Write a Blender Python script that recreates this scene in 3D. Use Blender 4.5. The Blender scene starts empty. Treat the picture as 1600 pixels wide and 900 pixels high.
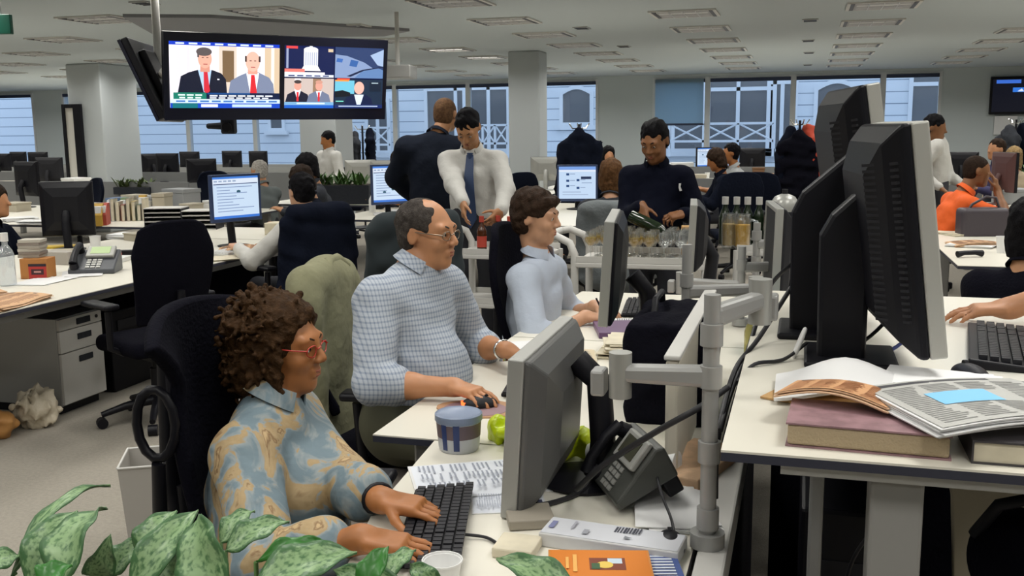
import bpy, bmesh, math, random
import numpy as np
from mathutils import Vector, Matrix
random.seed(7)
SC = bpy.context.scene
COL = SC.collection
# ---------------------------------------------------------------- camera
FOC, CAMH = 1550.0, 1.58
_p = math.atan((450-201.0)/FOC)
_y = math.atan((1261-800)/FOC*math.cos(_p))
_roll = 0.0105
FW = np.array([-math.sin(_y)*math.cos(_p), math.cos(_y)*math.cos(_p), -math.sin(_p)])
_r0 = np.array([math.cos(_y), math.sin(_y), 0.0]); _u0 = np.cross(_r0, FW)
RT = math.cos(_roll)*_r0-math.sin(_roll)*_u0
UP = math.sin(_roll)*_r0+math.cos(_roll)*_u0
CP = np.array([0, 0, CAMH])
cd = bpy.data.cameras.new('camera'); cam = bpy.data.objects.new('camera', cd); COL.objects.link(cam)
m = Matrix.Identity(4)
for i in range(3):
    m[i][0] = RT[i]; m[i][1] = UP[i]; m[i][2] = -FW[i]; m[i][3] = CP[i]
cam.matrix_world = m
cd.sensor_width = 36.0; cd.lens = 36.0*FOC/1600; cd.clip_start = 0.05; cd.clip_end = 200
SC.camera = cam
# ---------------------------------------------------------------- light
w = bpy.data.worlds.new('overcast_sky'); SC.world = w; w.use_nodes = True
w.node_tree.nodes['Background'].inputs[0].default_value = (0.66, 0.80, 1.0, 1)
w.node_tree.nodes['Background'].inputs[1].default_value = 1.55
SC.view_settings.view_transform = 'Standard'; SC.view_settings.look = 'None'
SC.view_settings.gamma = 1.0; SC.view_settings.use_curve_mapping = False
SC.view_settings.exposure = 0.0
SC.cycles.use_denoising = True
SC.cycles.max_bounces = 7; SC.cycles.diffuse_bounces = 4; SC.cycles.glossy_bounces = 3
SC.cycles.transparent_max_bounces = 10; SC.cycles.transmission_bounces = 5
SC.cycles.caustics_reflective = False; SC.cycles.caustics_refractive = False
SC.cycles.sample_clamp_indirect = 4.0
CEIL = 2.66
LX = [-13.7, -11.9, -10.1, -8.3, -6.5, -4.72, -2.95, -1.15, 0.64, 2.44, 4.24]   # columns of ceiling lights
LY = [1.9+1.6*i for i in range(12)]
def lamp(x, y, sx, sy, watts):
    ld = bpy.data.lights.new('ceiling_lamp', 'AREA'); ld.shape = 'RECTANGLE'; ld.size = sx; ld.size_y = sy
    ld.energy = watts; ld.color = (1.0, 0.975, 0.92); ld.spread = math.radians(150)
    o = bpy.data.objects.new('ceiling_lamp', ld); o.location = (x, y, CEIL-0.03); COL.objects.link(o)
    return o
LAMP_W = 12.0
for ix, x in enumerate([-19.1, -17.3, -15.5]+LX):  # first three columns: lamps without fixtures, added to brighten the far left
    for y in (-1.3, 0.3, 1.9, 3.5, 5.1, 6.7, 8.3, 9.9, 11.5, 13.1, 14.7, 16.3, 17.9, 19.5):
        if x < -9 and y < 6: continue
        lamp(x, y, 0.52, 0.5, LAMP_W)

# ---------------------------------------------------------------- pixel -> point on a plane of the place
def ray(px, py): return FW+(px-800)/FOC*RT+(450-py)/FOC*UP
def atz(px, py, z):
    d = ray(px, py); return CP+(z-CAMH)/d[2]*d
def atx(px, py, x):
    d = ray(px, py); return CP+x/d[0]*d
def aty(px, py, y):
    d = ray(px, py); return CP+y/d[1]*d
def atd(px, py, dep): return CP+dep*ray(px, py)

# ---------------------------------------------------------------- materials
MATS = {}
def mat(name, col, rough=0.6, metal=0.0, bump=0.0, bscale=60.0, var=0.0, vscale=8.0, col2=None, emit=0.0, alpha=None, trans=0.0, ior=1.45, spec=None, sheen=0.0, coat=0.0):
    if name in MATS: return MATS[name]
    mt = bpy.data.materials.new(name); mt.use_nodes = True; nt = mt.node_tree; b = nt.nodes['Principled BSDF']
    c = (*col, 1) if len(col) == 3 else col
    b.inputs['Base Color'].default_value = c; b.inputs['Roughness'].default_value = rough; b.inputs['Metallic'].default_value = metal
    if spec is not None: b.inputs['Specular IOR Level'].default_value = spec
    if trans: b.inputs['Transmission Weight'].default_value = trans; b.inputs['IOR'].default_value = ior
    if sheen: b.inputs['Sheen Weight'].default_value = sheen
    if coat: b.inputs['Coat Weight'].default_value = coat
    if emit: b.inputs['Emission Color'].default_value = c; b.inputs['Emission Strength'].default_value = emit
    tc = None
    if var or bump or col2:
        tc = nt.nodes.new('ShaderNodeTexCoord')
    if var or col2:
        n = nt.nodes.new('ShaderNodeTexNoise'); n.inputs['Scale'].default_value = vscale; n.inputs['Detail'].default_value = 4
        nt.links.new(tc.outputs['Object'], n.inputs['Vector'])
        mx = nt.nodes.new('ShaderNodeMix'); mx.data_type = 'RGBA'
        c2 = (*col2, 1) if col2 else tuple(max(0, v*(1-var)) for v in c[:3])+(1,)
        mx.inputs[6].default_value = c; mx.inputs[7].default_value = c2
        r = nt.nodes.new('ShaderNodeMapRange'); r.inputs[1].default_value = 0.38; r.inputs[2].default_value = 0.62
        nt.links.new(n.outputs['Fac'], r.inputs[0]); nt.links.new(r.outputs[0], mx.inputs[0]); nt.links.new(mx.outputs[2], b.inputs['Base Color'])
    if bump:
        n2 = nt.nodes.new('ShaderNodeTexNoise'); n2.inputs['Scale'].default_value = bscale; n2.inputs['Detail'].default_value = 3
        nt.links.new(tc.outputs['Object'], n2.inputs['Vector'])
        bp = nt.nodes.new('ShaderNodeBump'); bp.inputs['Strength'].default_value = bump; bp.inputs['Distance'].default_value = 0.02
        nt.links.new(n2.outputs['Fac'], bp.inputs['Height']); nt.links.new(bp.outputs['Normal'], b.inputs['Normal'])
    MATS[name] = mt
    return mt
def attr_mat(name, emit=0.0, rough=0.7):
    mt = bpy.data.materials.new(name); mt.use_nodes = True; nt = mt.node_tree; b = nt.nodes['Principled BSDF']
    a = nt.nodes.new('ShaderNodeAttribute'); a.attribute_name = 'Col'
    b.inputs['Roughness'].default_value = rough
    if emit:
        b.inputs['Base Color'].default_value = (0.01, 0.01, 0.01, 1)
        nt.links.new(a.outputs['Color'], b.inputs['Emission Color']); b.inputs['Emission Strength'].default_value = emit
    else: nt.links.new(a.outputs['Color'], b.inputs['Base Color'])
    MATS[name] = mt
    return mt
def lin(r, g, b):
    f = lambda v: (v/255/12.92) if v/255 <= 0.04045 else ((v/255+0.055)/1.055)**2.4
    return (f(r), f(g), f(b))
PRINT = attr_mat('printed_paper'); SCREEN = attr_mat('lit_screen', 1.0, 0.25); SCREENTV = attr_mat('lit_television', 1.35, 0.25)
M_carpet = mat('carpet', (0.345, 0.315, 0.265), 0.95, bump=0.5, bscale=220, var=0.10, vscale=60)
M_ceil = mat('ceiling_panel', (0.46, 0.51, 0.535), 0.85)
M_wall = mat('wall_paint', (0.50, 0.55, 0.56), 0.8)
M_col = mat('column_paint', (0.43, 0.46, 0.47), 0.75)
M_frame = mat('window_frame_metal', (0.60, 0.62, 0.63), 0.45)
M_dkblue = mat('blind_cassette', (0.02, 0.03, 0.07), 0.5)
M_desk = mat('desk_laminate', (0.72, 0.69, 0.60), 0.38)
M_edge = mat('desk_edge', (0.03, 0.032, 0.05), 0.5)
M_grey = mat('grey_metal', (0.36, 0.36, 0.35), 0.42, 0.3)
M_lgrey = mat('light_grey_metal', (0.58, 0.57, 0.54), 0.5)
M_silver = mat('silver_plastic', (0.40, 0.40, 0.375), 0.35, 0.35)
M_chrome = mat('chrome', (0.75, 0.75, 0.74), 0.15, 1.0)
M_black = mat('black_plastic', (0.006, 0.006, 0.009), 0.42, spec=0.25)
M_dark = mat('dark_plastic', (0.018, 0.018, 0.022), 0.5, spec=0.25)
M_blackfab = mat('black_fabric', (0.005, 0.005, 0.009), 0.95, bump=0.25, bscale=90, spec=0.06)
M_navyfab = mat('navy_fabric', (0.006, 0.008, 0.016), 0.95, bump=0.25, bscale=40, spec=0.06)
M_charfab = mat('charcoal_fabric', (0.035, 0.038, 0.046), 0.9, spec=0.15, bump=0.3, bscale=40)
M_greyfab = mat('grey_fabric', (0.13, 0.145, 0.15), 0.9, bump=0.4, bscale=25)
M_khaki = mat('khaki_cotton', (0.235, 0.23, 0.135), 0.9, bump=0.5, bscale=14, var=0.15, vscale=10)
M_paper = mat('paper', (0.72, 0.72, 0.72), 0.8)
M_cream = mat('cream_paper', (0.66, 0.60, 0.46), 0.8, var=0.15, vscale=14)
M_salmon = mat('salmon_newsprint', (0.72, 0.48, 0.30), 0.85, var=0.18, vscale=25)
M_manila = mat('manila_card', (0.60, 0.36, 0.15), 0.8)
M_white = mat('white_plastic', (0.75, 0.75, 0.74), 0.4)
def clear(name, tint, gloss, body=0.0, bcol=(1, 1, 1), rough=0.05):
    mt = bpy.data.materials.new(name); mt.use_nodes = True; nt = mt.node_tree; nt.nodes.clear()
    o_ = nt.nodes.new('ShaderNodeOutputMaterial'); t_ = nt.nodes.new('ShaderNodeBsdfTransparent'); t_.inputs[0].default_value = (*tint, 1)
    g_ = nt.nodes.new('ShaderNodeBsdfGlossy'); g_.inputs['Roughness'].default_value = rough
    fr = nt.nodes.new('ShaderNodeLayerWeight'); fr.inputs[0].default_value = 0.35; ml = nt.nodes.new('ShaderNodeMath'); ml.operation = 'MULTIPLY_ADD'; ml.inputs[1].default_value = gloss; ml.inputs[2].default_value = gloss*0.3
    nt.links.new(fr.outputs['Facing'], ml.inputs[0]); m1 = nt.nodes.new('ShaderNodeMixShader'); nt.links.new(ml.outputs[0], m1.inputs[0]); last = t_
    if body:
        d_ = nt.nodes.new('ShaderNodeBsdfDiffuse'); d_.inputs[0].default_value = (*bcol, 1); tl = nt.nodes.new('ShaderNodeBsdfTranslucent'); tl.inputs[0].default_value = (*bcol, 1); a_ = nt.nodes.new('ShaderNodeMixShader'); a_.inputs[0].default_value = 0.5
        nt.links.new(d_.outputs[0], a_.inputs[1]); nt.links.new(tl.outputs[0], a_.inputs[2]); b2 = nt.nodes.new('ShaderNodeMixShader'); b2.inputs[0].default_value = body; nt.links.new(t_.outputs[0], b2.inputs[1]); nt.links.new(a_.outputs[0], b2.inputs[2]); last = b2
    nt.links.new(last.outputs[0], m1.inputs[1]); nt.links.new(g_.outputs[0], m1.inputs[2]); nt.links.new(m1.outputs[0], o_.inputs[0]); MATS[name] = mt
    return mt
M_glass = clear('clear_glass', (0.96, 0.97, 0.97), 0.45, 0.04); M_pet = clear('clear_plastic', (0.92, 0.95, 0.98), 0.35, 0.18, (0.8, 0.85, 0.9), 0.12)
M_green = mat('leaf_green', (0.05, 0.13, 0.03), 0.5, var=0.5, vscale=20)
M_soil = mat('soil', (0.03, 0.022, 0.015), 0.95)
M_cable = mat('black_cable', (0.015, 0.015, 0.018), 0.5)

# ---------------------------------------------------------------- mesh builder
class MB:
    def __init__(s): s.v = []; s.f = []; s.mi = []; s.c = []; s.cur = 0; s.col = None
    def add(s, vs, fs):
        n = len(s.v); s.v += [tuple(map(float, p)) for p in vs]
        for f in fs: s.f.append(tuple(i+n for i in f)); s.mi.append(s.cur); s.c.append(s.col)
        return s
    def box(s, c, d, rot=None):
        hx, hy, hz = d[0]/2, d[1]/2, d[2]/2
        vs = [Vector((x, y, z)) for z in (-hz, hz) for y in (-hy, hy) for x in (-hx, hx)]
        if rot is not None: vs = [rot @ p for p in vs]
        vs = [p+Vector(c) for p in vs]
        return s.add(vs, [(0, 2, 3, 1), (4, 5, 7, 6), (0, 1, 5, 4), (2, 6, 7, 3), (0, 4, 6, 2), (1, 3, 7, 5)])
    def bx(s, x0, x1, y0, y1, z0, z1): return s.box(((x0+x1)/2, (y0+y1)/2, (z0+z1)/2), (x1-x0, y1-y0, z1-z0))
    def cyl(s, a, b, r0, r1=None, n=12, cap=True):
        r1 = r0 if r1 is None else r1
        a, b = Vector(a), Vector(b); d = (b-a).normalized()
        u = d.orthogonal().normalized(); w_ = d.cross(u)
        vs = []
        for p, r in ((a, r0), (b, r1)):
            for i in range(n):
                t = 2*math.pi*i/n; vs.append(p+u*(r*math.cos(t))+w_*(r*math.sin(t)))
        fs = [(i, (i+1) % n, n+(i+1) % n, n+i) for i in range(n)]
        if cap: fs += [tuple(range(n-1, -1, -1)), tuple(range(n, 2*n))]
        return s.add(vs, fs)
    def tube(s, pts, r, n=8, close=False):
        P = [Vector(p) for p in pts]; N = len(P); rs = r if isinstance(r, (list, tuple)) else [r]*N
        vs = []; up = None
        for i, p in enumerate(P):
            if close: t = (P[(i+1) % N]-P[i-1]).normalized()
            else: t = (P[min(i+1, N-1)]-P[max(i-1, 0)]).normalized()
            if up is None: up = t.orthogonal().normalized()
            up = (up-t*up.dot(t)).normalized(); sd = t.cross(up)
            for k in range(n):
                a = 2*math.pi*k/n; vs.append(p+(up*math.cos(a)+sd*math.sin(a))*rs[i])
        fs = []
        for i in range(N if close else N-1):
            j = (i+1) % N
            for k in range(n): fs.append((i*n+k, i*n+(k+1) % n, j*n+(k+1) % n, j*n+k))
        if not close: fs += [tuple(range(n-1, -1, -1)), tuple(range((N-1)*n, N*n))]
        return s.add(vs, fs)
    def lathe(s, prof, c=(0, 0, 0), n=16, axis=None):
        vs = []
        ax = Vector(axis).normalized() if axis else Vector((0, 0, 1))
        q = Vector((0, 0, 1)).rotation_difference(ax)
        for r, z in prof:
            for i in range(n):
                t = 2*math.pi*i/n; vs.append(q @ Vector((r*math.cos(t), r*math.sin(t), z))+Vector(c))
        fs = []
        for j in range(len(prof)-1):
            for i in range(n): fs.append((j*n+i, j*n+(i+1) % n, (j+1)*n+(i+1) % n, (j+1)*n+i))
        if prof[0][0] > 1e-4: fs.append(tuple(range(n-1, -1, -1)))
        if prof[-1][0] > 1e-4: fs.append(tuple(range((len(prof)-1)*n, len(prof)*n)))
        return s.add(vs, fs)
    def prism(s, poly, z0, z1):
        n = len(poly); A = sum(poly[i][0]*poly[(i+1) % n][1]-poly[(i+1) % n][0]*poly[i][1] for i in range(n))
        if A < 0: poly = poly[::-1]
        vs = [(x, y, z0) for x, y in poly]+[(x, y, z1) for x, y in poly]
        return s.add(vs, [(i, (i+1) % n, n+(i+1) % n, n+i) for i in range(n)]+[tuple(range(n-1, -1, -1)), tuple(range(n, 2*n))])
    def extr(s, poly, org, ux, uy, depth):      # polygon in the (ux,uy) plane at org, extruded by vector depth
        ux, uy, dv, o = Vector(ux), Vector(uy), Vector(depth), Vector(org)
        n = len(poly); A = sum(poly[i][0]*poly[(i+1) % n][1]-poly[(i+1) % n][0]*poly[i][1] for i in range(n))
        if (A < 0) != (ux.cross(uy).dot(dv) < 0): poly = poly[::-1]
        p = [o+ux*a+uy*b for a, b in poly]
        vs = p+[q+dv for q in p]
        return s.add(vs, [(i, (i+1) % n, n+(i+1) % n, n+i) for i in range(n)]+[tuple(range(n-1, -1, -1)), tuple(range(n, 2*n))])
    def grid(s, fn, nu, nv):
        vs = [fn(i/nu, j/nv) for j in range(nv+1) for i in range(nu+1)]
        return s.add(vs, [(j*(nu+1)+i, j*(nu+1)+i+1, (j+1)*(nu+1)+i+1, (j+1)*(nu+1)+i) for j in range(nv) for i in range(nu)])
    def sph(s, c, r, n=10, m_=7):
        r = r if hasattr(r, '__len__') else (r, r, r)
        prof = [(math.sin(math.pi*j/m_), -math.cos(math.pi*j/m_)) for j in range(m_+1)]
        t = MB(); t.lathe(prof, n=n)
        return s.add([(c[0]+p[0]*r[0], c[1]+p[1]*r[1], c[2]+p[2]*r[2]) for p in t.v], t.f)
    def build(s, name, mats, parent=None, smooth=None, bevel=0, org=(0, 0, 0), seg=2, solid=0, base=None):
        me = bpy.data.meshes.new(name)
        ox, oy, oz = base if base is not None else org
        me.from_pydata([(x-ox, y-oy, z-oz) for x, y, z in s.v], [], s.f)
        mats = mats if isinstance(mats, (list, tuple)) else [mats]
        for q in mats: me.materials.append(q)
        if len(mats) > 1: me.polygons.foreach_set('material_index', s.mi)
        if any(c is not None for c in s.c):
            at = me.color_attributes.new('Col', 'FLOAT_COLOR', 'CORNER')
            buf = []
            for f, c in zip(s.f, s.c):
                c = c or (0.5, 0.5, 0.5)
                buf += [c[0], c[1], c[2], 1.0]*len(f)
            at.data.foreach_set('color', buf)
        bm = bmesh.new(); bm.from_mesh(me)
        if smooth is not None: bmesh.ops.remove_doubles(bm, verts=bm.verts, dist=1e-6)
        if not any(c is not None for c in s.c): bmesh.ops.recalc_face_normals(bm, faces=bm.faces)
        if smooth is not None:
            th = math.radians(smooth)
            for e in bm.edges: e.smooth = len(e.link_faces) == 2 and e.calc_face_angle(0) < th
            for f in bm.faces: f.smooth = True
        bm.to_mesh(me); bm.free()
        o = bpy.data.objects.new(name, me); COL.objects.link(o); o.location = tuple(map(float, org)) if base is None else (0, 0, 0)
        if parent is not None: o.parent = parent
        if solid:
            md = o.modifiers.new('solidify', 'SOLIDIFY'); md.thickness = solid; md.offset = 0
        if bevel:
            md = o.modifiers.new('bevel', 'BEVEL'); md.width = bevel; md.segments = seg; md.limit_method = 'ANGLE'; md.angle_limit = math.radians(40)
        return o
def tag(o, label=None, cat=None, group=None, kind=None):
    if label: o['label'] = label
    if cat: o['category'] = cat
    if group: o['group'] = group
    if kind: o['kind'] = kind
    return o
def thing(name, label, cat, loc=(0, 0, 0), rz=0.0, group=None):
    o = bpy.data.objects.new(name, None); COL.objects.link(o); o.empty_display_size = 0.1
    o.location = tuple(map(float, loc)); o.rotation_euler = (0, 0, rz)
    return tag(o, label, cat, group)
def copy_tree(o, parent=None):
    c = o.copy(); COL.objects.link(c)
    if parent is not None: c.parent = parent
    for ch in o.children: copy_tree(ch, c)
    return c
def dup(o, loc, rz=0.0, label=None, scale=None, group=None):
    c = copy_tree(o); c.location = tuple(map(float, loc)); c.rotation_euler = (0, 0, rz)
    if label: c['label'] = label
    if group: c['group'] = group
    if scale: c.scale = scale if hasattr(scale, '__len__') else (scale,)*3
    return c
def picture(name, parent, org, ux, uy, w_, h_, items, material=None, lift=0.0005):
    """flat picture of coloured shapes: (x,y) in 0..1, y downwards; ux right, uy up"""
    ux, uy, o = Vector(ux).normalized(), Vector(uy).normalized(), Vector(org); nn = ux.cross(uy)
    mb = MB()
    for k, it in enumerate(items):
        kind, c = it[0], it[-1]
        if kind == 'r': x0, y0, x1, y1 = it[1:5]; pts = [(x0, y1), (x1, y1), (x1, y0), (x0, y0)]
        elif kind == 'e':
            cx, cy, rx, ry = it[1:5]; pts = [(cx+rx*math.cos(t), cy-ry*math.sin(t)) for t in [2*math.pi*i/18 for i in range(18)]]
        else:
            pts = list(it[1]); A = sum(pts[i][0]*pts[(i+1) % len(pts)][1]-pts[(i+1) % len(pts)][0]*pts[i][1] for i in range(len(pts)))
            if A > 0: pts = pts[::-1]
        mb.col = lin(*c)
        mb.add([o+ux*(x*w_)+uy*((1-y)*h_)+nn*(lift*(k+1)) for x, y in pts], [tuple(range(len(pts)))])
    return mb.build(name, material or PRINT, parent)
# ---------------------------------------------------------------- soft shapes: smooth-union fields turned into one surface
def V3(*a): return np.array(a, dtype=np.float64)
def nrm(v): v = np.asarray(v, float); return v/max(1e-9, np.linalg.norm(v))
class Soft:
    def __init__(s): s.p = []
    def cap(s, a, b, r0, r1=None, k=0.02, neg=False): s.p.append(('c', np.asarray(a, float), np.asarray(b, float), r0, r0 if r1 is None else r1, k, neg)); return s
    def ecap(s, a, b, wd, w0, d0, w1=None, d1=None, k=0.03, neg=False):
        s.p.append(('e', np.asarray(a, float), np.asarray(b, float), nrm(wd), w0, d0, w1 or w0, d1 or d0, k, neg)); return s
    def ell(s, c, r, R=None, k=0.02, neg=False): s.p.append(('l', np.asarray(c, float), np.asarray(r, float), np.eye(3) if R is None else np.asarray(R, float), k, neg)); return s
    def box(s, c, h, R=None, rd=0.01, k=0.02, neg=False): s.p.append(('b', np.asarray(c, float), np.asarray(h, float), np.eye(3) if R is None else np.asarray(R, float), rd, k, neg)); return s
    def bounds(s, q):
        if q[0] == 'c': r = max(q[3], q[4]); lo = np.minimum(q[1], q[2])-r; hi = np.maximum(q[1], q[2])+r
        elif q[0] == 'e': r = max(q[4:8]); lo = np.minimum(q[1], q[2])-r; hi = np.maximum(q[1], q[2])+r
        else:
            e = np.abs(q[3]).T @ q[2] if q[0] == 'l' else np.abs(q[3]).T @ (q[2]+q[4])
            lo = q[1]-e; hi = q[1]+e
        return lo, hi
    def mesh(s, vox, noise=None):
        pos = [q for q in s.p if not q[-1]]
        lo = np.min([s.bounds(q)[0] for q in pos], 0)-3*vox; hi = np.max([s.bounds(q)[1] for q in pos], 0)+3*vox
        n = np.ceil((hi-lo)/vox).astype(int)+1
        F = np.full(n, 1.0, np.float32)
        ax = [(lo[i]+vox*np.arange(n[i])).astype(np.float32) for i in range(3)]
        for q in s.p:
            k = max(q[-2], 1e-4); a, b = s.bounds(q); mg = k*1.2+2.5*vox
            i0 = np.maximum(np.floor((a-mg-lo)/vox).astype(int), 0); i1 = np.minimum(np.ceil((b+mg-lo)/vox).astype(int)+1, n)
            if np.any(i1 <= i0): continue
            sl = tuple(slice(i0[i], i1[i]) for i in range(3))
            X = ax[0][sl[0]][:, None, None]; Y = ax[1][sl[1]][None, :, None]; Z = ax[2][sl[2]][None, None, :]
            if q[0] in 'ce':
                A = q[1].astype(np.float32); B = (q[2]-q[1]).astype(np.float32); L2 = max(float(B @ B), 1e-9)
                px, py, pz = X-A[0], Y-A[1], Z-A[2]
                tr = (px*B[0]+py*B[1]+pz*B[2])/L2; t = np.clip(tr, 0, 1)
                dx, dy, dz = px-t*B[0], py-t*B[1], pz-t*B[2]
                if q[0] == 'c': d = np.sqrt(dx*dx+dy*dy+dz*dz)-(q[3]+(q[4]-q[3])*t)
                else:
                    W = q[3]; T = nrm(q[2]-q[1]); W = nrm(W-T*(W @ T)); D = np.cross(T, W)
                    wr = q[4]+(q[6]-q[4])*t; dr = q[5]+(q[7]-q[5])*t
                    u = (dx*W[0]+dy*W[1]+dz*W[2])/wr; v = (dx*D[0]+dy*D[1]+dz*D[2])/dr
                    l = (dx*T[0]+dy*T[1]+dz*T[2])/np.minimum(wr, dr)
                    d = (np.sqrt(u*u+v*v+l*l)-1)*np.minimum(wr, dr)
            else:
                R = q[3]; c = q[1]
                px, py, pz = X-c[0], Y-c[1], Z-c[2]
                x = px*R[0, 0]+py*R[0, 1]+pz*R[0, 2]; y = px*R[1, 0]+py*R[1, 1]+pz*R[1, 2]; z = px*R[2, 0]+py*R[2, 1]+pz*R[2, 2]
                if q[0] == 'l':
                    r = q[2]; k0 = np.sqrt((x/r[0])**2+(y/r[1])**2+(z/r[2])**2); k1 = np.sqrt((x/r[0]**2)**2+(y/r[1]**2)**2+(z/r[2]**2)**2)+1e-6
                    d = k0*(k0-1)/k1
                else:
                    h = q[2]; qx, qy, qz = np.abs(x)-h[0], np.abs(y)-h[1], np.abs(z)-h[2]
                    d = np.sqrt(np.maximum(qx, 0)**2+np.maximum(qy, 0)**2+np.maximum(qz, 0)**2)+np.minimum(np.maximum(qx, np.maximum(qy, qz)), 0)-q[4]
            G = F[sl]
            if q[-1]:
                d = -d; h = np.clip(0.5-0.5*(G-d)/k, 0, 1); F[sl] = G*(1-h)+d*h+k*h*(1-h)
            else:
                h = np.clip(0.5+0.5*(G-d)/k, 0, 1); F[sl] = G*(1-h)+d*h-k*h*(1-h)
        if noise:
            amp, fr, seed = noise; rg = np.random.RandomState(seed)
            X = ax[0][:, None, None]; Y = ax[1][None, :, None]; Z = ax[2][None, None, :]
            for _ in range(5):
                kx, ky, kz = rg.normal(size=3)*fr; ph = rg.uniform(0, 6.28)
                F = F+(amp/2.2)*np.sin(kx*X+ky*Y+kz*Z+ph+0.8*np.sin(ky*X-kx*Z+ph*2)).astype(np.float32)
        return surface(F, lo, vox)
def surface(F, lo, vox):
    S = F < 0
    c = np.zeros(tuple(np.array(F.shape)-1), np.uint8)
    for i in (0, 1):
        for j in (0, 1):
            for k in (0, 1): c += S[i:F.shape[0]-1+i, j:F.shape[1]-1+j, k:F.shape[2]-1+k]
    act = np.argwhere((c > 0) & (c < 8))
    ids = np.full(c.shape, -1, np.int32); ids[act[:, 0], act[:, 1], act[:, 2]] = np.arange(len(act))
    cor = [(i, j, k) for i in (0, 1) for j in (0, 1) for k in (0, 1)]
    val = np.stack([F[act[:, 0]+i, act[:, 1]+j, act[:, 2]+k] for i, j, k in cor], 1)
    acc = np.zeros((len(act), 3)); cnt = np.zeros(len(act))
    for a in range(8):
        for b in range(a+1, 8):
            if sum(abs(x-y) for x, y in zip(cor[a], cor[b])) != 1: continue
            va, vb = val[:, a], val[:, b]; mk = (va < 0) != (vb < 0)
            t = np.where(mk, va/np.where(mk, va-vb, 1), 0)[:, None]
            p = np.array(cor[a])[None]*(1-t)+np.array(cor[b])[None]*t
            acc += np.where(mk[:, None], p, 0); cnt += mk
    vs = lo+vox*(act+acc/np.maximum(cnt, 1)[:, None])
    quads = []
    for axn in range(3):
        s0 = [slice(None)]*3; s1 = [slice(None)]*3; s0[axn] = slice(0, -1); s1[axn] = slice(1, None)
        a, b = S[tuple(s0)], S[tuple(s1)]
        e = np.argwhere(a != b); o1, o2 = [(1, 2), (2, 0), (0, 1)][axn]
        ok = (e[:, o1] > 0) & (e[:, o2] > 0) & (e[:, o1] < c.shape[o1]) & (e[:, o2] < c.shape[o2]); e = e[ok]
        flip = ~a[e[:, 0], e[:, 1], e[:, 2]]
        def g(d1, d2):
            q = e.copy(); q[:, o1] -= d1; q[:, o2] -= d2; return ids[q[:, 0], q[:, 1], q[:, 2]]
        q = np.stack([g(1, 1), g(0, 1), g(0, 0), g(1, 0)], 1)
        q[flip] = q[flip][:, ::-1]
        quads.append(q)
    return vs, np.concatenate(quads)
def soft_obj(name, sf, vox, material, parent=None, org=None, noise=None, smooth_it=1, base=None):
    vs, q = sf.mesh(vox, noise)
    # one or two relaxations take the grid steps out
    for _ in range(smooth_it):
        acc = np.zeros_like(vs); cn = np.zeros(len(vs))
        for a in range(4):
            b = (a+1) % 4
            np.add.at(acc, q[:, a], vs[q[:, b]]); np.add.at(cn, q[:, a], 1)
            np.add.at(acc, q[:, b], vs[q[:, a]]); np.add.at(cn, q[:, b], 1)
        vs = vs*0.5+0.5*acc/np.maximum(cn, 1)[:, None]
    if org is None: org = (0, 0, 0) if parent is not None else (float(vs[:, 0].mean()), float(vs[:, 1].mean()), float(vs[:, 2].min()))
    if base is not None: org = (0, 0, 0); vs = vs-np.asarray(base)
    else: vs = vs-np.asarray(org)
    me = bpy.data.meshes.new(name)
    me.vertices.add(len(vs)); me.vertices.foreach_set('co', vs.astype(np.float32).ravel())
    me.loops.add(len(q)*4); me.loops.foreach_set('vertex_index', q.astype(np.int32).ravel())
    me.polygons.add(len(q)); me.polygons.foreach_set('loop_start', np.arange(len(q), dtype=np.int32)*4)
    me.polygons.foreach_set('use_smooth', np.ones(len(q), bool))
    me.update(calc_edges=True); me.validate()
    me.materials.append(material)
    o = bpy.data.objects.new(name, me); COL.objects.link(o); o.location = tuple(map(float, org))
    if parent is not None: o.parent = parent
    return o
# ---------------------------------------------------------------- people
SKIN = {k: mat('skin_'+k, c, 0.5, var=0.12, vscale=18) for k, c in dict(tan=(0.38, 0.145, 0.045), pink=(0.52, 0.24, 0.115), fair=(0.54, 0.29, 0.17), brown=(0.23, 0.095, 0.035), olive=(0.42, 0.20, 0.09)).items()}
HAIR = {k: mat('hair_'+k, c, 0.65, bump=0.35, bscale=160, var=0.4, vscale=60, spec=0.10) for k, c in dict(black=(0.004, 0.0035, 0.005), darkbrown=(0.028, 0.016, 0.010), brown=(0.036, 0.020, 0.012), auburn=(0.13, 0.062, 0.025), grey=(0.062, 0.052, 0.046), white=(0.50, 0.47, 0.43), chestnut=(0.050, 0.024, 0.009), blond=(0.36, 0.24, 0.11), stubble=(0.15, 0.08, 0.04)).items()}
M_eye = mat('eye_white', (0.7, 0.68, 0.64), 0.2); M_iris = mat('iris', (0.02, 0.012, 0.008), 0.15)
M_lip = mat('lip', (0.30, 0.085, 0.05), 0.45)
def frame(f, u=(0, 0, 1)):
    f = nrm(f); r = nrm(np.cross(f, u)); u = np.cross(r, f); return np.stack([r, f, u])
def ik(S, W, l1, l2, pole):
    d = W-S; L = np.linalg.norm(d); L = min(L, (l1+l2)*0.999); dn = nrm(d)
    a = (l1*l1-l2*l2+L*L)/(2*L); h = math.sqrt(max(0, l1*l1-a*a))
    p = np.asarray(pole, float); p = nrm(p-dn*(p @ dn))
    return S+dn*a+p*h, S+dn*L
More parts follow.
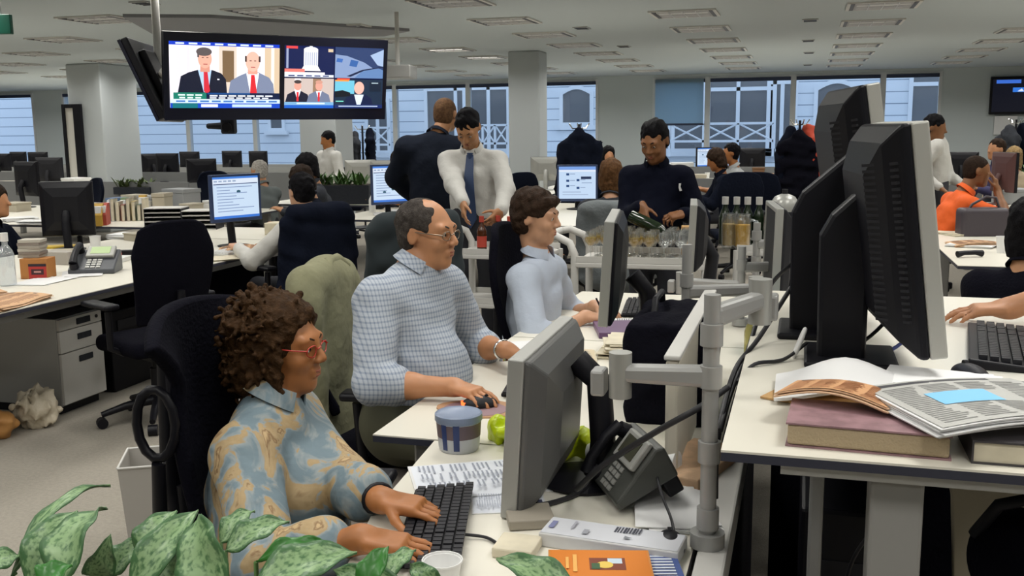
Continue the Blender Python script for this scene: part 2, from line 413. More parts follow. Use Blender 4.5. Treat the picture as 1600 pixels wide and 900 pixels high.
def hand(sf, W, d, n, side, curl=0.35, sc=1.0, spread=0.06, thumb=0.5):
    d = nrm(d); n = np.asarray(n, float); n = nrm(n-d*(n @ d)); s = np.cross(n, d)*(1 if side == 'L' else -1)
    R = np.stack([s, d, n])
    sf.box(W+d*0.048*sc, (0.030*sc, 0.034*sc, 0.004*sc), R, rd=0.010*sc, k=0.012)
    sf.cap(W-d*0.01, W+d*0.02*sc, 0.025*sc, 0.022*sc, k=0.02)
    offs = [0.031, 0.0105, -0.0105, -0.030]; base = [0.084, 0.088, 0.084, 0.076]; ln = [0.072, 0.080, 0.073, 0.058]
    for i in range(4):
        b = W+d*base[i]*sc+s*offs[i]*sc; dd = nrm(d+s*spread*(1.5-i)); ang = curl*(0.5+0.12*i); p = b-d*0.015*sc; r = 0.0092*sc
        for j, fr in enumerate((0.46+0.2, 0.30, 0.24)):
            v = dd*math.cos(ang)+n*math.sin(ang); q = p+v*ln[i]*fr*sc
            sf.cap(p, q, r, r*0.9, k=0.004); p = q; r *= 0.9; ang += curl*1.05
    p = W+d*0.022*sc+s*0.026*sc; v = nrm(d*0.75+s*0.75+n*thumb)
    for fr, r in ((0.042, 0.0125), (0.032, 0.0105), (0.024, 0.009)):
        q = p+v*fr*sc; sf.cap(p, q, r*sc, r*0.88*sc, k=0.006); p = q; v = nrm(v+d*0.35)
def head(sf, C, R, s=1.0, fine=True, belly=0):
    P = lambda x, y, z: C+(R[0]*x+R[1]*y+R[2]*z)*s
    E = lambda c, r, k=0.02, neg=False, RR=None: sf.ell(P(*c), np.array(r)*s, R if RR is None else RR, k*s, neg)
    E((0, -0.018, 0.036), (0.076, 0.096, 0.086)); E((0, 0.028, -0.018), (0.064, 0.066, 0.092), 0.03)
    E((0, 0.034, -0.074), (0.050, 0.050, 0.038), 0.03); E((0, 0.070, -0.094), (0.026, 0.022, 0.020), 0.02)
    if not fine:
        sf.cap(P(0, 0.09, 0.01), P(0, 0.112, -0.022), 0.010*s, 0.013*s, k=0.012)
        for sx in (-1, 1): E((sx*0.076, -0.012, -0.002), (0.010, 0.020, 0.032), 0.008); E((sx*0.030, 0.104, 0.012), (0.015, 0.014, 0.011), 0.012, True)
        return
    sf.cap(P(-0.040, 0.080, 0.030), P(0.040, 0.080, 0.030), 0.013*s, k=0.018)
    for sx in (-1, 1):
        E((sx*0.034, 0.066, -0.026), (0.026, 0.022, 0.022), 0.02)
        E((sx*0.031, 0.102, 0.010), (0.020, 0.018, 0.013), 0.010, True)
        E((sx*0.031, 0.079, 0.010), (0.0165, 0.0135, 0.0125), 0.004)
        sf.cap(P(sx*0.016, 0.090, 0.0175), P(sx*0.046, 0.080, 0.0155), 0.0045*s, k=0.006)
        E((sx*0.077, -0.014, 0.0), (0.009, 0.021, 0.033), 0.010, RR=R); E((sx*0.088, -0.010, 0.002), (0.006, 0.011, 0.020), 0.006, True)
    sf.cap(P(0, 0.088, 0.022), P(0, 0.113, -0.018), 0.0085*s, 0.0115*s, k=0.012)
    for sx in (-1, 1): E((sx*0.0125, 0.104, -0.024), (0.0085, 0.011, 0.008), 0.007)
    sf.ecap(P(-0.017, 0.093, -0.0515), P(0.017, 0.093, -0.0515), R[2], 0.0062*s, 0.0085*s, k=0.010)
    sf.ecap(P(-0.015, 0.092, -0.064), P(0.015, 0.092, -0.064), R[2], 0.0062*s, 0.0085*s, k=0.010)
    sf.cap(P(-0.024, 0.1035, -0.0578), P(0.024, 0.1035, -0.0578), 0.0020*s, k=0.005, neg=True)
def hair(kind, C, R, s, vox, material, parent, base, seed=1):
    P = lambda x, y, z: C+(R[0]*x+R[1]*y+R[2]*z)*s
    sf = Soft()
    E = lambda c, r, k=0.015, neg=False: sf.ell(P(*c), np.array(r)*s, R, k*s, neg)
    nz = (0.004*s, 70, seed)
    rg = np.random.RandomState(seed)
    if kind in ('short', 'bob', 'full'):
        g = dict(short=0.0, full=0.008, bob=0.010)[kind]
        E((0, -0.022, 0.042), (0.083+g, 0.101+g, 0.092+g)); E((0, -0.045, -0.02), (0.074+g, 0.062+g, 0.070+g), 0.03)
        if kind == 'bob':
            for sx in (-1, 1): E((sx*0.055, -0.03, -0.06), (0.04, 0.055, 0.075), 0.03)
            E((0, -0.06, -0.08), (0.07, 0.05, 0.075), 0.03)
        E((0, 0.118, -0.030), (0.082, 0.075, 0.105), 0.012, True)
        if kind != 'bob':
            for sx in (-1, 1): E((sx*0.085, 0.012, -0.03), (0.045, 0.035, 0.045), 0.01, True)
        E((0, 0.0, -0.135), (0.12, 0.075, 0.06), 0.01, True)
        if kind == 'full':
            for i in range(7): E((-0.05+0.0167*i, 0.072-0.004*abs(i-3), 0.085), (0.016, 0.026, 0.022), 0.01)
    elif kind == 'thin':
        E((0, -0.024, 0.036), (0.082, 0.099, 0.0885)); E((0, -0.045, -0.02), (0.075, 0.062, 0.066), 0.03)
        E((0, 0.118, 0.0), (0.085, 0.098, 0.115), 0.012, True)
        for sx in (-1, 1): E((sx*0.085, 0.018, -0.025), (0.045, 0.040, 0.045), 0.01, True)
        E((0, 0.0, -0.135), (0.12, 0.075, 0.06), 0.01, True); nz = (0.003*s, 60, seed)
    elif kind == 'cropped':
        E((0, -0.019, 0.037), (0.0775, 0.0975, 0.0875)); E((0, -0.045, -0.02), (0.071, 0.058, 0.066), 0.03)
        E((0, 0.118, -0.010), (0.085, 0.085, 0.110), 0.012, True)
        for sx in (-1, 1): E((sx*0.085, 0.012, -0.03), (0.045, 0.035, 0.045), 0.01, True)
        E((0, 0.0, -0.135), (0.12, 0.075, 0.06), 0.01, True); nz = None
    elif kind == 'curly':
        E((0, -0.045, 0.03), (0.108, 0.108, 0.108)); E((0, -0.012, 0.058), (0.088, 0.092, 0.084), 0.03); E((0, -0.055, -0.06), (0.108, 0.088, 0.10), 0.03)
        for i in range(1000):
            th = rg.uniform(0, 6.283); ph = math.acos(rg.uniform(-0.85, 1)); x, y, z = math.sin(ph)*math.cos(th), math.sin(ph)*math.sin(th), math.cos(ph)
            low = z < 0.1
            c = (x*0.112, -0.05+y*0.112, 0.03+z*0.110 if not low else 0.0+z*0.175)
            if c[1] > 0.035 and c[2] < 0.085: continue
            sf.cap(P(*c), P(c[0]*1.03+rg.normal()*0.012, c[1]+rg.normal()*0.012, c[2]+rg.normal()*0.012), rg.uniform(0.0038, 0.0072)*s, k=0.003)
        E((0, 0.125, -0.016), (0.090, 0.096, 0.120), 0.010, True)
        for i in range(26):
            x = rg.uniform(-0.08, 0.08); sf.cap(P(x, 0.055-abs(x)*0.35+rg.uniform(-0.01, 0.015), 0.105-abs(x)*0.3), P(x+rg.normal()*0.012, 0.075-abs(x)*0.4, 0.085-abs(x)*0.35+rg.normal()*0.01), 0.010*s, 0.006*s, k=0.006)
        for sx in (-1, 1):
            for i in range(11):
                z = 0.05-0.013*i; sf.cap(P(sx*0.088, 0.012+rg.normal()*0.012, z), P(sx*0.092, 0.035+rg.normal()*0.008, z-0.014), 0.011*s, 0.006*s, k=0.006)
        nz = (0.003*s, 150, seed)
    elif kind == 'long':
        E((0, -0.022, 0.042), (0.088, 0.106, 0.098)); E((0, -0.055, -0.06), (0.088, 0.065, 0.13), 0.03)
        for sx in (-1, 1): E((sx*0.068, -0.01, -0.08), (0.026, 0.05, 0.12), 0.02)
        E((0, 0.118, -0.035), (0.075, 0.080, 0.115), 0.012, True)
    return soft_obj('hair', sf, vox, material, parent, noise=nz, base=base, smooth_it=1 if kind != 'curly' else 0)
def person(label, P, S, Hc, F, face, arms, skin, hairkind, haircol, shirt, trousers, name='person', sleeve='long', vox=0.012, lod=0, legs='sit', hs=1.0, ss=1.0, sw=0.185, belly=0.0, glasses=None, collar=True, feet=None, tie=None, jacket=False, group=None, chest=None, seed=3, lips=True, shirtname='shirt', noise=0.003, arm_len=(0.29, 0.265), waist_z=None):
    P, S, Hc = (np.asarray(a, float) for a in (P, S, Hc)); F = nrm((F[0], F[1], 0)); L = V3(-F[1], F[0], 0); UPV = V3(0, 0, 1)
    base = (float(P[0]), float(P[1]), 0.0)
    hr = frame(face, UPV if abs(nrm(face)[2]) < 0.9 else F)
    b = Soft(); c = Soft(); t = Soft(); e = 0.016 if not jacket else 0.030
    ax = nrm(S-P); chest_c = S-ax*0.15
    for sf, g in ((b, 0.0), (c, e)):
        sf.ecap(P+ax*0.04, chest_c, L, 0.150*ss+g, 0.105*ss+g+belly*0.5, 0.160*ss+g, 0.108*ss+g)
        for sd in (-1, 1): sf.cap(S-ax*0.025, S+L*sd*(sw-0.025)-ax*0.050, 0.058*ss+g, 0.056*ss+g, k=0.05)
        sf.cap(S-ax*0.03, S+(Hc-S)*0.14, 0.066*ss+g*0.4, 0.052*ss+g*0.1, k=0.03)
        if belly: sf.ell(P+ax*0.16+F*(0.05+belly*0.6), (0.13+g, 0.13+g, 0.15+g), k=0.06)
        if chest: 
            for sd in (-1, 1): sf.ell(chest_c+F*(0.085+g*0.5)+L*sd*0.075-ax*0.02, (0.07+g, 0.07+g, 0.07+g), k=0.05)
    neck0 = S+ax*0.0-F*0.005; neck1 = Hc-hr[1]*0.028*hs-hr[2]*0.055*hs
    b.cap(neck0, neck1, 0.060*ss, 0.054*ss, k=0.03)
    head(b, Hc, hr, hs, lod > 0)
    W_ = {}
    for side, A in arms.items():
        sd = 1 if side == 'L' else -1
        sh = S+L*sd*sw-ax*0.050
        el, wr = ik(sh, np.asarray(A['w'], float), arm_len[0], arm_len[1], A.get('pole', (-F*0.3+L*sd*0.5-UPV)))
        b.cap(sh, el, 0.052*ss, 0.043*ss, k=0.03); b.cap(el, wr, 0.043*ss, 0.027*ss, k=0.02); b.cap(el+(wr-el)*0.1, el+(wr-el)*0.45, 0.045*ss, 0.040*ss, k=0.02)
        hd = A.get('d'); hd = (wr-el) if hd is None else hd
        hand(b, wr, hd, A.get('n', (0, 0, -1)), side, A.get('curl', 0.4), A.get('sc', 1.0)*(0.98 if ss > 0.95 else 0.92), thumb=A.get('thumb', 0.5))
        g = e*0.9
        c.cap(sh, el if sleeve != 'short' else sh+(el-sh)*0.7, 0.056*ss+g, 0.050*ss+g, k=0.04)
        if sleeve == 'long': c.cap(el, el+(wr-el)*0.93, 0.048*ss+g, 0.030*ss+g, k=0.03)
        elif sleeve == 'roll':
            q = el+(wr-el)*0.22; c.cap(el, q, 0.050*ss+g, 0.047*ss+g, k=0.02); c.cap(q-(wr-el)*0.05, q, 0.053*ss+g, 0.053*ss+g, k=0.008)
        elif sleeve == 'three': c.cap(el, el+(wr-el)*0.6, 0.050*ss+g, 0.050*ss+g, k=0.02)
        W_[side] = (el, wr)
    hips = [P+L*sd*0.095*ss for sd in (-1, 1)]
    for i, sd in enumerate((-1, 1)):
        if legs == 'sit': kn = hips[i]+F*0.43+L*sd*0.04; kn[2] = P[2]-0.01; an = kn+F*0.02; an[2] = 0.085
        elif legs == 'stand': kn = hips[i]+V3(0, 0, 0); kn[2] = P[2]*0.53; kn = kn+F*0.015; an = hips[i]-F*0.02+L*sd*0.02; an[2] = 0.085
        else: kn = np.asarray(legs[i][0], float); an = np.asarray(legs[i][1], float)
        b.cap(hips[i], kn, 0.080*ss, 0.054*ss, k=0.03); b.cap(kn, an, 0.054*ss, 0.038*ss, k=0.02); b.cap(an-V3(0, 0, 0.03), an+F*0.12-V3(0, 0, 0.05), 0.036, 0.030, k=0.02)
        t.cap(hips[i], kn, 0.098*ss, 0.070*ss, k=0.03); t.cap(kn, an, 0.070*ss, 0.060*ss, k=0.02)
    t.ecap(P-ax*0.02, P+ax*0.10, L, 0.165*ss, 0.125*ss+belly*0.3, k=0.04); b.ecap(P-ax*0.02, P+ax*0.08, L, 0.148*ss, 0.105*ss, k=0.04)
    o = soft_obj(name, b, vox, SKIN[skin], org=base)
    tag(o, label, 'person', group)
    soft_obj(shirtname, c, max(vox, 0.007), shirt, o, noise=(noise, 28, seed), base=base)
    soft_obj('trousers', t, max(vox*1.3, 0.010), trousers, o, noise=(0.003, 22, seed+1), base=base)
    if hairkind: hair(hairkind, Hc, hr, hs, max(0.004 if hairkind == 'curly' else 0.0045, vox*0.8), HAIR[haircol], o, base, seed)
    sh_ = MB()
    for i, sd in enumerate((-1, 1)):
        if legs == 'sit': an = hips[i]+F*0.45+L*sd*0.04
        elif legs == 'stand': an = hips[i]-F*0.02+L*sd*0.02
        else: an = np.asarray(legs[i][1], float)
        q = np.array([an[0], an[1], 0.0])
        for k_ in range(2):
            pass
        m_ = MB(); a0 = q-F*0.07; n_ = 12
        pts = []
        for k_ in range(n_):
            th = 2*math.pi*k_/n_; pts.append((math.cos(th)*0.145+0.065, math.sin(th)*0.048))
        m_.extr(pts, q+V3(0, 0, 0.002), tuple(F), tuple(L), (0, 0, 0.065))
        m_.build('shoe', M_black, o, smooth=50, bevel=0.015, base=base)
    PH = lambda x, y, z: Hc+(hr[0]*x+hr[1]*y+hr[2]*z)*hs
    if collar:
        cm = MB(); ctr = S+(Hc-S)*0.26; an_ = nrm(nrm(Hc-S)+F*0.25); Rr = frame(F, an_); Rr = np.stack([Rr[0], np.cross(an_, Rr[0]), an_])
        def cf(u, v):
            a = math.radians(-58+u*296)   # gap at the front
            fr = 1-abs(u-0.5)*2
            r = (0.066+0.016*v)*ss; zz = 0.030-0.045*v*(1-0.25*fr)
            return ctr+Rr[0]*(r*math.cos(a))-Rr[1]*(r*math.sin(a)*1.02)*1.0+an_*zz
        cm.grid(cf, 24, 3); cm.build('collar', shirt, o, smooth=60, base=base, solid=0.004)
    if tie is not None:
        tm = MB()
        fr = 0.165*ss+0.0
        pts = []
        for i in range(9):
            u = i/8; z = S+(P-S)*(0.0+u*1.02)
            dep = 0.075+0.062*math.sin(min(1, u*2.2)*1.57)+ (0.012 if u > .2 else 0)
            pts.append((z+F*dep, 0.024+0.024*u if i < 8 else 0.004))
        vs = []; fs = []
        for p_, w_ in pts:
            vs += [p_-L*w_, p_+L*w_, p_+L*w_+F*0.008, p_-L*w_+F*0.008]
        for i in range(len(pts)-1):
            for k_ in range(4): fs.append((i*4+k_, i*4+(k_+1) % 4, i*4+4+(k_+1) % 4, i*4+4+k_))
        fs += [(0, 1, 2, 3), (32, 33, 34, 35)]
        tm.add(vs, fs); tm.cyl(tuple(pts[0][0]+UPV*0.012), tuple(pts[0][0]-UPV*0.03+F*0.004), 0.024, 0.016, 8)
        tm.build('tie', tie, o, smooth=40, base=base)
    if lod > 0:
        for sx in (-1, 1):
            em = MB(); em.sph(PH(sx*0.031, 0.0805, 0.010), 0.0125*hs, 12, 8); em.cur = 1; em.sph(PH(sx*0.031, 0.0875, 0.009), 0.0068*hs, 10, 6)
            em.build('eye', [M_eye, M_iris], o, smooth=80, base=base)
            bm_ = MB(); bm_.tube([PH(sx*0.014, 0.094, 0.031), PH(sx*0.030, 0.091, 0.037), PH(sx*0.047, 0.080, 0.031)], [0.0028*hs, 0.0036*hs, 0.002*hs], 6)
            bm_.build('eyebrow', HAIR[haircol], o, smooth=60, base=base)
        if lips:
            lm = MB()
            lm.tube([PH(-0.022, 0.0885, -0.0565), PH(-0.010, 0.0995, -0.0525), PH(0, 0.1015, -0.0535), PH(0.010, 0.0995, -0.0525), PH(0.022, 0.0885, -0.0565)], [0.0015*hs, 0.0034*hs, 0.0036*hs, 0.0034*hs, 0.0015*hs], 8)
            lm.tube([PH(-0.020, 0.0885, -0.0595), PH(-0.008, 0.0985, -0.0640), PH(0.008, 0.0985, -0.0640), PH(0.020, 0.0885, -0.0595)], [0.0015*hs, 0.0042*hs, 0.0042*hs, 0.0015*hs], 8)
            lm.build('lips', M_lip, o, smooth=80, base=base)
    if glasses is not None:
        gm = MB()
        for sx in (-1, 1):
            ring = [PH(sx*0.034+0.023*math.cos(a), 0.103-0.010*abs(math.cos(a))*0.4-0.004*(1 if sx*math.cos(a) > 0 else 0)*abs(math.cos(a)), 0.006+0.015*math.sin(a)) for a in [2*math.pi*i/20 for i in range(20)]]
            gm.tube(ring, 0.0016*hs, 6, close=True)
            gm.tube([PH(sx*0.057, 0.098, 0.010), PH(sx*0.074, 0.06, 0.012), PH(sx*0.080, 0.0, 0.014), PH(sx*0.079, -0.018, 0.004)], 0.0019*hs, 6)
        gm.tube([PH(-0.011, 0.103, 0.008), PH(0, 0.107, 0.012), PH(0.011, 0.103, 0.008)], 0.0016*hs, 6)
        g = gm.build('glasses', glasses, o, smooth=60, base=base)
    o_info = dict(obj=o, base=base, F=F, L=L, hr=hr, arms=W_, S=S, P=P, H=Hc, PH=PH)
    return o_info
def seated(label, at_, F, face, skin, hk, hc, shirt, trousers=None, z=0.0, lean=0.0, arms=None, **kw):
    F = nrm((F[0], F[1], 0)); L = V3(-F[1], F[0], 0)
    P = V3(at_[0], at_[1], 0.53+z); S = P+F*(0.02+lean)+V3(0, 0, 0.455-abs(lean)*0.2); H = S+F*(0.06+lean*0.3)+V3(0, 0, 0.205)
    if arms is None:
        arms = {'R': dict(w=P+F*0.42-L*0.10+V3(0, 0, 0.235)), 'L': dict(w=P+F*0.42+L*0.10+V3(0, 0, 0.235))}
    return person(label, P, S, H, F, face if face is not None else F, arms, skin, hk, hc, shirt, trousers or M_darktr, **kw)
M_darktr = mat('dark_trousers', (0.02, 0.021, 0.028), 0.85)
# ---------------------------------------------------------------- the room
YB = 21.3
def struct(name, mb, mt, **k): return tag(mb.build(name, mt, **k), kind='structure')
f = MB(); f.bx(-26, 8, -5, YB+0.3, -0.2, 0); struct('floor', f, M_carpet)
f = MB(); f.bx(-26, 8, -5, YB+0.3, CEIL, CEIL+0.3); struct('ceiling', f, M_ceil)
f = MB(); f.bx(-26.3, -26, -5, YB+0.3, 0, CEIL); struct('wall_left', f, M_wall)
f = MB(); f.bx(8, 8.3, -5, YB+0.3, 0, CEIL); struct('wall_right', f, M_wall)
f = MB(); f.bx(-26, 8, -5.3, -5, 0, CEIL); struct('wall_front', f, M_wall)
bx_ = lambda px, y=YB: float(aty(px, 130, y)[0])
# back wall: low parapet, head beam, piers
SILL = 0.55
f = MB(); f.bx(-26, 8, YB, YB+0.3, 0, SILL); f.bx(-26, 8, YB, YB+0.3, CEIL-0.06, CEIL)
for a, b in ((50, 95), (935, 1020), (1472, 1900)): f.bx(bx_(a), bx_(b), YB, YB+0.3, SILL, CEIL-0.06)
struct('wall_back', f, M_wall)
f = MB(); f.bx(-26, bx_(1472), YB-0.14, YB, SILL-0.04, SILL); struct('trim_1', f, M_frame)
f = MB(); f.bx(-26, 8, YB-0.025, YB-0.002, 0, 0.11); struct('baseboard_back', f, M_frame)
M_pane = bpy.data.materials.new('window_glass'); M_pane.use_nodes = True
nt = M_pane.node_tree; nt.nodes.clear()
_o = nt.nodes.new('ShaderNodeOutputMaterial'); _t = nt.nodes.new('ShaderNodeBsdfTransparent'); _g = nt.nodes.new('ShaderNodeBsdfGlossy'); _m = nt.nodes.new('ShaderNodeMixShader')
_t.inputs[0].default_value = (0.90, 0.95, 1.0, 1); _g.inputs['Roughness'].default_value = 0.02; _m.inputs[0].default_value = 0.05
nt.links.new(_t.outputs[0], _m.inputs[1]); nt.links.new(_g.outputs[0], _m.inputs[2]); nt.links.new(_m.outputs[0], _o.inputs[0])
BAYS = [(-80, 50), (95, 182), (182, 290), (290, 395), (395, 500), (500, 616), (616, 731), (731, 830), (830, 935), (1020, 1106), (1106, 1240), (1240, 1380), (1380, 1472)]
for i, (a, b) in enumerate(BAYS):
    x0, x1 = bx_(a), bx_(b)
    q = MB(); t_ = 0.055
    q.bx(x0, x0+t_, YB-0.02, YB+0.10, SILL, CEIL-0.06); q.bx(x1-t_, x1, YB-0.02, YB+0.10, SILL, CEIL-0.06)
    q.bx(x0+t_, x1-t_, YB-0.02, YB+0.10, SILL, SILL+0.05); q.bx(x0+t_, x1-t_, YB-0.02, YB+0.10, CEIL-0.10, CEIL-0.06)
    wdw = struct('window_%d' % (i+1), q, M_frame)
    q = MB(); q.bx(x0+t_, x1-t_, YB+0.035, YB+0.045, SILL+0.05, CEIL-0.10); q.build('pane', M_pane, wdw)
    q = MB(); q.bx(x0+t_, x1-t_, YB-0.05, YB+0.03, CEIL-0.17, CEIL-0.10); q.build('blind_cassette', M_dkblue, wdw)
# roller blind pulled half down
M_blind = mat('blind_cloth', (0.34, 0.44, 0.50), 0.9)
nt = M_blind.node_tree; _tl = nt.nodes.new('ShaderNodeBsdfTranslucent'); _tl.inputs[0].default_value = (0.62, 0.74, 0.80, 1); _mm = nt.nodes.new('ShaderNodeMixShader'); _mm.inputs[0].default_value = 0.7
nt.links.new(nt.nodes['Principled BSDF'].outputs[0], _mm.inputs[1]); nt.links.new(_tl.outputs[0], _mm.inputs[2]); nt.links.new(_mm.outputs[0], nt.nodes['Material Output'].inputs[0])
x0, x1 = bx_(1022)+0.04, bx_(1104)-0.05
zb = float(aty(1060, 193, YB)[2])
q = MB(); q.bx(x0, x1, YB-0.075, YB-0.07, zb, CEIL-0.10); bl = q.build('roller_blind', M_blind, base=None)
tag(bl, 'pale blue roller blind pulled half down beside the wide middle pier', 'blind')
q = MB(); q.bx(x0, x1, YB-0.09, YB-0.055, zb-0.04, zb); q.build('bottom_bar', M_dkblue, bl)
# columns
def column(name, x0, x1, y0, y1):
    q = MB(); q.bx(x0, x1, y0, y1, 0, CEIL); struct(name, q, M_col, bevel=0.02)
column('column', -11.25, -10.62, 13.4, 14.3)
column('column', -4.08, -3.62, 13.8, 14.25)
column('column', -7.30, -6.70, 13.6, 14.2)
# framed dark-edged panel on the left column
p0 = aty(97, 163, 13.36); p1 = aty(136, 290, 13.36)
T_ = thing('wall_mirror', 'tall black framed panel hung on the left column', 'mirror', ((p0[0]+p1[0])/2, 13.36, 1.0))
wx = (p1[0]-p0[0])/2; zt = p0[2]-1.0; zb = -0.35
q = MB()
for a in ((-wx, -wx+0.05), (wx-0.14, wx)): q.bx(a[0], a[1], -0.03, 0.03, zb, zt)
q.bx(-wx+0.05, wx-0.14, -0.03, 0.03, zt-0.06, zt); q.bx(-wx+0.05, wx-0.14, -0.03, 0.03, zb, zb+0.05)
q.build('frame', M_black, T_, bevel=0.005)
q = MB(); q.bx(-wx+0.05, wx-0.14, 0.0, 0.012, zb+0.05, zt-0.06); q.build('panel', mat('mirror_panel', (0.62, 0.60, 0.55), 0.3), T_)

# ---------------------------------------------------------------- the building across the street
YF = 27.5
M_stone = bpy.data.materials.new('facade_stone'); M_stone.use_nodes = True; nt = M_stone.node_tree; b_ = nt.nodes['Principled BSDF']
tc = nt.nodes.new('ShaderNodeTexCoord'); sp = nt.nodes.new('ShaderNodeSeparateXYZ'); md = nt.nodes.new('ShaderNodeMath'); md.operation = 'FRACT'
ml = nt.nodes.new('ShaderNodeMath'); ml.operation = 'MULTIPLY'; ml.inputs[1].default_value = 1/0.30
lt = nt.nodes.new('ShaderNodeMath'); lt.operation = 'LESS_THAN'; lt.inputs[1].default_value = 0.085
mx = nt.nodes.new('ShaderNodeMix'); mx.data_type = 'RGBA'; mx.inputs[6].default_value = (0.72, 0.75, 0.78, 1); mx.inputs[7].default_value = (0.26, 0.31, 0.37, 1)
nt.links.new(tc.outputs['Object'], sp.inputs[0]); nt.links.new(sp.outputs['Z'], ml.inputs[0]); nt.links.new(ml.outputs[0], md.inputs[0]); nt.links.new(md.outputs[0], lt.inputs[0]); nt.links.new(lt.outputs[0], mx.inputs[0])
nt.links.new(mx.outputs[2], b_.inputs['Base Color']); b_.inputs['Roughness'].default_value = 0.85
M_fglass = mat('facade_glass', (0.16, 0.16, 0.165), 0.2)
M_fframe = mat('facade_frame_white', (0.74, 0.76, 0.78), 0.6)
FB = thing('facing_building', 'pale blue stone building seen across the street through the windows', 'building', (-8, YF, 0))
fb = lambda mb, n, mt, **k: mb.build(n, mt, FB, base=(-8, YF, 0), **k)
q = MB(); q.bx(-36, 16, YF, YF+3, -3, 4.4); fb(q, 'wall', M_stone)
def fpx(px, py, y=YF): v = aty(px, py, y); return float(v[0]), float(v[2])
def facade_window(a, b, arched=False, cross=(), sur=0.10):
    x0, z1 = fpx(*a); x1, z0 = fpx(*b)
    n = 10; top = []
    ar = (x1-x0)*0.18 if arched else 0.0
    pts = [(x0, z0), (x1, z0), (x1, z1-ar)]
    if arched: pts += [(x0+(x1-x0)*(1-i/n), z1-ar+ar*math.sin(math.pi*i/n)) for i in range(1, n)]
    pts += [(x0, z1-ar)]
    q = MB(); q.extr(pts, (0, YF-0.02, 0), (1, 0, 0), (0, 0, 1), (0, 0.06, 0)); W_ = fb(q, 'window', M_fglass)
    q = MB(); cx, cz = (x0+x1)/2, (z0+z1)/2
    for i in range(len(pts)):
        p, r = pts[i], pts[(i+1) % len(pts)]
        g = lambda v: (cx+(v[0]-cx)*(1+sur/(x1-x0)*2), cz+(v[1]-cz)*(1+sur/(z1-z0)*2))
        q.extr([p, r, g(r), g(p)], (0, YF-0.07, 0), (1, 0, 0), (0, 0, 1), (0, 0.08, 0))
    for c_ in cross:
        if c_[0] == 'v': xx = x0+(x1-x0)*c_[1]; q.bx(xx-0.05, xx+0.05, YF-0.06, YF-0.01, z0, z1-ar*0.5)
        else: zz = z1-(z1-z0)*c_[1]; q.bx(x0, x1, YF-0.06, YF-0.01, zz-0.05, zz+0.05)
    q.bx(x0-0.2, x1+0.2, YF-0.14, YF, z0-0.2, z0-0.08)
    fr_ = q.build('frame', M_fframe, W_, base=(0, 0, 0)) if False else q.build('frame', M_fframe, W_, base=(-8, YF, 0))
facade_window((880, 140), (922, 191), True)
facade_window((1279, 131), (1334, 205), True)
facade_window((1111, 118), (1205, 232), False, (('v', 0.45), ('h', 0.19)))
facade_window((1030, 118), (1098, 232), False, (('v', 0.33), ('h', 0.2)))
facade_window((1205, 132), (1238, 232), False, (('v', 0.5),))
facade_window((1428, 112), (1470, 190), False, (('h', 0.25),))
facade_window((668, 137), (725, 232), False, (('v', 0.8), ('h', 0.03)))
facade_window((735, 130), (793, 232), False, (('v', 0.5), ('h', 0.08)))
facade_window((575, 160), (607, 235), False, (('v', 0.5),))
facade_window((185, 140), (206, 152), False)
facade_window((424, 184), (442, 200), False)
RL = thing('balcony_railing', 'white criss-cross balcony railing on the building across the street', 'railing', (-3, YF-0.7, 0))
def rail(px0, px1, py0, py1, n):
    x0, z1 = fpx(px0, py0, YF-0.7); x1, z0 = fpx(px1, py1, YF-0.7)
    q = MB(); y = YF-0.7
    for z in (z0, z1): q.bx(x0, x1, y-0.03, y+0.03, z-0.03, z+0.03)
    for i in range(n):
        a, b = x0+(x1-x0)*i/n, x0+(x1-x0)*(i+1)/n
        q.cyl((a, y, z0), (b, y, z1), 0.025, n=6); q.cyl((a, y, z1), (b, y, z0), 0.025, n=6); q.bx(a-0.03, a+0.03, y-0.03, y+0.03, z0-0.4, z1)
    q.bx(x1-0.03, x1+0.03, y-0.03, y+0.03, z0-0.4, z1)
    q.build('railing_section', M_fframe, RL, base=(-3, YF-0.7, 0))
rail(1046, 1208, 194, 220, 3); rail(735, 793, 196, 224, 3); rail(553, 610, 200, 226, 2)
q = MB(); q.bx(-36, 16, YB+0.3, YF+3, -3.2, -3.0); tag(q.build('street', mat('asphalt', (0.10, 0.10, 0.105), 0.9)), kind='structure')
q = MB(); q.bx(-9.5, 2, YF-0.9, YF, 0.45, 0.6); fb(q, 'balcony_slab', M_fframe)

# ---------------------------------------------------------------- ceiling lights
M_louv = mat('louvre_metal', (0.55, 0.54, 0.53), 0.3, 0.5)
M_tray = mat('light_tray', (0.62, 0.61, 0.60), 0.4, emit=0.30)  # faint glow put into the reflector, standing in for its tubes' light
M_trayend = mat('light_tray_end', (0.03, 0.03, 0.04), 0.5)
M_tube = mat('lit_tube', (1.0, 0.94, 0.85), 0.4, emit=1.2)
def lightfix(lit):
    r = thing('ceiling_light', 'x', 'ceiling light', (0, 0, CEIL), 0, 'recessed louvre ceiling lights')
    q = MB(); s_ = 0.30
    for a in (-1, 1): q.box((a*s_, 0, -0.008), (0.03, 0.57, 0.014)); q.box((0, a*0.275, -0.008), (0.57, 0.02, 0.014))
    q.build('frame', M_lgrey, r)
    q = MB(); q.box((0, 0, -0.002), (0.57, 0.53, 0.003)); q.build('reflector', M_tray, r)
    for a in (-1, 1): q = MB(); q.box((a*0.268, 0, -0.011), (0.034, 0.53, 0.013)); q.build('end_plate', M_trayend, r)
    q = MB()
    for i in range(5): q.box((0, -0.18+0.09*i, -0.012), (0.50, 0.006, 0.016))
    for i in range(3): q.box((-0.125+0.125*i, 0, -0.012), (0.006, 0.53, 0.016))
    q.build('louvre', M_louv, r)
    for a in (-0.1, 0.1):
        q = MB(); q.cyl((-0.23, a, -0.012), (0.23, a, -0.012), 0.009, n=8); q.build('tube', M_tube if lit else M_white, r)
    return r
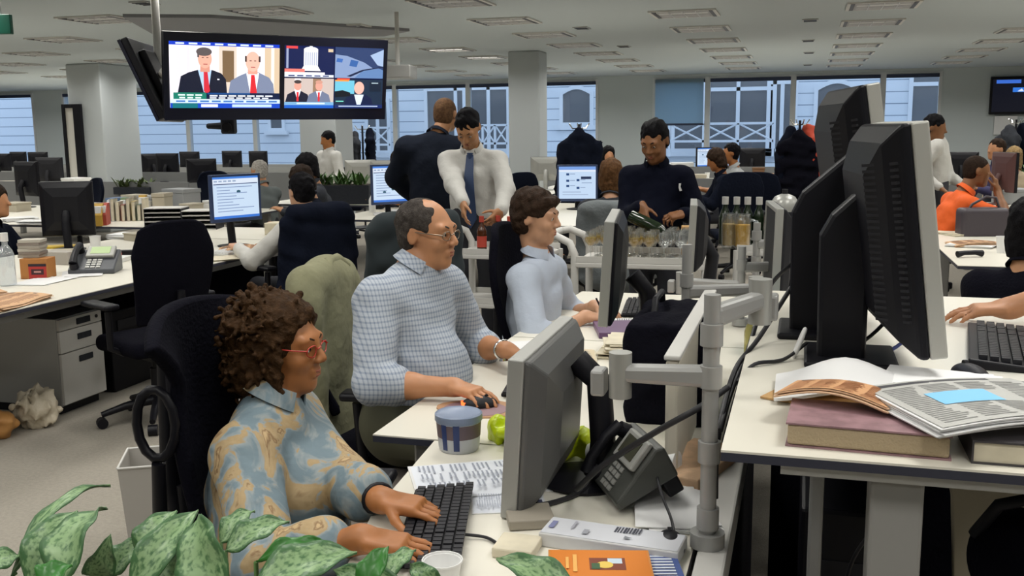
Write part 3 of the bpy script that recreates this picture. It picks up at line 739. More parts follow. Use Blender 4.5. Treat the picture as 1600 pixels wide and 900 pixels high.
ORD = ['nearest', 'second', 'third', 'fourth', 'fifth', 'sixth', 'seventh', 'eighth', 'ninth', 'tenth', 'eleventh', 'twelfth']
CN = ['far left', 'far left', 'leftmost visible', 'outer left', 'left of the television', 'above the television', 'left middle', 'centre', 'right centre', 'right', 'far right']
proto = {False: lightfix(False), True: lightfix(True)}; used = {False: False, True: False}
def proj(p):
    v = np.asarray(p)-CP; z = v @ FW; return 800+FOC*(v @ RT)/z, 450-FOC*(v @ UP)/z, z
for ix, x in enumerate(LX):
    k = 0
    for y in LY:
        pr = proj((x, y, CEIL))
        if pr[2] < 1 or not (-40 < pr[0] < 1640 and pr[1] > -8): continue
        lit = (ix, round(y, 1)) in ((5, 13.1), (5, 14.7), (3, 11.5))
        nm = ['front', 'second', 'third', 'fourth', 'fifth', 'sixth', 'seventh', 'eighth', 'ninth'][min(k, 8)]
        lb = '%s%s square louvred ceiling light of the %s row running to the windows' % ('glowing ' if lit else '', nm, ['leftmost', 'leftmost', 'leftmost', 'second left', 'third left', 'fourth left', 'fifth left', 'middle', 'third right', 'second right', 'rightmost'][ix] if ix > 2 else ['most distant', 'far-off left', 'first left'][ix])
        if not used[lit]:
            o = proto[lit]; used[lit] = True; o.location = (x, y, CEIL)
        else: o = dup(proto[lit], (x, y, CEIL))
        o['label'] = lb; k += 1
for lit in (False, True):
    if not used[lit]:
        for ch in list(proto[lit].children): bpy.data.objects.remove(ch)
        bpy.data.objects.remove(proto[lit])
# small slot vents
VL = ['small dark slot vent at the top left of the ceiling', 'dark slot vent above the middle column', 'dark slot vent beyond the middle column', 'nearest slot vent of the line above the right windows', 'second slot vent of the line above the right windows', 'third slot vent of the line above the right windows', 'farthest slot vent of the line above the right windows']
for i, (px, py) in enumerate(((226, 4), (909, 43), (975, 72), (1266, 31), (1263, 63), (1264, 82), (1262, 101))):
    c = atz(px, py, CEIL)
    v_ = thing('ceiling_vent', VL[i], 'vent', (c[0], c[1], CEIL), 0, 'slot vents in the ceiling')
    q = MB(); q.box((0, 0, -0.006), (0.16, 0.22, 0.010)); q.build('cover', M_grey, v_, bevel=0.003)
    q = MB()
    for j in range(4): q.box((0, -0.075+0.05*j, -0.0125), (0.13, 0.022, 0.004))
    q.build('slot', M_black, v_)
# exit sign, hung box
c = atd(5, 38, 8.0)
es = thing('exit_sign', 'green exit sign hanging at the top left edge', 'sign', (c[0]-0.02, c[1], CEIL), 0.3)
q = MB(); q.box((0, 0, c[2]-CEIL), (0.17, 0.05, 0.155)); q.build('sign_body', mat('exit_green', (0.0, 0.075, 0.045), 0.4), es, bevel=0.006)
q = MB(); q.cyl((0, 0, c[2]-CEIL+0.077), (0, 0, 0), 0.008); q.build('hanger', M_grey, es)
c = atd(622, 113, 9.3)
hb = thing('hanging_box', 'grey box hanging behind the right edge of the television', 'projector', (c[0], c[1], CEIL), 0.2)
q = MB(); q.box((0, 0, c[2]-CEIL), (0.30, 0.36, 0.12)); q.build('housing', M_grey, hb, bevel=0.012)
q = MB(); q.cyl((0, 0, c[2]-CEIL+0.06), (0, 0, 0), 0.02); q.build('pole', M_lgrey, hb)
c = atd(358, 203, 7.6)
sc_ = thing('ceiling_camera', 'small grey camera hanging under the television', 'camera', (c[0], c[1], c[2]+0.12), 0.4)
q = MB(); q.cyl((0, 0, -0.02), (0, 0, 0.30), 0.018); q.build('bracket', M_grey, sc_)
q = MB(); q.box((0, 0, -0.09), (0.10, 0.16, 0.12)); q.cyl((-0.03, 0, -0.09), (-0.16, -0.05, -0.09), 0.03, 0.02); q.build('body', M_charfab, sc_, bevel=0.015)
q = MB(); q.cyl((0, -0.08, -0.10), (0, -0.11, -0.10), 0.035); q.build('lens', M_black, sc_, smooth=40)
# ---------------------------------------------------------------- hanging televisions
def news_main():
    B = (24, 60, 190); L_ = []
    L_ += [('r', 0, 0, 1, 1, (236, 232, 240)), ('r', 0, 0, 1, 0.055, B)]
    for i in range(8): L_ += [('r', 0.06+0.115*i, 0.016, 0.06+0.115*i+0.075, 0.042, (210, 225, 250))]
    L_ += [('r', 0.02, 0.055, 0.30, 0.78, (246, 240, 246)), ('r', 0.44, 0.055, 0.60, 0.78, (222, 206, 190)), ('r', 0.47, 0.12, 0.575, 0.60, (120, 96, 70)), ('r', 0.60, 0.055, 0.70, 0.78, (250, 250, 252)), ('r', 0.86, 0.055, 1, 0.78, (214, 190, 160)), ('r', 0.92, 0.055, 0.95, 0.78, (245, 235, 220)),
           ('r', 0.06, 0.06, 0.10, 0.78, (228, 222, 232)), ('r', 0.15, 0.06, 0.18, 0.78, (226, 220, 230))]
    # left man in a dark suit
    L_ += [('p', [(0.07, 0.78), (0.10, 0.52), (0.17, 0.46), (0.25, 0.42), (0.38, 0.42), (0.46, 0.47), (0.50, 0.56), (0.51, 0.78)], (22, 26, 44)),
           ('p', [(0.25, 0.42), (0.37, 0.42), (0.34, 0.76), (0.30, 0.76)], (176, 205, 240)), ('p', [(0.30, 0.45), (0.335, 0.45), (0.355, 0.74), (0.325, 0.79), (0.30, 0.74)], (206, 44, 60)),
           ('r', 0.27, 0.34, 0.355, 0.45, (214, 148, 128)), ('e', 0.312, 0.25, 0.062, 0.145, (232, 172, 150)), ('e', 0.305, 0.145, 0.070, 0.065, (92, 84, 84)), ('r', 0.245, 0.14, 0.262, 0.23, (92, 84, 84)),
           ('r', 0.285, 0.225, 0.303, 0.238, (80, 50, 50)), ('r', 0.325, 0.225, 0.343, 0.238, (80, 50, 50)), ('r', 0.297, 0.325, 0.335, 0.338, (170, 80, 80)), ('r', 0.42, 0.55, 0.44, 0.57, (220, 220, 230))]
    # right man in a grey suit
    L_ += [('p', [(0.52, 0.78), (0.54, 0.58), (0.62, 0.50), (0.70, 0.44), (0.80, 0.44), (0.90, 0.52), (0.94, 0.62), (0.95, 0.78)], (122, 132, 158)),
           ('p', [(0.685, 0.45), (0.805, 0.45), (0.775, 0.76), (0.72, 0.76)], (245, 246, 250)), ('p', [(0.73, 0.48), (0.762, 0.48), (0.785, 0.76), (0.745, 0.79), (0.72, 0.76)], (214, 40, 50)),
           ('r', 0.70, 0.36, 0.79, 0.47, (226, 160, 140)), ('e', 0.745, 0.275, 0.068, 0.155, (240, 184, 164)), ('r', 0.672, 0.19, 0.690, 0.28, (70, 54, 50)), ('r', 0.80, 0.19, 0.818, 0.28, (70, 54, 50)),
           ('r', 0.715, 0.255, 0.735, 0.268, (80, 50, 50)), ('r', 0.757, 0.255, 0.777, 0.268, (80, 50, 50)), ('r', 0.727, 0.355, 0.768, 0.368, (170, 80, 80))]
    L_ += [('r', 0.03, 0.765, 1, 0.865, (10, 24, 60)), ('r', 0.03, 0.765, 0.32, 0.865, (24, 120, 100)), ('r', 0.33, 0.765, 0.72, 0.79, (20, 70, 130))]
    for i in range(7): L_ += [('r', 0.35+0.085*i, 0.80, 0.35+0.085*i+0.07, 0.822, (236, 240, 248)), ('r', 0.35+0.08*i, 0.835, 0.35+0.08*i+0.06, 0.855, (222, 228, 240))]
    for i in range(3): L_ += [('r', 0.07+0.075*i, 0.79, 0.07+0.075*i+0.06, 0.812, (220, 240, 236)), ('r', 0.08+0.07*i, 0.83, 0.08+0.07*i+0.05, 0.852, (220, 240, 236))]
    L_ += [('r', 0, 0.865, 1, 0.925, (206, 226, 250)), ('r', 0, 0.925, 1, 1, (20, 70, 190)), ('r', 0.02, 0.925, 0.24, 1, (20, 110, 120)), ('r', 0.27, 0.94, 0.42, 0.985, (230, 240, 255)), ('r', 0.55, 0.94, 0.92, 0.985, (190, 215, 250))]
    for i in range(9): L_ += [('r', 0.05+0.105*i, 0.882, 0.05+0.105*i+0.08, 0.908, (70, 120, 190))]
    return L_
def news_quad():
    L_ = [('r', 0, 0, 1, 1, (12, 20, 60))]
    # white domed tower at night
    L_ += [('r', 0.0, 0, 0.49, 0.50, (16, 28, 74)), ('r', 0.19, 0.05, 0.33, 0.34, (226, 228, 236)), ('e', 0.26, 0.06, 0.07, 0.045, (240, 242, 250)), ('r', 0.245, 0.0, 0.275, 0.04, (220, 222, 232)),
           ('p', [(0.16, 0.40), (0.36, 0.40), (0.33, 0.32), (0.19, 0.32)], (244, 240, 236)), ('r', 0.0, 0.37, 0.20, 0.43, (240, 120, 110)), ('r', 0.0, 0.42, 0.40, 0.46, (236, 232, 236)), ('r', 0.0, 0.46, 0.49, 0.50, (220, 226, 240)),
           ('r', 0.02, 0.01, 0.13, 0.05, (230, 70, 70)), ('r', 0.02, 0.05, 0.04, 0.36, (150, 160, 190)), ('r', 0.43, 0.04, 0.48, 0.09, (210, 190, 160))]
    for i in range(6): L_ += [('r', 0.205+0.021*i, 0.10, 0.213+0.021*i, 0.31, (170, 176, 196))]
    for i in range(5): L_ += [('r', 0.04+0.085*i, 0.468, 0.10+0.085*i, 0.488, (50, 60, 110))]
    # studio with a curved desk
    L_ += [('r', 0.50, 0, 1, 0.50, (44, 62, 104)), ('p', [(0.50, 0.12), (0.62, 0.14), (0.80, 0.24), (0.92, 0.36), (1, 0.44), (1, 0.5), (0.5, 0.5)], (132, 152, 190)), ('p', [(0.66, 0.20), (0.74, 0.22), (0.72, 0.32), (0.645, 0.30)], (54, 96, 160)),
           ('p', [(0.52, 0.18), (0.58, 0.19), (0.57, 0.25), (0.51, 0.24)], (60, 104, 176)), ('p', [(0.86, 0.12), (1, 0.02), (1, 0.30), (0.94, 0.28)], (160, 182, 214)), ('p', [(0.70, 0.5), (0.78, 0.38), (0.95, 0.33), (1, 0.36), (1, 0.5)], (96, 128, 176)),
           ('p', [(0.62, 0.47), (0.78, 0.36), (1.0, 0.30), (1, 0.315), (0.8, 0.375), (0.66, 0.48)], (24, 34, 66))]
    # two small men
    L_ += [('r', 0, 0.52, 0.49, 0.97, (200, 184, 176)), ('r', 0.10, 0.52, 0.16, 0.9, (240, 232, 232)), ('r', 0.28, 0.52, 0.36, 0.9, (150, 120, 96))]
    for cx, col, hc in ((0.13, (24, 26, 46), (70, 60, 60)), (0.34, (110, 120, 146), (206, 150, 132))):
        L_ += [('p', [(cx-0.12, 0.90), (cx-0.10, 0.78), (cx-0.03, 0.72), (cx+0.03, 0.72), (cx+0.10, 0.78), (cx+0.12, 0.90)], col), ('p', [(cx-0.03, 0.72), (cx+0.03, 0.72), (cx, 0.88)], (240, 240, 248)), ('r', cx-0.010, 0.74, cx+0.010, 0.89, (214, 44, 54)), ('e', cx, 0.64, 0.036, 0.075, (224, 160, 142)), ('e', cx, 0.575, 0.036, 0.03, hc)]
    L_ += [('r', 0, 0.90, 0.49, 0.95, (120, 170, 210)), ('r', 0, 0.95, 0.49, 1, (24, 90, 190)), ('r', 0.12, 0.91, 0.40, 0.935, (206, 222, 240))]
    # single bald man
    L_ += [('r', 0.50, 0.52, 1, 0.97, (26, 44, 66)), ('r', 0.50, 0.54, 0.70, 0.76, (110, 190, 214)), ('p', [(0.50, 0.72), (0.58, 0.70), (0.66, 0.74), (0.66, 0.80), (0.5, 0.82)], (14, 20, 30)), ('r', 0.86, 0.56, 0.98, 0.72, (20, 34, 52)), ('r', 0.88, 0.57, 0.95, 0.585, (180, 200, 210)),
           ('p', [(0.60, 0.94), (0.62, 0.82), (0.70, 0.77), (0.82, 0.77), (0.88, 0.83), (0.90, 0.94)], (18, 30, 66)), ('p', [(0.70, 0.77), (0.80, 0.77), (0.77, 0.94), (0.73, 0.94)], (214, 224, 240)), ('e', 0.75, 0.66, 0.052, 0.105, (234, 180, 164)),
           ('r', 0.52, 0.505, 0.65, 0.53, (230, 80, 60)), ('r', 0.50, 0.53, 0.64, 0.555, (240, 150, 70)), ('r', 0.50, 0.94, 1, 1, (20, 40, 96)), ('r', 0.54, 0.955, 0.95, 0.975, (170, 186, 214)), ('r', 0.51, 0.875, 0.59, 0.89, (120, 220, 200))]
    return L_
TVO = V3(-4.27, 6.03, 1.665)          # lower left corner of the pair
TVR = nrm((1.10, 1.25, 0.0)); TVN = nrm((TVR[1], -TVR[0], -0.17)); TVU = np.cross(TVN, TVR); TVU = nrm(TVU if TVU[2] > 0 else -TVU)
def television(label, org, r, u, w_, h_, items=None, off=0.0, side='c'):
    r, u = nrm(r), nrm(u); n = np.cross(r, u); base = tuple(map(float, org)); t = thing('television', label, 'television', base, 0, 'televisions hanging from the ceiling')
    Pt = lambda x, y, z: tuple(org+r*x+u*y+n*z)
    q = MB(); q.extr([(0, 0), (w_, 0), (w_, h_), (0, h_)], Pt(0, 0, -0.06), tuple(r), tuple(u), tuple(n*0.05)); q.extr([(0.12, 0.08), (w_-0.12, 0.08), (w_-0.12, h_-0.1), (0.12, h_-0.1)], Pt(0, 0, -0.11), tuple(r), tuple(u), tuple(n*0.05)); q.build('housing', M_black, t, bevel=0.01, base=base)
    bl, br, bb, bt = (0.035, 0.018, 0.085, 0.062) if side == 'l' else ((0.018, 0.032, 0.085, 0.062) if side == 'r' else (0.035, 0.035, 0.08, 0.05))
    q = MB()
    for a, b, c, d in ((0, bl, 0, h_), (w_-br, w_, 0, h_), (bl, w_-br, 0, bb), (bl, w_-br, h_-bt, h_)): q.extr([(a, c), (b, c), (b, d), (a, d)], Pt(0, 0, -0.01), tuple(r), tuple(u), tuple(n*0.022))
    q.build('bezel', mat('tv_bezel', (0.008, 0.009, 0.022), 0.3), t, base=base)
    if items: 
        s = picture('screen', t, (org+r*bl+u*bb+n*0.0)-np.array(base), r, u, w_-bl-br, h_-bb-bt, items, SCREENTV, 0.0003)
    else:
        q = MB(); q.extr([(bl, bb), (w_-br, bb), (w_-br, h_-bt), (bl, h_-bt)], Pt(0, 0, -0.011), tuple(r), tuple(u), tuple(n*0.003)); q.build('screen', M_black, t, base=base)
    return t
TW = 0.835; TH = 0.60
television('left hanging television showing two men in suits and a news banner', TVO, TVR, TVU, TW, TH, news_main(), side='l')
television('right hanging television split into four news pictures', TVO+TVR*TW, TVR, TVU, TW, TH, news_quad(), side='r')
# third set of the cluster, facing away to the left
r3 = nrm((-0.42, 1.0, 0.0)); n3 = nrm((-1.0, -0.42, -0.45)); u3 = nrm(np.cross(r3, n3)); u3 = u3 if u3[2] > 0 else -u3
r3 = -r3
o3 = TVO+V3(-0.09, 0.05, -0.005)-r3*TW
television('black television of the hanging cluster seen edge-on from behind', o3, r3, u3, TW, 0.60)
mt_ = thing('television_mount', 'grey ceiling mount that holds the hanging televisions', 'bracket', (-4.1, 6.9, CEIL))
ctr = TVO+TVR*TW+V3(-0.36, 0.42, 0)
q = MB(); q.prism([tuple(atz(a_, b_, CEIL-0.03)[:2]) for a_, b_ in ((192, 27), (330, 28), (640, 49), (600, 57), (250, 60))], CEIL-0.03, CEIL); q.build('ceiling_sheet', mat('sheet_grey', (0.20, 0.20, 0.215), 0.7), mt_, base=(-4.1, 6.9, CEIL))  # flat grey sheet on the ceiling above the televisions
for s_ in (-0.80,):
    c = ctr+TVR*s_; q = MB(); q.cyl((c[0], c[1], 1.85), (c[0], c[1], CEIL-0.04), 0.03); q.cyl((c[0], c[1], 1.98), tuple(TVO+TVR*(TW+s_)+V3(0, 0, 0.32)-TVN*0.10), 0.025); q.build('pole', M_lgrey, mt_, smooth=40, base=(-4.1, 6.9, CEIL))
# wall television at the right
c0 = aty(1549, 120, YB-0.08); c1 = aty(1640, 178, YB-0.08)
wt = thing('wall_television', 'black television on the right end of the back wall', 'television', (c0[0], YB-0.08, c1[2]))
W3, H3 = float(c1[0]-c0[0]), float(c0[2]-c1[2])
q = MB(); q.bx(0, W3, 0, 0.07, 0, H3); q.build('housing', M_black, wt, bevel=0.01)
picture('screen', wt, (0.04, -0.001, 0.05), (1, 0, 0), (0, 0, 1), W3-0.08, H3-0.1, [('r', 0, 0, 1, 1, (10, 12, 26)), ('r', 0.06, 0.02, 0.5, 0.13, (60, 110, 210)), ('r', 0.36, 0.26, 0.9, 0.40, (50, 120, 220)), ('p', [(0.44, 0.38), (0.52, 0.29), (0.56, 0.38)], (220, 230, 245)), ('r', 0.6, 0.30, 0.8, 0.34, (200, 220, 245))], SCREEN, 0.0004)
# ---------------------------------------------------------------- furniture builders (local: front is +Y, origin on the floor)
def office_chair(label, loc, rz, fab=None, kind='plain', top=1.0, seat_z=0.46, group=None, arms=True):
    fab = fab or M_blackfab
    r = thing('office_chair', label, 'chair', loc, rz, group)
    for k in range(5):
        a = 2*math.pi*k/5+0.3; d = Vector((math.cos(a), math.sin(a), 0))
        q = MB(); q.tube([d*0.03+Vector((0, 0, 0.12)), d*0.18+Vector((0, 0, 0.105)), d*0.30+Vector((0, 0, 0.075))], [0.028, 0.022, 0.016], 8); lg = q.build('leg', M_black, r, smooth=50)
        q = MB(); t = Vector((-d.y, d.x, 0)); q.cyl(d*0.30+t*0.024+Vector((0, 0, 0.03)), d*0.30-t*0.024+Vector((0, 0, 0.03)), 0.029, n=12); q.build('castor', M_black, lg, smooth=40)
    q = MB(); q.cyl((0, 0, 0.09), (0, 0, 0.30), 0.035); q.cyl((0, 0, 0.30), (0, 0, seat_z-0.06), 0.024); q.box((0, -0.02, seat_z-0.065), (0.22, 0.26, 0.05)); q.build('gas_column', M_black, r, smooth=40)
    sf = Soft(); sf.box((0, 0.0, seat_z-0.01), (0.20, 0.19, 0.010), rd=0.035, k=0.02); sf.cap((-0.18, 0.21, seat_z-0.02), (0.18, 0.21, seat_z-0.02), 0.035, k=0.03)
    soft_obj('seat', sf, 0.014, fab, r)
    zb = seat_z+0.12; q = MB()
    if kind == 'wing':
        def fn(u, v):
            x = (u-0.5)*2; z = zb+v*(top-zb); wd = 0.145+0.02*math.sin(v*3.1)-0.03*(1-v)**2
            if v > 0.78: wd += 0.16*((v-0.78)/0.22)**1.3
            y = -0.21-0.07*v-0.03*math.sin(v*3.0)+0.065*x*x*(0.6+0.6*v)
            return (x*wd, y, z-0.050*abs(x)**2.2*(v**3))
    else:
        def fn(u, v):
            x = (u-0.5)*2; z = zb+v*(top-zb); wd = 0.24-0.05*(1-v)**2-0.05*max(0, v-0.75)/0.25*abs(x)
            y = -0.21-0.07*v-0.035*math.sin(v*3.0)+0.045*x*x
            return (x*wd, y, z-0.05*abs(x)**3*(v**2))
    q.grid(fn, 14, 14); b = q.build('backrest', fab, r, smooth=80, solid=0.035, bevel=0.012)
    q = MB(); q.tube([(0, -0.05, seat_z-0.07), (0, -0.22, seat_z-0.06), (0, -0.29, seat_z+0.10), (0, -0.30, seat_z+0.30)], [0.03, 0.032, 0.028, 0.02], 10)
    if kind == 'wing': 
        q.tube([(0, -0.29, seat_z+0.06), (0, -0.33, seat_z+0.30), (0, -0.325, top-0.14)], [0.03, 0.026, 0.02], 8)
        for sx in (-1, 1): q.tube([(sx*0.05, -0.30, seat_z+0.10), (sx*0.13, -0.30, seat_z+0.22), (sx*0.165, -0.275, seat_z+0.41)], [0.02, 0.018, 0.016], 8)
    q.build('back_frame', M_black, r, smooth=50)
    if arms:
        for sx in (-1, 1):
            q = MB()
            if kind == 'wing':
                q.tube([(sx*0.20, -0.05, seat_z-0.05), (sx*0.27, -0.06, seat_z-0.02), (sx*0.285, -0.06, seat_z+0.10), (sx*0.285, -0.03, seat_z+0.21)], 0.019, 8)
                l2 = MB(); l2.tube([(sx*0.165, -0.275+0.045*math.cos(a), seat_z+0.50+0.080*math.sin(a)) for a in [2*math.pi*i/14 for i in range(14)]], 0.011, 8, close=True); l2.build('arm_loop', M_black, r, smooth=60)
            else: q.tube([(sx*0.20, -0.04, seat_z-0.04), (sx*0.28, -0.05, seat_z), (sx*0.285, -0.06, seat_z+0.20)], 0.018, 8)
            ar = q.build('arm_support', M_black, r, smooth=50)
            q = MB(); q.box((sx*0.285, 0.02, seat_z+0.225), (0.085, 0.27, 0.03)); q.build('armrest', M_black, ar, bevel=0.012, smooth=40)
    return r
def page(n=3, seed=0, dark=False):      # window-like picture on a computer screen
    rg = random.Random(seed); L_ = [('r', 0, 0, 1, 1, (206, 226, 248)), ('r', 0, 0, 1, 0.05, (70, 130, 220)), ('r', 0, 0.05, 1, 0.16, (226, 236, 250)), ('r', 0.02, 0.165, 0.98, 0.185, (70, 80, 120)), ('r', 0, 0.94, 1, 1, (60, 120, 214))]
    for i in range(5): L_.append(('r', 0.03+0.1*i, 0.085, 0.10+0.1*i, 0.12, (150, 170, 200)))
    y = 0.24
    for i in range(9):
        wd = rg.uniform(0.25, 0.8); L_.append(('r', 0.08, y, 0.08+wd, y+0.018, (130, 150, 190)));
        if rg.random() < 0.35: L_.append(('e', rg.uniform(0.3, 0.6), y+0.05, 0.045, 0.035, (50, 90, 110)))
        y += 0.072
    return L_
def page_icons():
    L_ = [('r', 0, 0, 1, 1, (196, 218, 244)), ('r', 0, 0, 1, 0.10, (120, 160, 226)), ('r', 0.0, 0.10, 1, 0.16, (226, 234, 248))]
    for cx, cy in ((0.24, 0.24), (0.24, 0.44), (0.24, 0.60), (0.52, 0.42), (0.52, 0.66)): L_ += [('r', cx-0.04, cy-0.035, cx+0.04, cy+0.035, (36, 70, 120)), ('r', cx+0.06, cy-0.02, cx+0.2, cy, (120, 140, 176))]
    L_ += [('r', 0.60, 0.31, 0.88, 0.39, (26, 44, 80)), ('r', 0.62, 0.5, 0.9, 0.515, (120, 140, 176)), ('r', 0.1, 0.78, 0.6, 0.80, (150, 166, 196)), ('r', 0.1, 0.86, 0.8, 0.88, (150, 166, 196))]
    return L_
def monitor(label, loc, rz, w_=0.44, h_=0.30, zc=0.32, pic=None, front=None, back=None, tilt=0.0, stand='plain', group=None, name='computer_monitor', bulge=0.05, bez=0.018, thick=0.035):
    """screen faces -Y, origin on the desk"""
    front = front or M_black; back = back or M_black
    r = thing(name, label, 'monitor', loc, rz, group); ct, st = math.cos(tilt), math.sin(tilt)
    T = lambda x, y, z: (x, y*ct+z*st, zc+z*ct-y*st)     # tilt > 0 leans the top away from the viewer
    def tb(q, x0, x1, y0, y1, z0, z1):
        q.add([T(x, y, z) for z in (z0, z1) for y in (y0, y1) for x in (x0, x1)], [(0, 2, 3, 1), (4, 5, 7, 6), (0, 1, 5, 4), (2, 6, 7, 3), (0, 4, 6, 2), (1, 3, 7, 5)])
    W, H = w_/2, h_/2
    q = MB(); n = 8
    # back shell: lofted from the rim to a smaller, curved rear
    rings = [(0.985, thick*0.8, 0.985), (0.985, thick*1.1, 0.985), (0.80, thick+bulge*0.65, 0.78), (0.45, thick+bulge, 0.45)]
    def ring(sx, y, sz): return [T(W*sx*x, y, H*sz*z) for x, z in ((-1, -1), (0, -1), (1, -1), (1, 0), (1, 1), (0, 1), (-1, 1), (-1, 0))]
    vs = []; fs = []
    for a in rings: vs += ring(*a)
    for i in range(len(rings)-1):
        for k in range(8): fs.append((i*8+k, i*8+(k+1) % 8, i*8+8+(k+1) % 8, i*8+8+k))
    fs += [tuple(range(7, -1, -1)), tuple(range(len(rings)*8-8, len(rings)*8))]
    q.add(vs, fs); q.build('housing', back, r, bevel=0.006)
    q = MB()
    tb(q, -W, -W+bez, -0.002, thick*0.85, -H, H); tb(q, W-bez, W, -0.002, thick*0.85, -H, H); tb(q, -W+bez, W-bez, -0.002, thick*0.85, -H, -H+bez*1.5); tb(q, -W+bez, W-bez, -0.002, thick*0.85, H-bez, H)
    q.build('bezel', front, r, bevel=0.003)
    o = Vector(T(-W+bez, 0.004, -H+bez*1.5)); u = (Vector(T(0, 0, 1))-Vector(T(0, 0, 0)))
    picture('screen', r, o, (1, 0, 0), u, w_-2*bez, h_-2.5*bez, pic or [('r', 0, 0, 1, 1, (10, 11, 16))], SCREEN if pic else PRINT, 0.0004)
    if stand == 'plain':
        q = MB(); q.tube([T(0, thick+0.03, -0.02), (0, thick+0.075, zc-0.10), (0, 0.085, 0.03), (0, 0.085, 0.008)], [0.03, 0.03, 0.03, 0.035], 8); q.build('neck', back, r, smooth=50)
        q = MB(); q.lathe([(0.0, 0.0), (0.115, 0.0), (0.12, 0.008), (0.05, 0.018), (0.0, 0.02)], (0, 0.07, 0), 20); q.build('foot', back, r, smooth=50)
    elif stand == 'wide':
        q = MB(); q.box((0, 0.085, (zc+0.0)/2+0.01), (0.12, 0.035, zc-0.02)); q.build('neck', front, r, bevel=0.008)
        q = MB(); q.box((0, 0.06, 0.009), (0.26, 0.20, 0.018)); q.build('foot', front, r, bevel=0.008)
    return r
def keyboard(label, loc, rz, mt=None, keymt=None, w_=0.45, d_=0.155, group=None):
    r = thing('keyboard', label, 'keyboard', loc, rz, group)
    q = MB(); q.extr([(-d_/2, 0), (d_/2, 0), (d_/2, 0.024), (-d_/2, 0.012)], (-w_/2, 0, 0), (0, 1, 0), (0, 0, 1), (w_, 0, 0)); q.build('keyboard_case', mt or M_black, r, bevel=0.004)
    q = MB()
    for j in range(6):
        y = -d_/2+0.018+j*0.0225; z = 0.013+(y+d_/2)/d_*0.012; n = 14
        x = -w_/2+0.012
        for i in range(22):
            wd = 0.0175
            if i in (15, 18): x += 0.006
            if j == 0 and 4 <= i <= 9:
                if i == 4: q.box((x+wd*3+0.006, y, z+0.004), (wd*6, 0.017, 0.009)); 
                x += wd+0.0015; continue
            q.box((x+wd/2, y, z+0.004), (wd*0.88, 0.0175, 0.009)); x += wd+0.0015
    q.build('keys', keymt or M_dark, r)
    return r
def mouse(label, loc, rz, mt=None, group=None, light=False):
    r = thing('computer_mouse', label, 'mouse', loc, rz, group)
    sf = Soft(); sf.ell((0, 0, 0.008), (0.031, 0.056, 0.026)); sf.box((0, 0, -0.03), (0.1, 0.1, 0.03), rd=0, k=0.002, neg=True); soft_obj('mouse_body', sf, 0.004, mt or M_dark, r)
    q = MB(); q.cyl((-0.004, 0.022, 0.031), (0.004, 0.022, 0.031), 0.007); q.build('scroll_wheel', M_black, r)
    if light:
        q = MB(); q.box((0.0, -0.05, 0.012), (0.03, 0.012, 0.010)); q.build('sensor_glow', mat('red_glow', (1.0, 0.10, 0.02), 0.4, emit=3.0), r)
    return r
def desk_phone(label, loc, rz, body=None, lit=False, scale=1.0):
    body = body or mat('phone_grey', (0.07, 0.075, 0.085), 0.4)
    r = thing('desk_phone', label, 'telephone', loc, rz); r.scale = (scale,)*3
    q = MB(); q.extr([(-0.10, 0), (0.10, 0), (0.10, 0.115), (0.075, 0.125), (-0.10, 0.030)], (-0.13, 0, 0), (0, 1, 0), (0, 0, 1), (0.26, 0, 0)); q.build('phone_body', body, r, bevel=0.008)
    sl = Vector((0, 0.175, 0.095)).normalized(); nn = Vector((0, -sl.z, sl.y))
    P = lambda x, v, h: Vector((x, -0.10, 0.030))+sl*v+nn*h
    q = MB(); q.tube([P(-0.095, 0.012, 0.035), P(-0.095, 0.06, 0.052), P(-0.095, 0.14, 0.052), P(-0.095, 0.192, 0.035)], [0.024, 0.019, 0.019, 0.024], 10); q.cyl(P(-0.095, 0.02, 0.0), P(-0.095, 0.02, 0.035), 0.026, 0.024); q.cyl(P(-0.095, 0.18, 0.0), P(-0.095, 0.18, 0.035), 0.026, 0.024); q.build('handset', M_black, r, smooth=50)
    q = MB(); q.extr([(-0.05, 0.105), (0.11, 0.105), (0.11, 0.205), (-0.05, 0.205)], tuple(P(0, 0, 0.001)), (1, 0, 0), tuple(sl), tuple(nn*0.022)); pn = q.build('display_panel', M_silver, r, bevel=0.006)
    q = MB(); q.extr([(-0.025, 0.125), (0.085, 0.125), (0.085, 0.19), (-0.025, 0.19)], tuple(P(0, 0, 0.022)), (1, 0, 0), tuple(sl), tuple(nn*0.004)); q.build('display', mat('phone_lcd_lit', (0.36, 0.46, 0.24), 0.3, emit=0.35) if lit else mat('phone_lcd', (0.05, 0.05, 0.035), 0.2), pn)
    q = MB()
    for i in range(4):
        for j in range(3): q.extr([(-0.035+0.03*j, 0.012+0.022*i), (-0.012+0.03*j, 0.012+0.022*i), (-0.012+0.03*j, 0.027+0.022*i), (-0.035+0.03*j, 0.027+0.022*i)], tuple(P(0, 0, 0.001)), (1, 0, 0), tuple(sl), tuple(nn*0.005))
    q.build('keypad', M_silver, r)
    return r
def paper_stack(label, loc, rz, n=6, w_=0.21, d_=0.297, mt=None, group=None, jit=0.02, name='paper_stack', seed=0, th=0.0022, cat='papers'):
    rg = random.Random(seed); r = thing(name, label, cat, loc, rz, group)
    for i in range(n):
        q = MB(); q.box((rg.uniform(-jit, jit), rg.uniform(-jit, jit), th*(i+0.5)), (w_, d_, th*0.85), Matrix.Rotation(rg.uniform(-jit, jit)*8, 3, 'Z'))
        q.build('sheet', mt or M_paper, r)
    return r
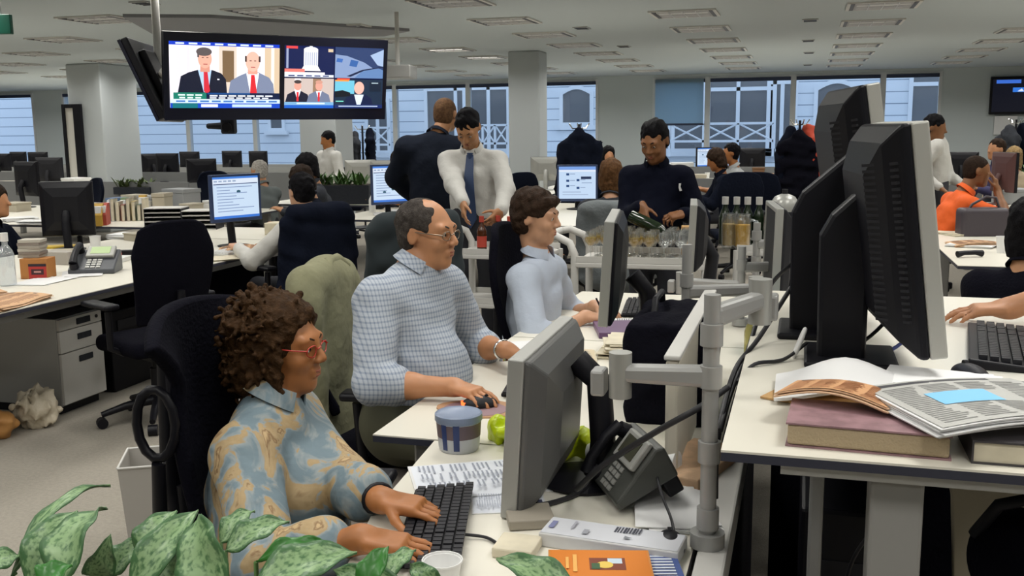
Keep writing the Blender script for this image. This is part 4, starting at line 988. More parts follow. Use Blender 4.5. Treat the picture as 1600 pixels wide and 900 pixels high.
def print_sheet(label, loc, rz, w_=0.21, d_=0.297, cols=2, seed=0, bg=(226, 226, 224), ink=(120, 120, 126), pics=(), name='printed_sheet', curl=0.0, cat='paper'):
    rg = random.Random(seed); r = thing(name, label, cat, loc, rz)
    q = MB(); q.box((0, 0, 0.0008), (w_, d_, 0.0016)); q.build('sheet', M_paper, r)
    L_ = [('r', 0.02, 0.02, 0.98, 0.98, bg)]
    for c in range(cols):
        x0 = 0.07+c*(0.88/cols); x1 = x0+0.88/cols-0.05; y = 0.10
        while y < 0.92:
            if rg.random() < 0.85: L_.append(('r', x0, y, x0+(x1-x0)*rg.uniform(0.5, 1), y+0.014, ink))
            y += 0.034
    L_ += list(pics)
    picture('printing', r, (-w_/2, -d_/2, 0.0017), (1, 0, 0), (0, 1, 0), w_, d_, L_, PRINT, 0.0002)
    return r
def newspaper(label, loc, rz, w_=0.30, d_=0.40, n=4, mt=None, seed=0, pics=(), bg=(196, 196, 190), bow=0.02, ink=(128, 128, 126), printed=True):
    rg = random.Random(seed); r = thing('newspaper', label, 'newspaper', loc, rz); mt = mt or M_paper
    hh = lambda u, v, i: 0.002+0.004*i+bow*math.sin(u*math.pi)*(0.5+0.5*math.sin(v*2+1))+0.004*math.sin(v*7+2)*u
    for i in range(n):
        dx, dy, ra = rg.uniform(-0.008, 0.008), rg.uniform(-0.008, 0.008), rg.uniform(-0.03, 0.03); q = MB()
        if i == n-1: dx = dy = ra = 0.0
        q.grid(lambda u, v: ((u-0.5)*w_+dx-(v-0.5)*ra*d_, (v-0.5)*d_+dy+(u-0.5)*ra*w_, hh(u, v, i)), 10, 10); q.build('sheet', mt, r, smooth=80, solid=0.0022)
    if printed:
        q = MB(); k = 0
        def cell(x0, y0, x1, y1, c):
            q.col = lin(*c); m_ = 10 if lay != 1 else 3
            q.grid(lambda u, v: ((x0+(x1-x0)*u-0.5)*w_*0.97, (0.5-(y1+(y0-y1)*v))*d_*0.97, hh(x0+(x1-x0)*u, 1-(y1+(y0-y1)*v), n-1)+0.0030+0.0005*lay), m_, m_)
        lay = 0; cell(0, 0, 1, 1, bg); lay = 1
        for c in range(4):
            y = 0.16
            while y < 0.95:
                if not any(p[1]-0.01 < 0.05+c*0.235 < p[3] and p[2]-0.01 < y < p[4] for p in pics): cell(0.05+c*0.235, y, 0.05+c*0.235+0.2*rg.uniform(0.7, 1), y+0.016, ink)
                y += 0.036
        cell(0.06, 0.04, 0.8, 0.10, (70, 70, 74)); lay = 2
        for p in pics: cell(p[1], p[2], p[3], p[4], p[5])
        q.build('printing', PRINT, r)
    return r
def book(label, loc, rz, w_=0.15, d_=0.22, t=0.03, cover=(0.3, 0.1, 0.1), group=None, name='book', deco=None):
    r = thing(name, label, 'book', loc, rz, group); cm = mat('cover_%d_%d_%d' % tuple(int(v*255) for v in cover), cover, 0.5)
    q = MB(); q.bx(-w_/2, w_/2, -d_/2, d_/2, 0, 0.003); q.bx(-w_/2, w_/2, -d_/2, d_/2, t-0.003, t); q.bx(-w_/2, -w_/2+0.003, -d_/2, d_/2, 0.003, t-0.003); q.build('cover', cm, r)
    q = MB(); q.bx(-w_/2+0.003, w_/2-0.005, -d_/2+0.004, d_/2-0.004, 0.003, t-0.003); q.build('pages', M_cream, r)
    if deco: picture('cover_print', r, (-w_/2, -d_/2, t), (1, 0, 0), (0, 1, 0), w_, d_, deco, PRINT, 0.0003)
    return r
def cup(label, loc, rad=0.04, h_=0.10, mt=None, inner=None, group=None, name='paper_cup', cat='cup'):
    r = thing(name, label, cat, loc, 0, group)
    q = MB(); q.lathe([(0, 0), (rad*0.75, 0), (rad, h_), (rad*1.05, h_), (rad*1.05, h_-0.004), (rad*0.93, h_-0.004), (rad*0.70, 0.006), (0, 0.006)], n=20); q.build('cup_body', mt or M_white, r, smooth=50)
    if inner: q = MB(); q.lathe([(0, h_*0.7), (rad*0.86, h_*0.7)], n=20); q.build('drink', inner, r)
    return r
def bottle(label, loc, mt, rad=0.037, h_=0.30, neck=0.013, cap=None, lab=None, group=None, name='bottle', cat='bottle', liquid=None):
    r = thing(name, label, cat, loc, 0, group)
    q = MB(); q.lathe([(0, 0), (rad*0.9, 0), (rad, 0.008), (rad, h_*0.58), (rad*0.85, h_*0.66), (neck, h_*0.78), (neck, h_*0.94), (neck*1.15, h_*0.94), (neck*1.15, h_*0.97), (0, h_*0.97)], n=16); q.build('bottle_body', mt, r, smooth=50)
    if cap: q = MB(); q.cyl((0, 0, h_*0.84), (0, 0, h_), neck*1.3, n=12); q.build('cap', cap, r, smooth=40)
    if lab: q = MB(); q.lathe([(rad*1.012, h_*0.16), (rad*1.012, h_*0.46)], n=16); q.build('bottle_label', lab, r, smooth=50)
    if liquid: q = MB(); q.lathe([(0, 0.004), (rad*0.92, 0.004), (rad*0.92, h_*0.5), (0, h_*0.5)], n=14); q.build('liquid', liquid, r, smooth=50)
    return r
def pedestal(label, loc, rz, w_=0.42, d_=0.56, h_=0.56, body=None, front=None):
    r = thing('drawer_pedestal', label, 'cabinet', loc, rz)
    q = MB(); q.bx(-w_/2, w_/2, -d_/2, d_/2, 0.05, h_); q.build('body', body or M_grey, r, bevel=0.004)
    q = MB(); q.bx(-w_/2+0.02, w_/2-0.02, -d_/2+0.03, d_/2-0.03, 0.0, 0.05); q.build('plinth', M_black, r)
    zs = [(0.06, 0.35), (0.356, h_-0.075), (h_-0.07, h_-0.005)]
    for i, (a, b) in enumerate(zs):
        q = MB(); q.bx(-w_/2+0.004, w_/2-0.004, -d_/2-0.018, -d_/2, a, b); dr = q.build('drawer', front or M_lgrey, r, bevel=0.003)
        q = MB(); zc = b-0.05 if i < 2 else (a+b)/2; q.box((0.02, -d_/2-0.021, zc), (0.11, 0.006, 0.034)); q.build('handle', M_charfab, dr)
    q = MB(); q.cyl((w_/2-0.05, -d_/2-0.024, h_-0.035), (w_/2-0.05, -d_/2-0.017, h_-0.035), 0.010); q.build('lock', M_dark, r)
    return r
def desk(label, poly, z=0.73, legs=(), th=0.022, name='desk', beam=None, screen=None, group=None, legw=0.07):
    cx, cy = sum(p[0] for p in poly)/len(poly), sum(p[1] for p in poly)/len(poly)
    r = thing(name, label, 'desk', (cx, cy, 0), 0, group)
    q = MB(); q.prism([(x-cx, y-cy) for x, y in poly], z-0.004, z); tp = q.build('desktop', M_desk, r)
    q = MB(); q.prism([(x-cx, y-cy) for x, y in poly], z-th, z-0.004); q.build('edge_band', M_edge, tp)
    for x, y in legs:
        q = MB(); q.bx(x-cx-legw/2, x-cx+legw/2, y-cy-legw/2, y-cy+legw/2, 0, z-th); q.build('leg', M_grey, r, bevel=0.008)
    if beam:
        for x0, x1, y0, y1 in beam: q = MB(); q.bx(x0-cx, x1-cx, y0-cy, y1-cy, z-th-0.05, z-th); q.build('frame_rail', M_grey, r)
    return r
def cable(label, pts, r_=0.004, mt=None, name='cable'):
    P = [Vector(tuple(map(float, p))) for p in pts]; out = []
    for i in range(len(P)-1):
        p0 = P[max(i-1, 0)]; p1 = P[i]; p2 = P[i+1]; p3 = P[min(i+2, len(P)-1)]
        for k in range(6):
            t = k/6; out.append(0.5*((2*p1)+(p2-p0)*t+(2*p0-5*p1+4*p2-p3)*t*t+(-p0+3*p1-3*p2+p3)*t**3))
    out.append(P[-1]); q = MB(); q.tube(out, r_, 6); o = q.build(name, mt or M_cable, smooth=60)
    return tag(o, label, 'cable')
M_cover = {}
# ---------------------------------------------------------------- row of desks with the three seated people
DZ = 0.73
desk('white desk with a slanted front edge under the curly-haired woman\'s keyboard', [(-0.955, 2.475), (-0.905, 1.95), (-0.835, 1.66), (-0.70, 1.52), (-0.19, 1.30), (-0.19, 2.475)], legs=[(-0.72, 1.75), (-0.30, 1.5)], group=None)
desk('white desk at which the grey-haired man in the checked shirt works', [(-1.145, 2.485), (-0.19, 2.485), (-0.19, 3.855), (-1.135, 3.855)], legs=[(-1.02, 2.60), (-1.02, 3.70), (-0.28, 2.6)], beam=[(-1.05, -0.3, 2.58, 2.62)])
desk('white desk at which the young man in the pale blue shirt writes', [(-1.135, 3.865), (-0.19, 3.865), (-0.19, 5.05), (-1.10, 5.05)], legs=[(-1.02, 4.0), (-1.02, 4.92), (-0.28, 4.92)])
# rail and panel along the back of the row
rl = thing('cable_rail', 'grey rail and dark panel along the back of the desk row', 'rail', (-0.145, 3.3, 0))
q = MB(); q.bx(-0.035, 0.025, -2.05, 0.08, 0.66, 0.735); q.build('rail_top', M_lgrey, rl, bevel=0.006)
q = MB(); q.bx(-0.02, 0.015, -2.0, 0.08, 0.0, 0.66); q.build('panel', M_blackfab, rl)  # coloured black to give the deep shade beside the raised desk
# woman's monitor: near lower corner at the desk, far end further along the row
ma, mb_ = V3(-0.603, 1.985, 0), V3(-0.612, 2.50, 0)
mc = (ma+mb_)/2; md_ = nrm(mb_-ma); WM = float(np.linalg.norm(mb_-ma))
# screen faces the woman (-X): local -Y must point to -X  -> local X runs from far to near
rzm = math.atan2(-md_[1], -md_[0])
wm = monitor('large silver-edged monitor facing the curly-haired woman', (mc[0], mc[1], DZ), rzm, WM, 0.36, 0.183, front=mat('monitor_grey', (0.36, 0.36, 0.34), 0.4, 0.2), back=mat('monitor_back', (0.10, 0.10, 0.098), 0.35), tilt=-0.10+0.16, stand=None, bulge=0.055, thick=0.04, bez=0.02)
q = MB(); q.tube([(-0.03, 0.10, 0.30), (-0.03, 0.155, 0.25), (-0.03, 0.165, 0.10), (-0.03, 0.16, 0.012)], [0.032, 0.032, 0.032, 0.036], 10); q.build('neck', M_black, wm, smooth=50)
q = MB(); q.lathe([(0, 0), (0.11, 0), (0.115, 0.008), (0.05, 0.016), (0, 0.018)], (-0.03, 0.12, 0), 24); q.build('foot', M_black, wm, smooth=50)
# the man's monitor and the young man's
p = V3(-0.60, 3.28, DZ)
m2 = monitor('slim silver-edged monitor standing in front of the grey-haired man', (-0.632, 3.28, DZ), math.radians(-90+8), 0.50, 0.335, 0.395, front=M_silver, back=M_black, tilt=0.06, stand=None, bulge=0.035, thick=0.035)
q = MB(); q.tube([(0, 0.09, 0.36), (0, 0.14, 0.30), (0, 0.15, 0.05), (0, 0.145, 0.01)], 0.03, 8); q.build('neck', M_black, m2, smooth=50)
q = MB(); q.lathe([(0, 0), (0.115, 0), (0.12, 0.008), (0.05, 0.018), (0, 0.02)], (0, 0.13, 0), 20); q.build('foot', M_black, m2, smooth=50)
monitor('silver-edged monitor at the young man\'s desk in front of the drinks trolley', (-0.50, 4.62, DZ), math.radians(-84), 0.42, 0.30, 0.36, front=M_silver, back=M_dark, tilt=0.04, bulge=0.05)
c = atd(1198, 410, 4.0)
monitor('silver-edged monitor standing right of the drinks trolley', (c[0]-0.0, c[1]+0.22, DZ), math.radians(-83), 0.46, 0.37, 0.34, front=M_silver, back=M_dark, tilt=0.02, bulge=0.05)
# keyboard, papers, tub
kb = keyboard('black keyboard under the curly-haired woman\'s hands', (-0.738, 1.905, DZ), math.radians(-90+15), w_=0.41, d_=0.135)
print_sheet('white printed sheets spread beside the woman\'s keyboard', (-0.735, 2.22, DZ+0.0005), math.radians(-62), 0.25, 0.34, 3, 4, (222, 226, 234), (150, 156, 170))
print_sheet('white sheet with a dark band lying by the foot of the woman\'s monitor', (-0.625, 2.08, DZ+0.0002), math.radians(-70), 0.12, 0.17, 2, 7, (222, 226, 234), (170, 176, 190), pics=(('r', 0.6, 0.05, 0.95, 0.3, (60, 64, 90)),))
# tub of sweets
tb = thing('plastic_tub', 'white and navy plastic tub on the desk corner in front of the grey-haired man', 'tub', (-0.865, 2.425, DZ))
q = MB(); q.lathe([(0, 0), (0.050, 0), (0.055, 0.01), (0.061, 0.092), (0, 0.092)], n=28); q.build('tub_body', mat('tub_white', (0.50, 0.52, 0.56), 0.35), tb, smooth=50)
q = MB(); q.lathe([(0.0615, 0.080), (0.064, 0.084), (0.064, 0.100), (0.060, 0.103), (0.056, 0.099), (0, 0.098)], n=28); q.build('rim', mat('tub_rim', (0.22, 0.27, 0.38), 0.4), tb, smooth=50)
q = MB(); q.lathe([(0.0578, 0.040), (0.0606, 0.078)], n=28); q.build('paper_label', mat('tub_label', (0.13, 0.09, 0.10), 0.5), tb, smooth=50)
for a in (-1.35, -1.95, 2.9):
    q = MB(); q.grid(lambda u, v: ((0.0548+0.0062*v+0.0008)*math.cos(a+(u-0.5)*0.28), (0.0548+0.0062*v+0.0008)*math.sin(a+(u-0.5)*0.28), 0.010+0.072*v), 4, 2); q.build('stripe', mat('tub_navy', (0.02, 0.04, 0.14), 0.45), tb)
# lime bag and mouse mat
sf = Soft(); rg = np.random.RandomState(5)
c0, c1 = atz(786, 694, DZ), atz(905, 722, DZ); c = (c0+c1)/2
for i in range(11):
    p = c0+(c1-c0)*(i/10); sf.ell(p+V3(rg.uniform(-0.02, 0.02), rg.uniform(-0.02, 0.04), rg.uniform(0.025, 0.05)), (rg.uniform(0.035, 0.05), rg.uniform(0.03, 0.045), rg.uniform(0.03, 0.05)), k=0.02)
sf.box(c+V3(0.0, 0, -0.5), (0.5, 0.5, 0.5), rd=0, k=0.003, neg=True)
tag(soft_obj('carrier_bag', sf, 0.007, mat('lime_plastic', (0.50, 0.62, 0.005), 0.35, bump=0.4, bscale=30), org=(c[0], c[1], DZ), noise=(0.010, 55, 3)), 'crumpled lime green bag behind the woman\'s monitor', 'bag')
mm = thing('mouse_mat', 'rounded tan and mauve mouse mat under the grey-haired man\'s hand', 'mat', (-0.93, 2.80, DZ))
q = MB(); q.prism([(0.12*math.cos(t)*(1+0.15*math.cos(2*t)), 0.10*math.sin(t)) for t in [2*math.pi*i/24 for i in range(24)]], 0, 0.004); q.build('base', mat('mat_tan', (0.42, 0.24, 0.13), 0.7), mm)
q = MB(); q.prism([(0.10*math.cos(t)-0.01, 0.08*math.sin(t)-0.01) for t in [2*math.pi*i/24 for i in range(24)]], 0.004, 0.005); q.build('printed_top', mat('mat_mauve', (0.28, 0.18, 0.20), 0.7), mm)
mouse('dark mouse with a red glow under the grey-haired man\'s fingers', (-0.935, 2.815, DZ+0.005), math.radians(-65), light=True)
kb2 = keyboard('black keyboard on the grey-haired man\'s desk', (-0.86, 3.17, DZ), math.radians(-90+8), w_=0.42)
newspaper('folded newspaper at the grey-haired man\'s far hand', (-0.83, 3.46, DZ), 0.25, 0.26, 0.30, 3, M_cream, 3, bow=0.015, bg=(206, 190, 160))
# dark bag and monitor box in the middle of the row
sf = Soft(); c = V3(-0.36, 2.98, DZ)
sf.box(c+V3(0, 0, 0.14), (0.10, 0.19, 0.135), rd=0.02); sf.ell(c+V3(-0.02, -0.1, 0.27), (0.06, 0.08, 0.03), k=0.03); sf.ell(c+V3(0.02, 0.1, 0.28), (0.06, 0.07, 0.03), k=0.03)
bg = soft_obj('laptop_bag', sf, 0.010, M_blackfab, org=(c[0], c[1], DZ), noise=(0.006, 30, 2)); tag(bg, 'black laptop bag standing on the desk behind the woman\'s monitor', 'bag')
q = MB(); q.tube([(-0.05, -0.10, 0.28), (-0.05, -0.07, 0.345), (-0.05, 0.07, 0.345), (-0.05, 0.10, 0.28)], 0.010, 8); q.build('handle', M_black, bg, smooth=50)
paper_stack('white sheets piled behind the black laptop bag', (-0.56, 3.68, DZ), 0.1, 14, 0.30, 0.22, M_cream, seed=4, th=0.004)
paper_stack('loose white paper by the grey-haired man\'s far elbow', (-0.98, 3.62, DZ), 0.5, 4, 0.22, 0.30, M_paper, seed=6)
newspaper('small folded salmon newspaper on the third desk left of the divider panel', (*atz(1052, 503, DZ)[:2], DZ), 0.6, 0.18, 0.24, 4, M_salmon, 12, bow=0.03, bg=(206, 160, 116), ink=(150, 96, 60))
# privacy screen between the desks
ps = thing('desk_divider', 'cream upright divider panel standing on the desk behind the phone', 'divider', (-0.285, 2.32, DZ))
q = MB(); q.bx(-0.016, 0.016, 0, 1.05, 0.0, 0.30); q.build('panel', mat('divider_cream', (0.62, 0.58, 0.48), 0.8), ps, bevel=0.008)
q = MB(); q.bx(-0.02, 0.02, -0.004, 1.055, 0.30, 0.313); q.build('top_trim', M_lgrey, ps, bevel=0.004)
# phone in front of it
ph = desk_phone('dark desk phone leaning on its stand by the divider panel', (-0.365, 2.20, DZ), math.radians(-62), body=mat('phone_olive', (0.055, 0.058, 0.052), 0.45), scale=1.0)
ph.rotation_euler = (math.radians(28), 0, math.radians(-62)); ph.location = (*atz(992, 778, DZ)[:2], DZ+0.048); ph.scale = (0.78, 0.78, 0.66)
q = MB(); q.prism([(-0.10, 0.05), (0.10, 0.05), (0.10, 0.10), (-0.10, 0.10)], -0.075, 0.06); q.build('stand', M_black, ph, bevel=0.006)
# monitor-arm poles with their arms
def arm_pole(label, x, y, h_, rise, aim, arm_z, double=None):
    r = thing('monitor_arm', label, 'monitor arm', (x, y, 0.735))
    q = MB(); q.cyl((0, 0, 0), (0, 0, h_), 0.0165, n=16); q.cyl((0, 0, 0), (0, 0, 0.03), 0.035, n=16); q.build('pole', M_grey, r, smooth=40)
    for z in rise: q = MB(); q.cyl((0, 0, z-0.022), (0, 0, z+0.022), 0.0225, n=16); q.build('pole_ring', M_grey, r, smooth=40)
    for az, tgt in zip(arm_z if hasattr(arm_z, '__len__') else [arm_z], aim if isinstance(aim, list) else [aim]):
        t = Vector(tgt); d = (t-Vector((0, 0, az))); dn = Vector((d.x, d.y, 0)).normalized(); sd = Vector((-dn.y, dn.x, 0))
        q = MB(); q.extr([(0.0, -0.022), (0.0, 0.022), (d.length, 0.020+d.z), (d.length, -0.016+d.z)], Vector((0, 0, az))-sd*0.018, tuple(dn), (0, 0, 1), tuple(sd*0.036)); a_ = q.build('arm', M_grey, r, bevel=0.010)
        q = MB(); q.cyl(t+Vector((0, 0, -0.05)), t+Vector((0, 0, 0.045)), 0.024, n=16); q.build('joint', M_silver, a_, smooth=40)
        q = MB(); q.box(t+dn*0.045+Vector((0, 0, -0.02)), (0.03, 0.05, 0.055)); q.build('bracket', M_grey, a_, bevel=0.006)
    return r
arm_pole('nearest grey monitor-arm pole, at the corner of the raised desk', -0.163, 1.95, 0.52, (0.06, 0.20, 0.355, 0.44), [(-0.185, 0.02, 0.345), (0.085, 0.16, 0.485)], [0.355, 0.475])
c = aty(1072, 480, 3.3)
arm_pole('second grey monitor-arm pole, behind the divider panel', c[0]-0.0, 3.3, 0.46, (0.18, 0.34), [(0.22, 0.10, 0.30)], [0.30])
c = aty(1072, 440, 4.5)
arm_pole('third grey monitor-arm pole with two arms, beside the young man\'s monitor', -0.24, 4.30, 0.34, (0.14, 0.26), [(-0.26, 0.05, 0.17), (0.24, 0.10, 0.25)], [0.17, 0.25])
arm_pole('fourth grey monitor-arm pole, in front of the drinks trolley', -0.20, 4.75, 0.40, (0.22, 0.34), [(0.20, 0.0, 0.30)], [0.30])
# things near the bottom edge of the picture
cup('white paper cup at the near end of the woman\'s desk', (*atz(692, 917, DZ)[:2], DZ), 0.037, 0.055, mt=M_white)
bk = book('orange paperback with a small picture on its cover', (*atz(937, 884, DZ+0.03)[:2], DZ+0.018), math.radians(-76), 0.125, 0.195, 0.016, (0.55, 0.20, 0.03), deco=[('r', 0.02, 0.02, 0.98, 0.98, (206, 120, 36)), ('r', 0.30, 0.25, 0.72, 0.60, (120, 60, 40)), ('r', 0.32, 0.28, 0.5, 0.42, (190, 206, 220)), ('e', 0.55, 0.45, 0.12, 0.08, (220, 190, 90)), ('r', 0.5, 0.5, 0.7, 0.58, (60, 90, 60)), ('r', 0.2, 0.72, 0.8, 0.76, (226, 170, 90)), ('r', 0.3, 0.80, 0.7, 0.83, (226, 170, 90))])
book('blue and white book under the orange paperback', (*atz(962, 893, DZ+0.01)[:2], DZ), math.radians(-74), 0.135, 0.25, 0.017, (0.10, 0.16, 0.34), deco=[('r', 0, 0, 1, 1, (70, 90, 150))]+[('r', 0.1+0.1*i, 0.05, 0.15+0.1*i, 0.95, (210, 216, 226)) for i in range(8)])
cb = thing('carton', 'long white carton with a barcode lying behind the orange paperback', 'box', (*atz(957, 845, DZ+0.015)[:2], DZ), math.radians(-5))
q = MB(); q.bx(-0.145, 0.145, -0.045, 0.045, 0, 0.030); q.build('carton_body', mat('carton_white', (0.60, 0.60, 0.60), 0.6), cb, bevel=0.003)
picture('carton_print', cb, (-0.145, -0.045, 0.0305), (1, 0, 0), (0, 1, 0), 0.29, 0.09, [('r', 0.01, 0.03, 0.99, 0.97, (196, 198, 204))]+[('r', 0.50+0.022*i, 0.10, 0.50+0.022*i+(0.012 if i % 3 else 0.017), 0.42, (60, 62, 74)) for i in range(9)]+[('r', 0.04, 0.3, 0.08, 0.7, (120, 124, 160)), ('r', 0.3, 0.55, 0.34, 0.8, (150, 152, 160)), ('p', [(0.60, 0.62), (0.66, 0.70), (0.60, 0.78)], (120, 124, 130)), ('r', 0.2, 0.2, 0.22, 0.6, (160, 160, 170))], PRINT, 0.0003)
q = MB(); q.bx(-0.575, -0.49, 1.79, 1.875, DZ, DZ+0.022); o = q.build('notepad', M_cream, bevel=0.004, org=(-0.53, 1.83, DZ)); tag(o, 'cream pad of paper lying below the woman\'s monitor', 'notepad')
q = MB(); q.box((-0.55, 1.99, DZ+0.012), (0.10, 0.10, 0.022), Matrix.Rotation(0.4, 3, 'Z')); o = q.build('small_box', mat('box_tan_blue', (0.30, 0.27, 0.22), 0.6), bevel=0.003, org=(-0.55, 1.99, DZ)); tag(o, 'small tan and blue box below the corner of the woman\'s monitor', 'box')
mouse('black mouse by the foot of the nearest monitor-arm pole', (-0.235, 1.925, DZ), 0.2, M_black)
# rolled paper, brown envelope, books beyond the phone
q = MB(); q.cyl((-0.50, 2.40, DZ+0.03), (-0.27, 2.33, DZ+0.045), 0.028, n=20); o = q.build('rolled_paper', M_white, smooth=40, org=(-0.4, 2.38, DZ)); tag(o, 'white roll of paper lying behind the desk phone', 'paper roll')
q = MB(); q.box((-0.235, 2.42, DZ+0.016), (0.14, 0.30, 0.03), Matrix.Rotation(-0.3, 3, 'Z')); o = q.build('envelope', M_salmon, bevel=0.004, org=(-0.235, 2.42, DZ)); tag(o, 'thick tan envelope lying between the phone and the nearest pole', 'envelope')
paper_stack('white papers lying under the nearest monitor-arm pole', (-0.26, 2.14, DZ), 0.3, 6, 0.14, 0.25, M_paper, seed=9)
cable('thick black cable looping from the phone over to the raised desk', [(-0.475, 2.13, DZ+0.03), (-0.40, 2.05, DZ+0.12), (-0.28, 2.0, DZ+0.22), (-0.19, 2.0, DZ+0.28), (-0.14, 2.1, DZ+0.30)], 0.007)
cable('thin black cable running from the woman\'s keyboard to her monitor', [(-0.66, 1.86, DZ+0.012), (-0.61, 1.87, DZ+0.006), (-0.56, 1.83, DZ+0.006), (-0.50, 1.80, DZ+0.006)], 0.0035)
cable('black cable trailing round the foot of the woman\'s monitor', [(-0.60, 2.15, DZ+0.008), (-0.55, 2.07, DZ+0.008), (-0.48, 2.16, DZ+0.008), (-0.46, 2.24, DZ+0.02)], 0.006)
cable('grey charger lead winding down from the phone to the near mouse', [(-0.30, 2.14, DZ+0.10), (-0.27, 2.06, DZ+0.06), (-0.235, 1.97, DZ+0.03), (-0.22, 1.84, DZ+0.008), (-0.24, 1.78, DZ+0.008), (-0.29, 1.76, DZ+0.026)], 0.0035)
# ---------------------------------------------------------------- raised desk at the right
RZ_ = 1.05
rd = thing('standing_desk', 'raised white desk with thick grey legs at the right edge', 'desk', (0.6, 2.35, 0))
q = MB(); q.bx(-0.716, 0.22, -0.735, 0.95, RZ_-0.004, RZ_); t_ = q.build('desktop', M_desk, rd, base=None)
q = MB(); q.bx(-0.716, 0.22, -0.735, 0.95, RZ_-0.019, RZ_-0.004); q.build('edge_band', M_edge, t_)
q = MB(); q.bx(-0.66, 0.2, 0.45, 0.47, 0.10, RZ_-0.02); q.build('dark_fill_panel', M_blackfab, rd)  # black sheet added in place of the shade under the raised desk
q = MB(); q.bx(-0.62, 0.2, -0.70, -0.66, RZ_-0.045, RZ_-0.019); q.build('frame_rail', M_lgrey, rd)
lx = float(aty(1398, 760, 1.72)[0])-0.6
q = MB(); q.bx(lx-0.042, lx+0.042, -0.675, -0.595, 0.02, RZ_-0.045); q.build('leg', mat('leg_grey', (0.28, 0.275, 0.26), 0.45), rd, bevel=0.006)
q = MB(); q.bx(lx-0.06, lx+0.06, -0.85, 0.10, 0.0, 0.03); q.build('leg_foot', M_grey, rd, bevel=0.006)
q = MB(); q.bx(lx-0.13, lx-0.10, -0.2, -0.17, 0.02, RZ_-0.02); q.build('leg', M_grey, rd, bevel=0.006)
c = aty(1560, 800, 2.4)
wb = thing('leaning_board', 'beige slanted board under the raised desk', 'board', (c[0], 2.4, 0))
q = MB(); q.extr([(-0.05, 0.0), (0.20, 0.0), (0.0, RZ_-0.06), (-0.16, RZ_-0.06), (-0.10, 0.72)], (0, 0, 0), (1, 0, 0), (0, 0, 1), (0, 0.03, 0)); q.build('board', mat('board_beige', (0.46, 0.41, 0.30), 0.7), wb, bevel=0.004)
# black tower added to fill in the darkness under it
q = MB(); q.bx(0.02, 0.19, 2.25, 2.75, 0, 0.72); o = q.build('dark_fill_tower', M_black, bevel=0.01, org=(0.1, 2.5, 0)); tag(o, 'tall black tower added to darken the space under the raised desk', 'computer')
q = MB(); q.bx(0.05, 0.16, 2.246, 2.2502, 0.55, 0.60); q.build('drive_bay', M_dark, o, base=(0.1, 2.5, 0))
cable('black cable hanging under the raised desk', [(0.23, 1.9, 0.93), (0.17, 1.92, 0.84), (0.12, 1.95, 0.74), (0.10, 2.0, 0.6)], 0.004)
q = MB(); sf = Soft(); c = atd(1600, 880, 1.9); sf.ell(c, (0.10, 0.14, 0.10)); sf.ell(c+V3(0.08, 0.05, -0.05), (0.13, 0.15, 0.12)); sf.ell(c+V3(0.05, 0.05, -0.30), (0.10, 0.12, 0.25))
o = soft_obj('backpack', sf, 0.012, M_blackfab, org=(c[0], c[1], 0)); tag(o, 'black backpack hanging in the lower right corner under the raised desk', 'bag')
q = MB(); q.tube([(-0.09, 0, 0.05+c[2]), (-0.06, -0.05, 0.13+c[2]), (0.02, -0.06, 0.16+c[2]), (0.08, -0.04, 0.12+c[2])], 0.012, 8); q.build('strap', M_dark, o, smooth=60)
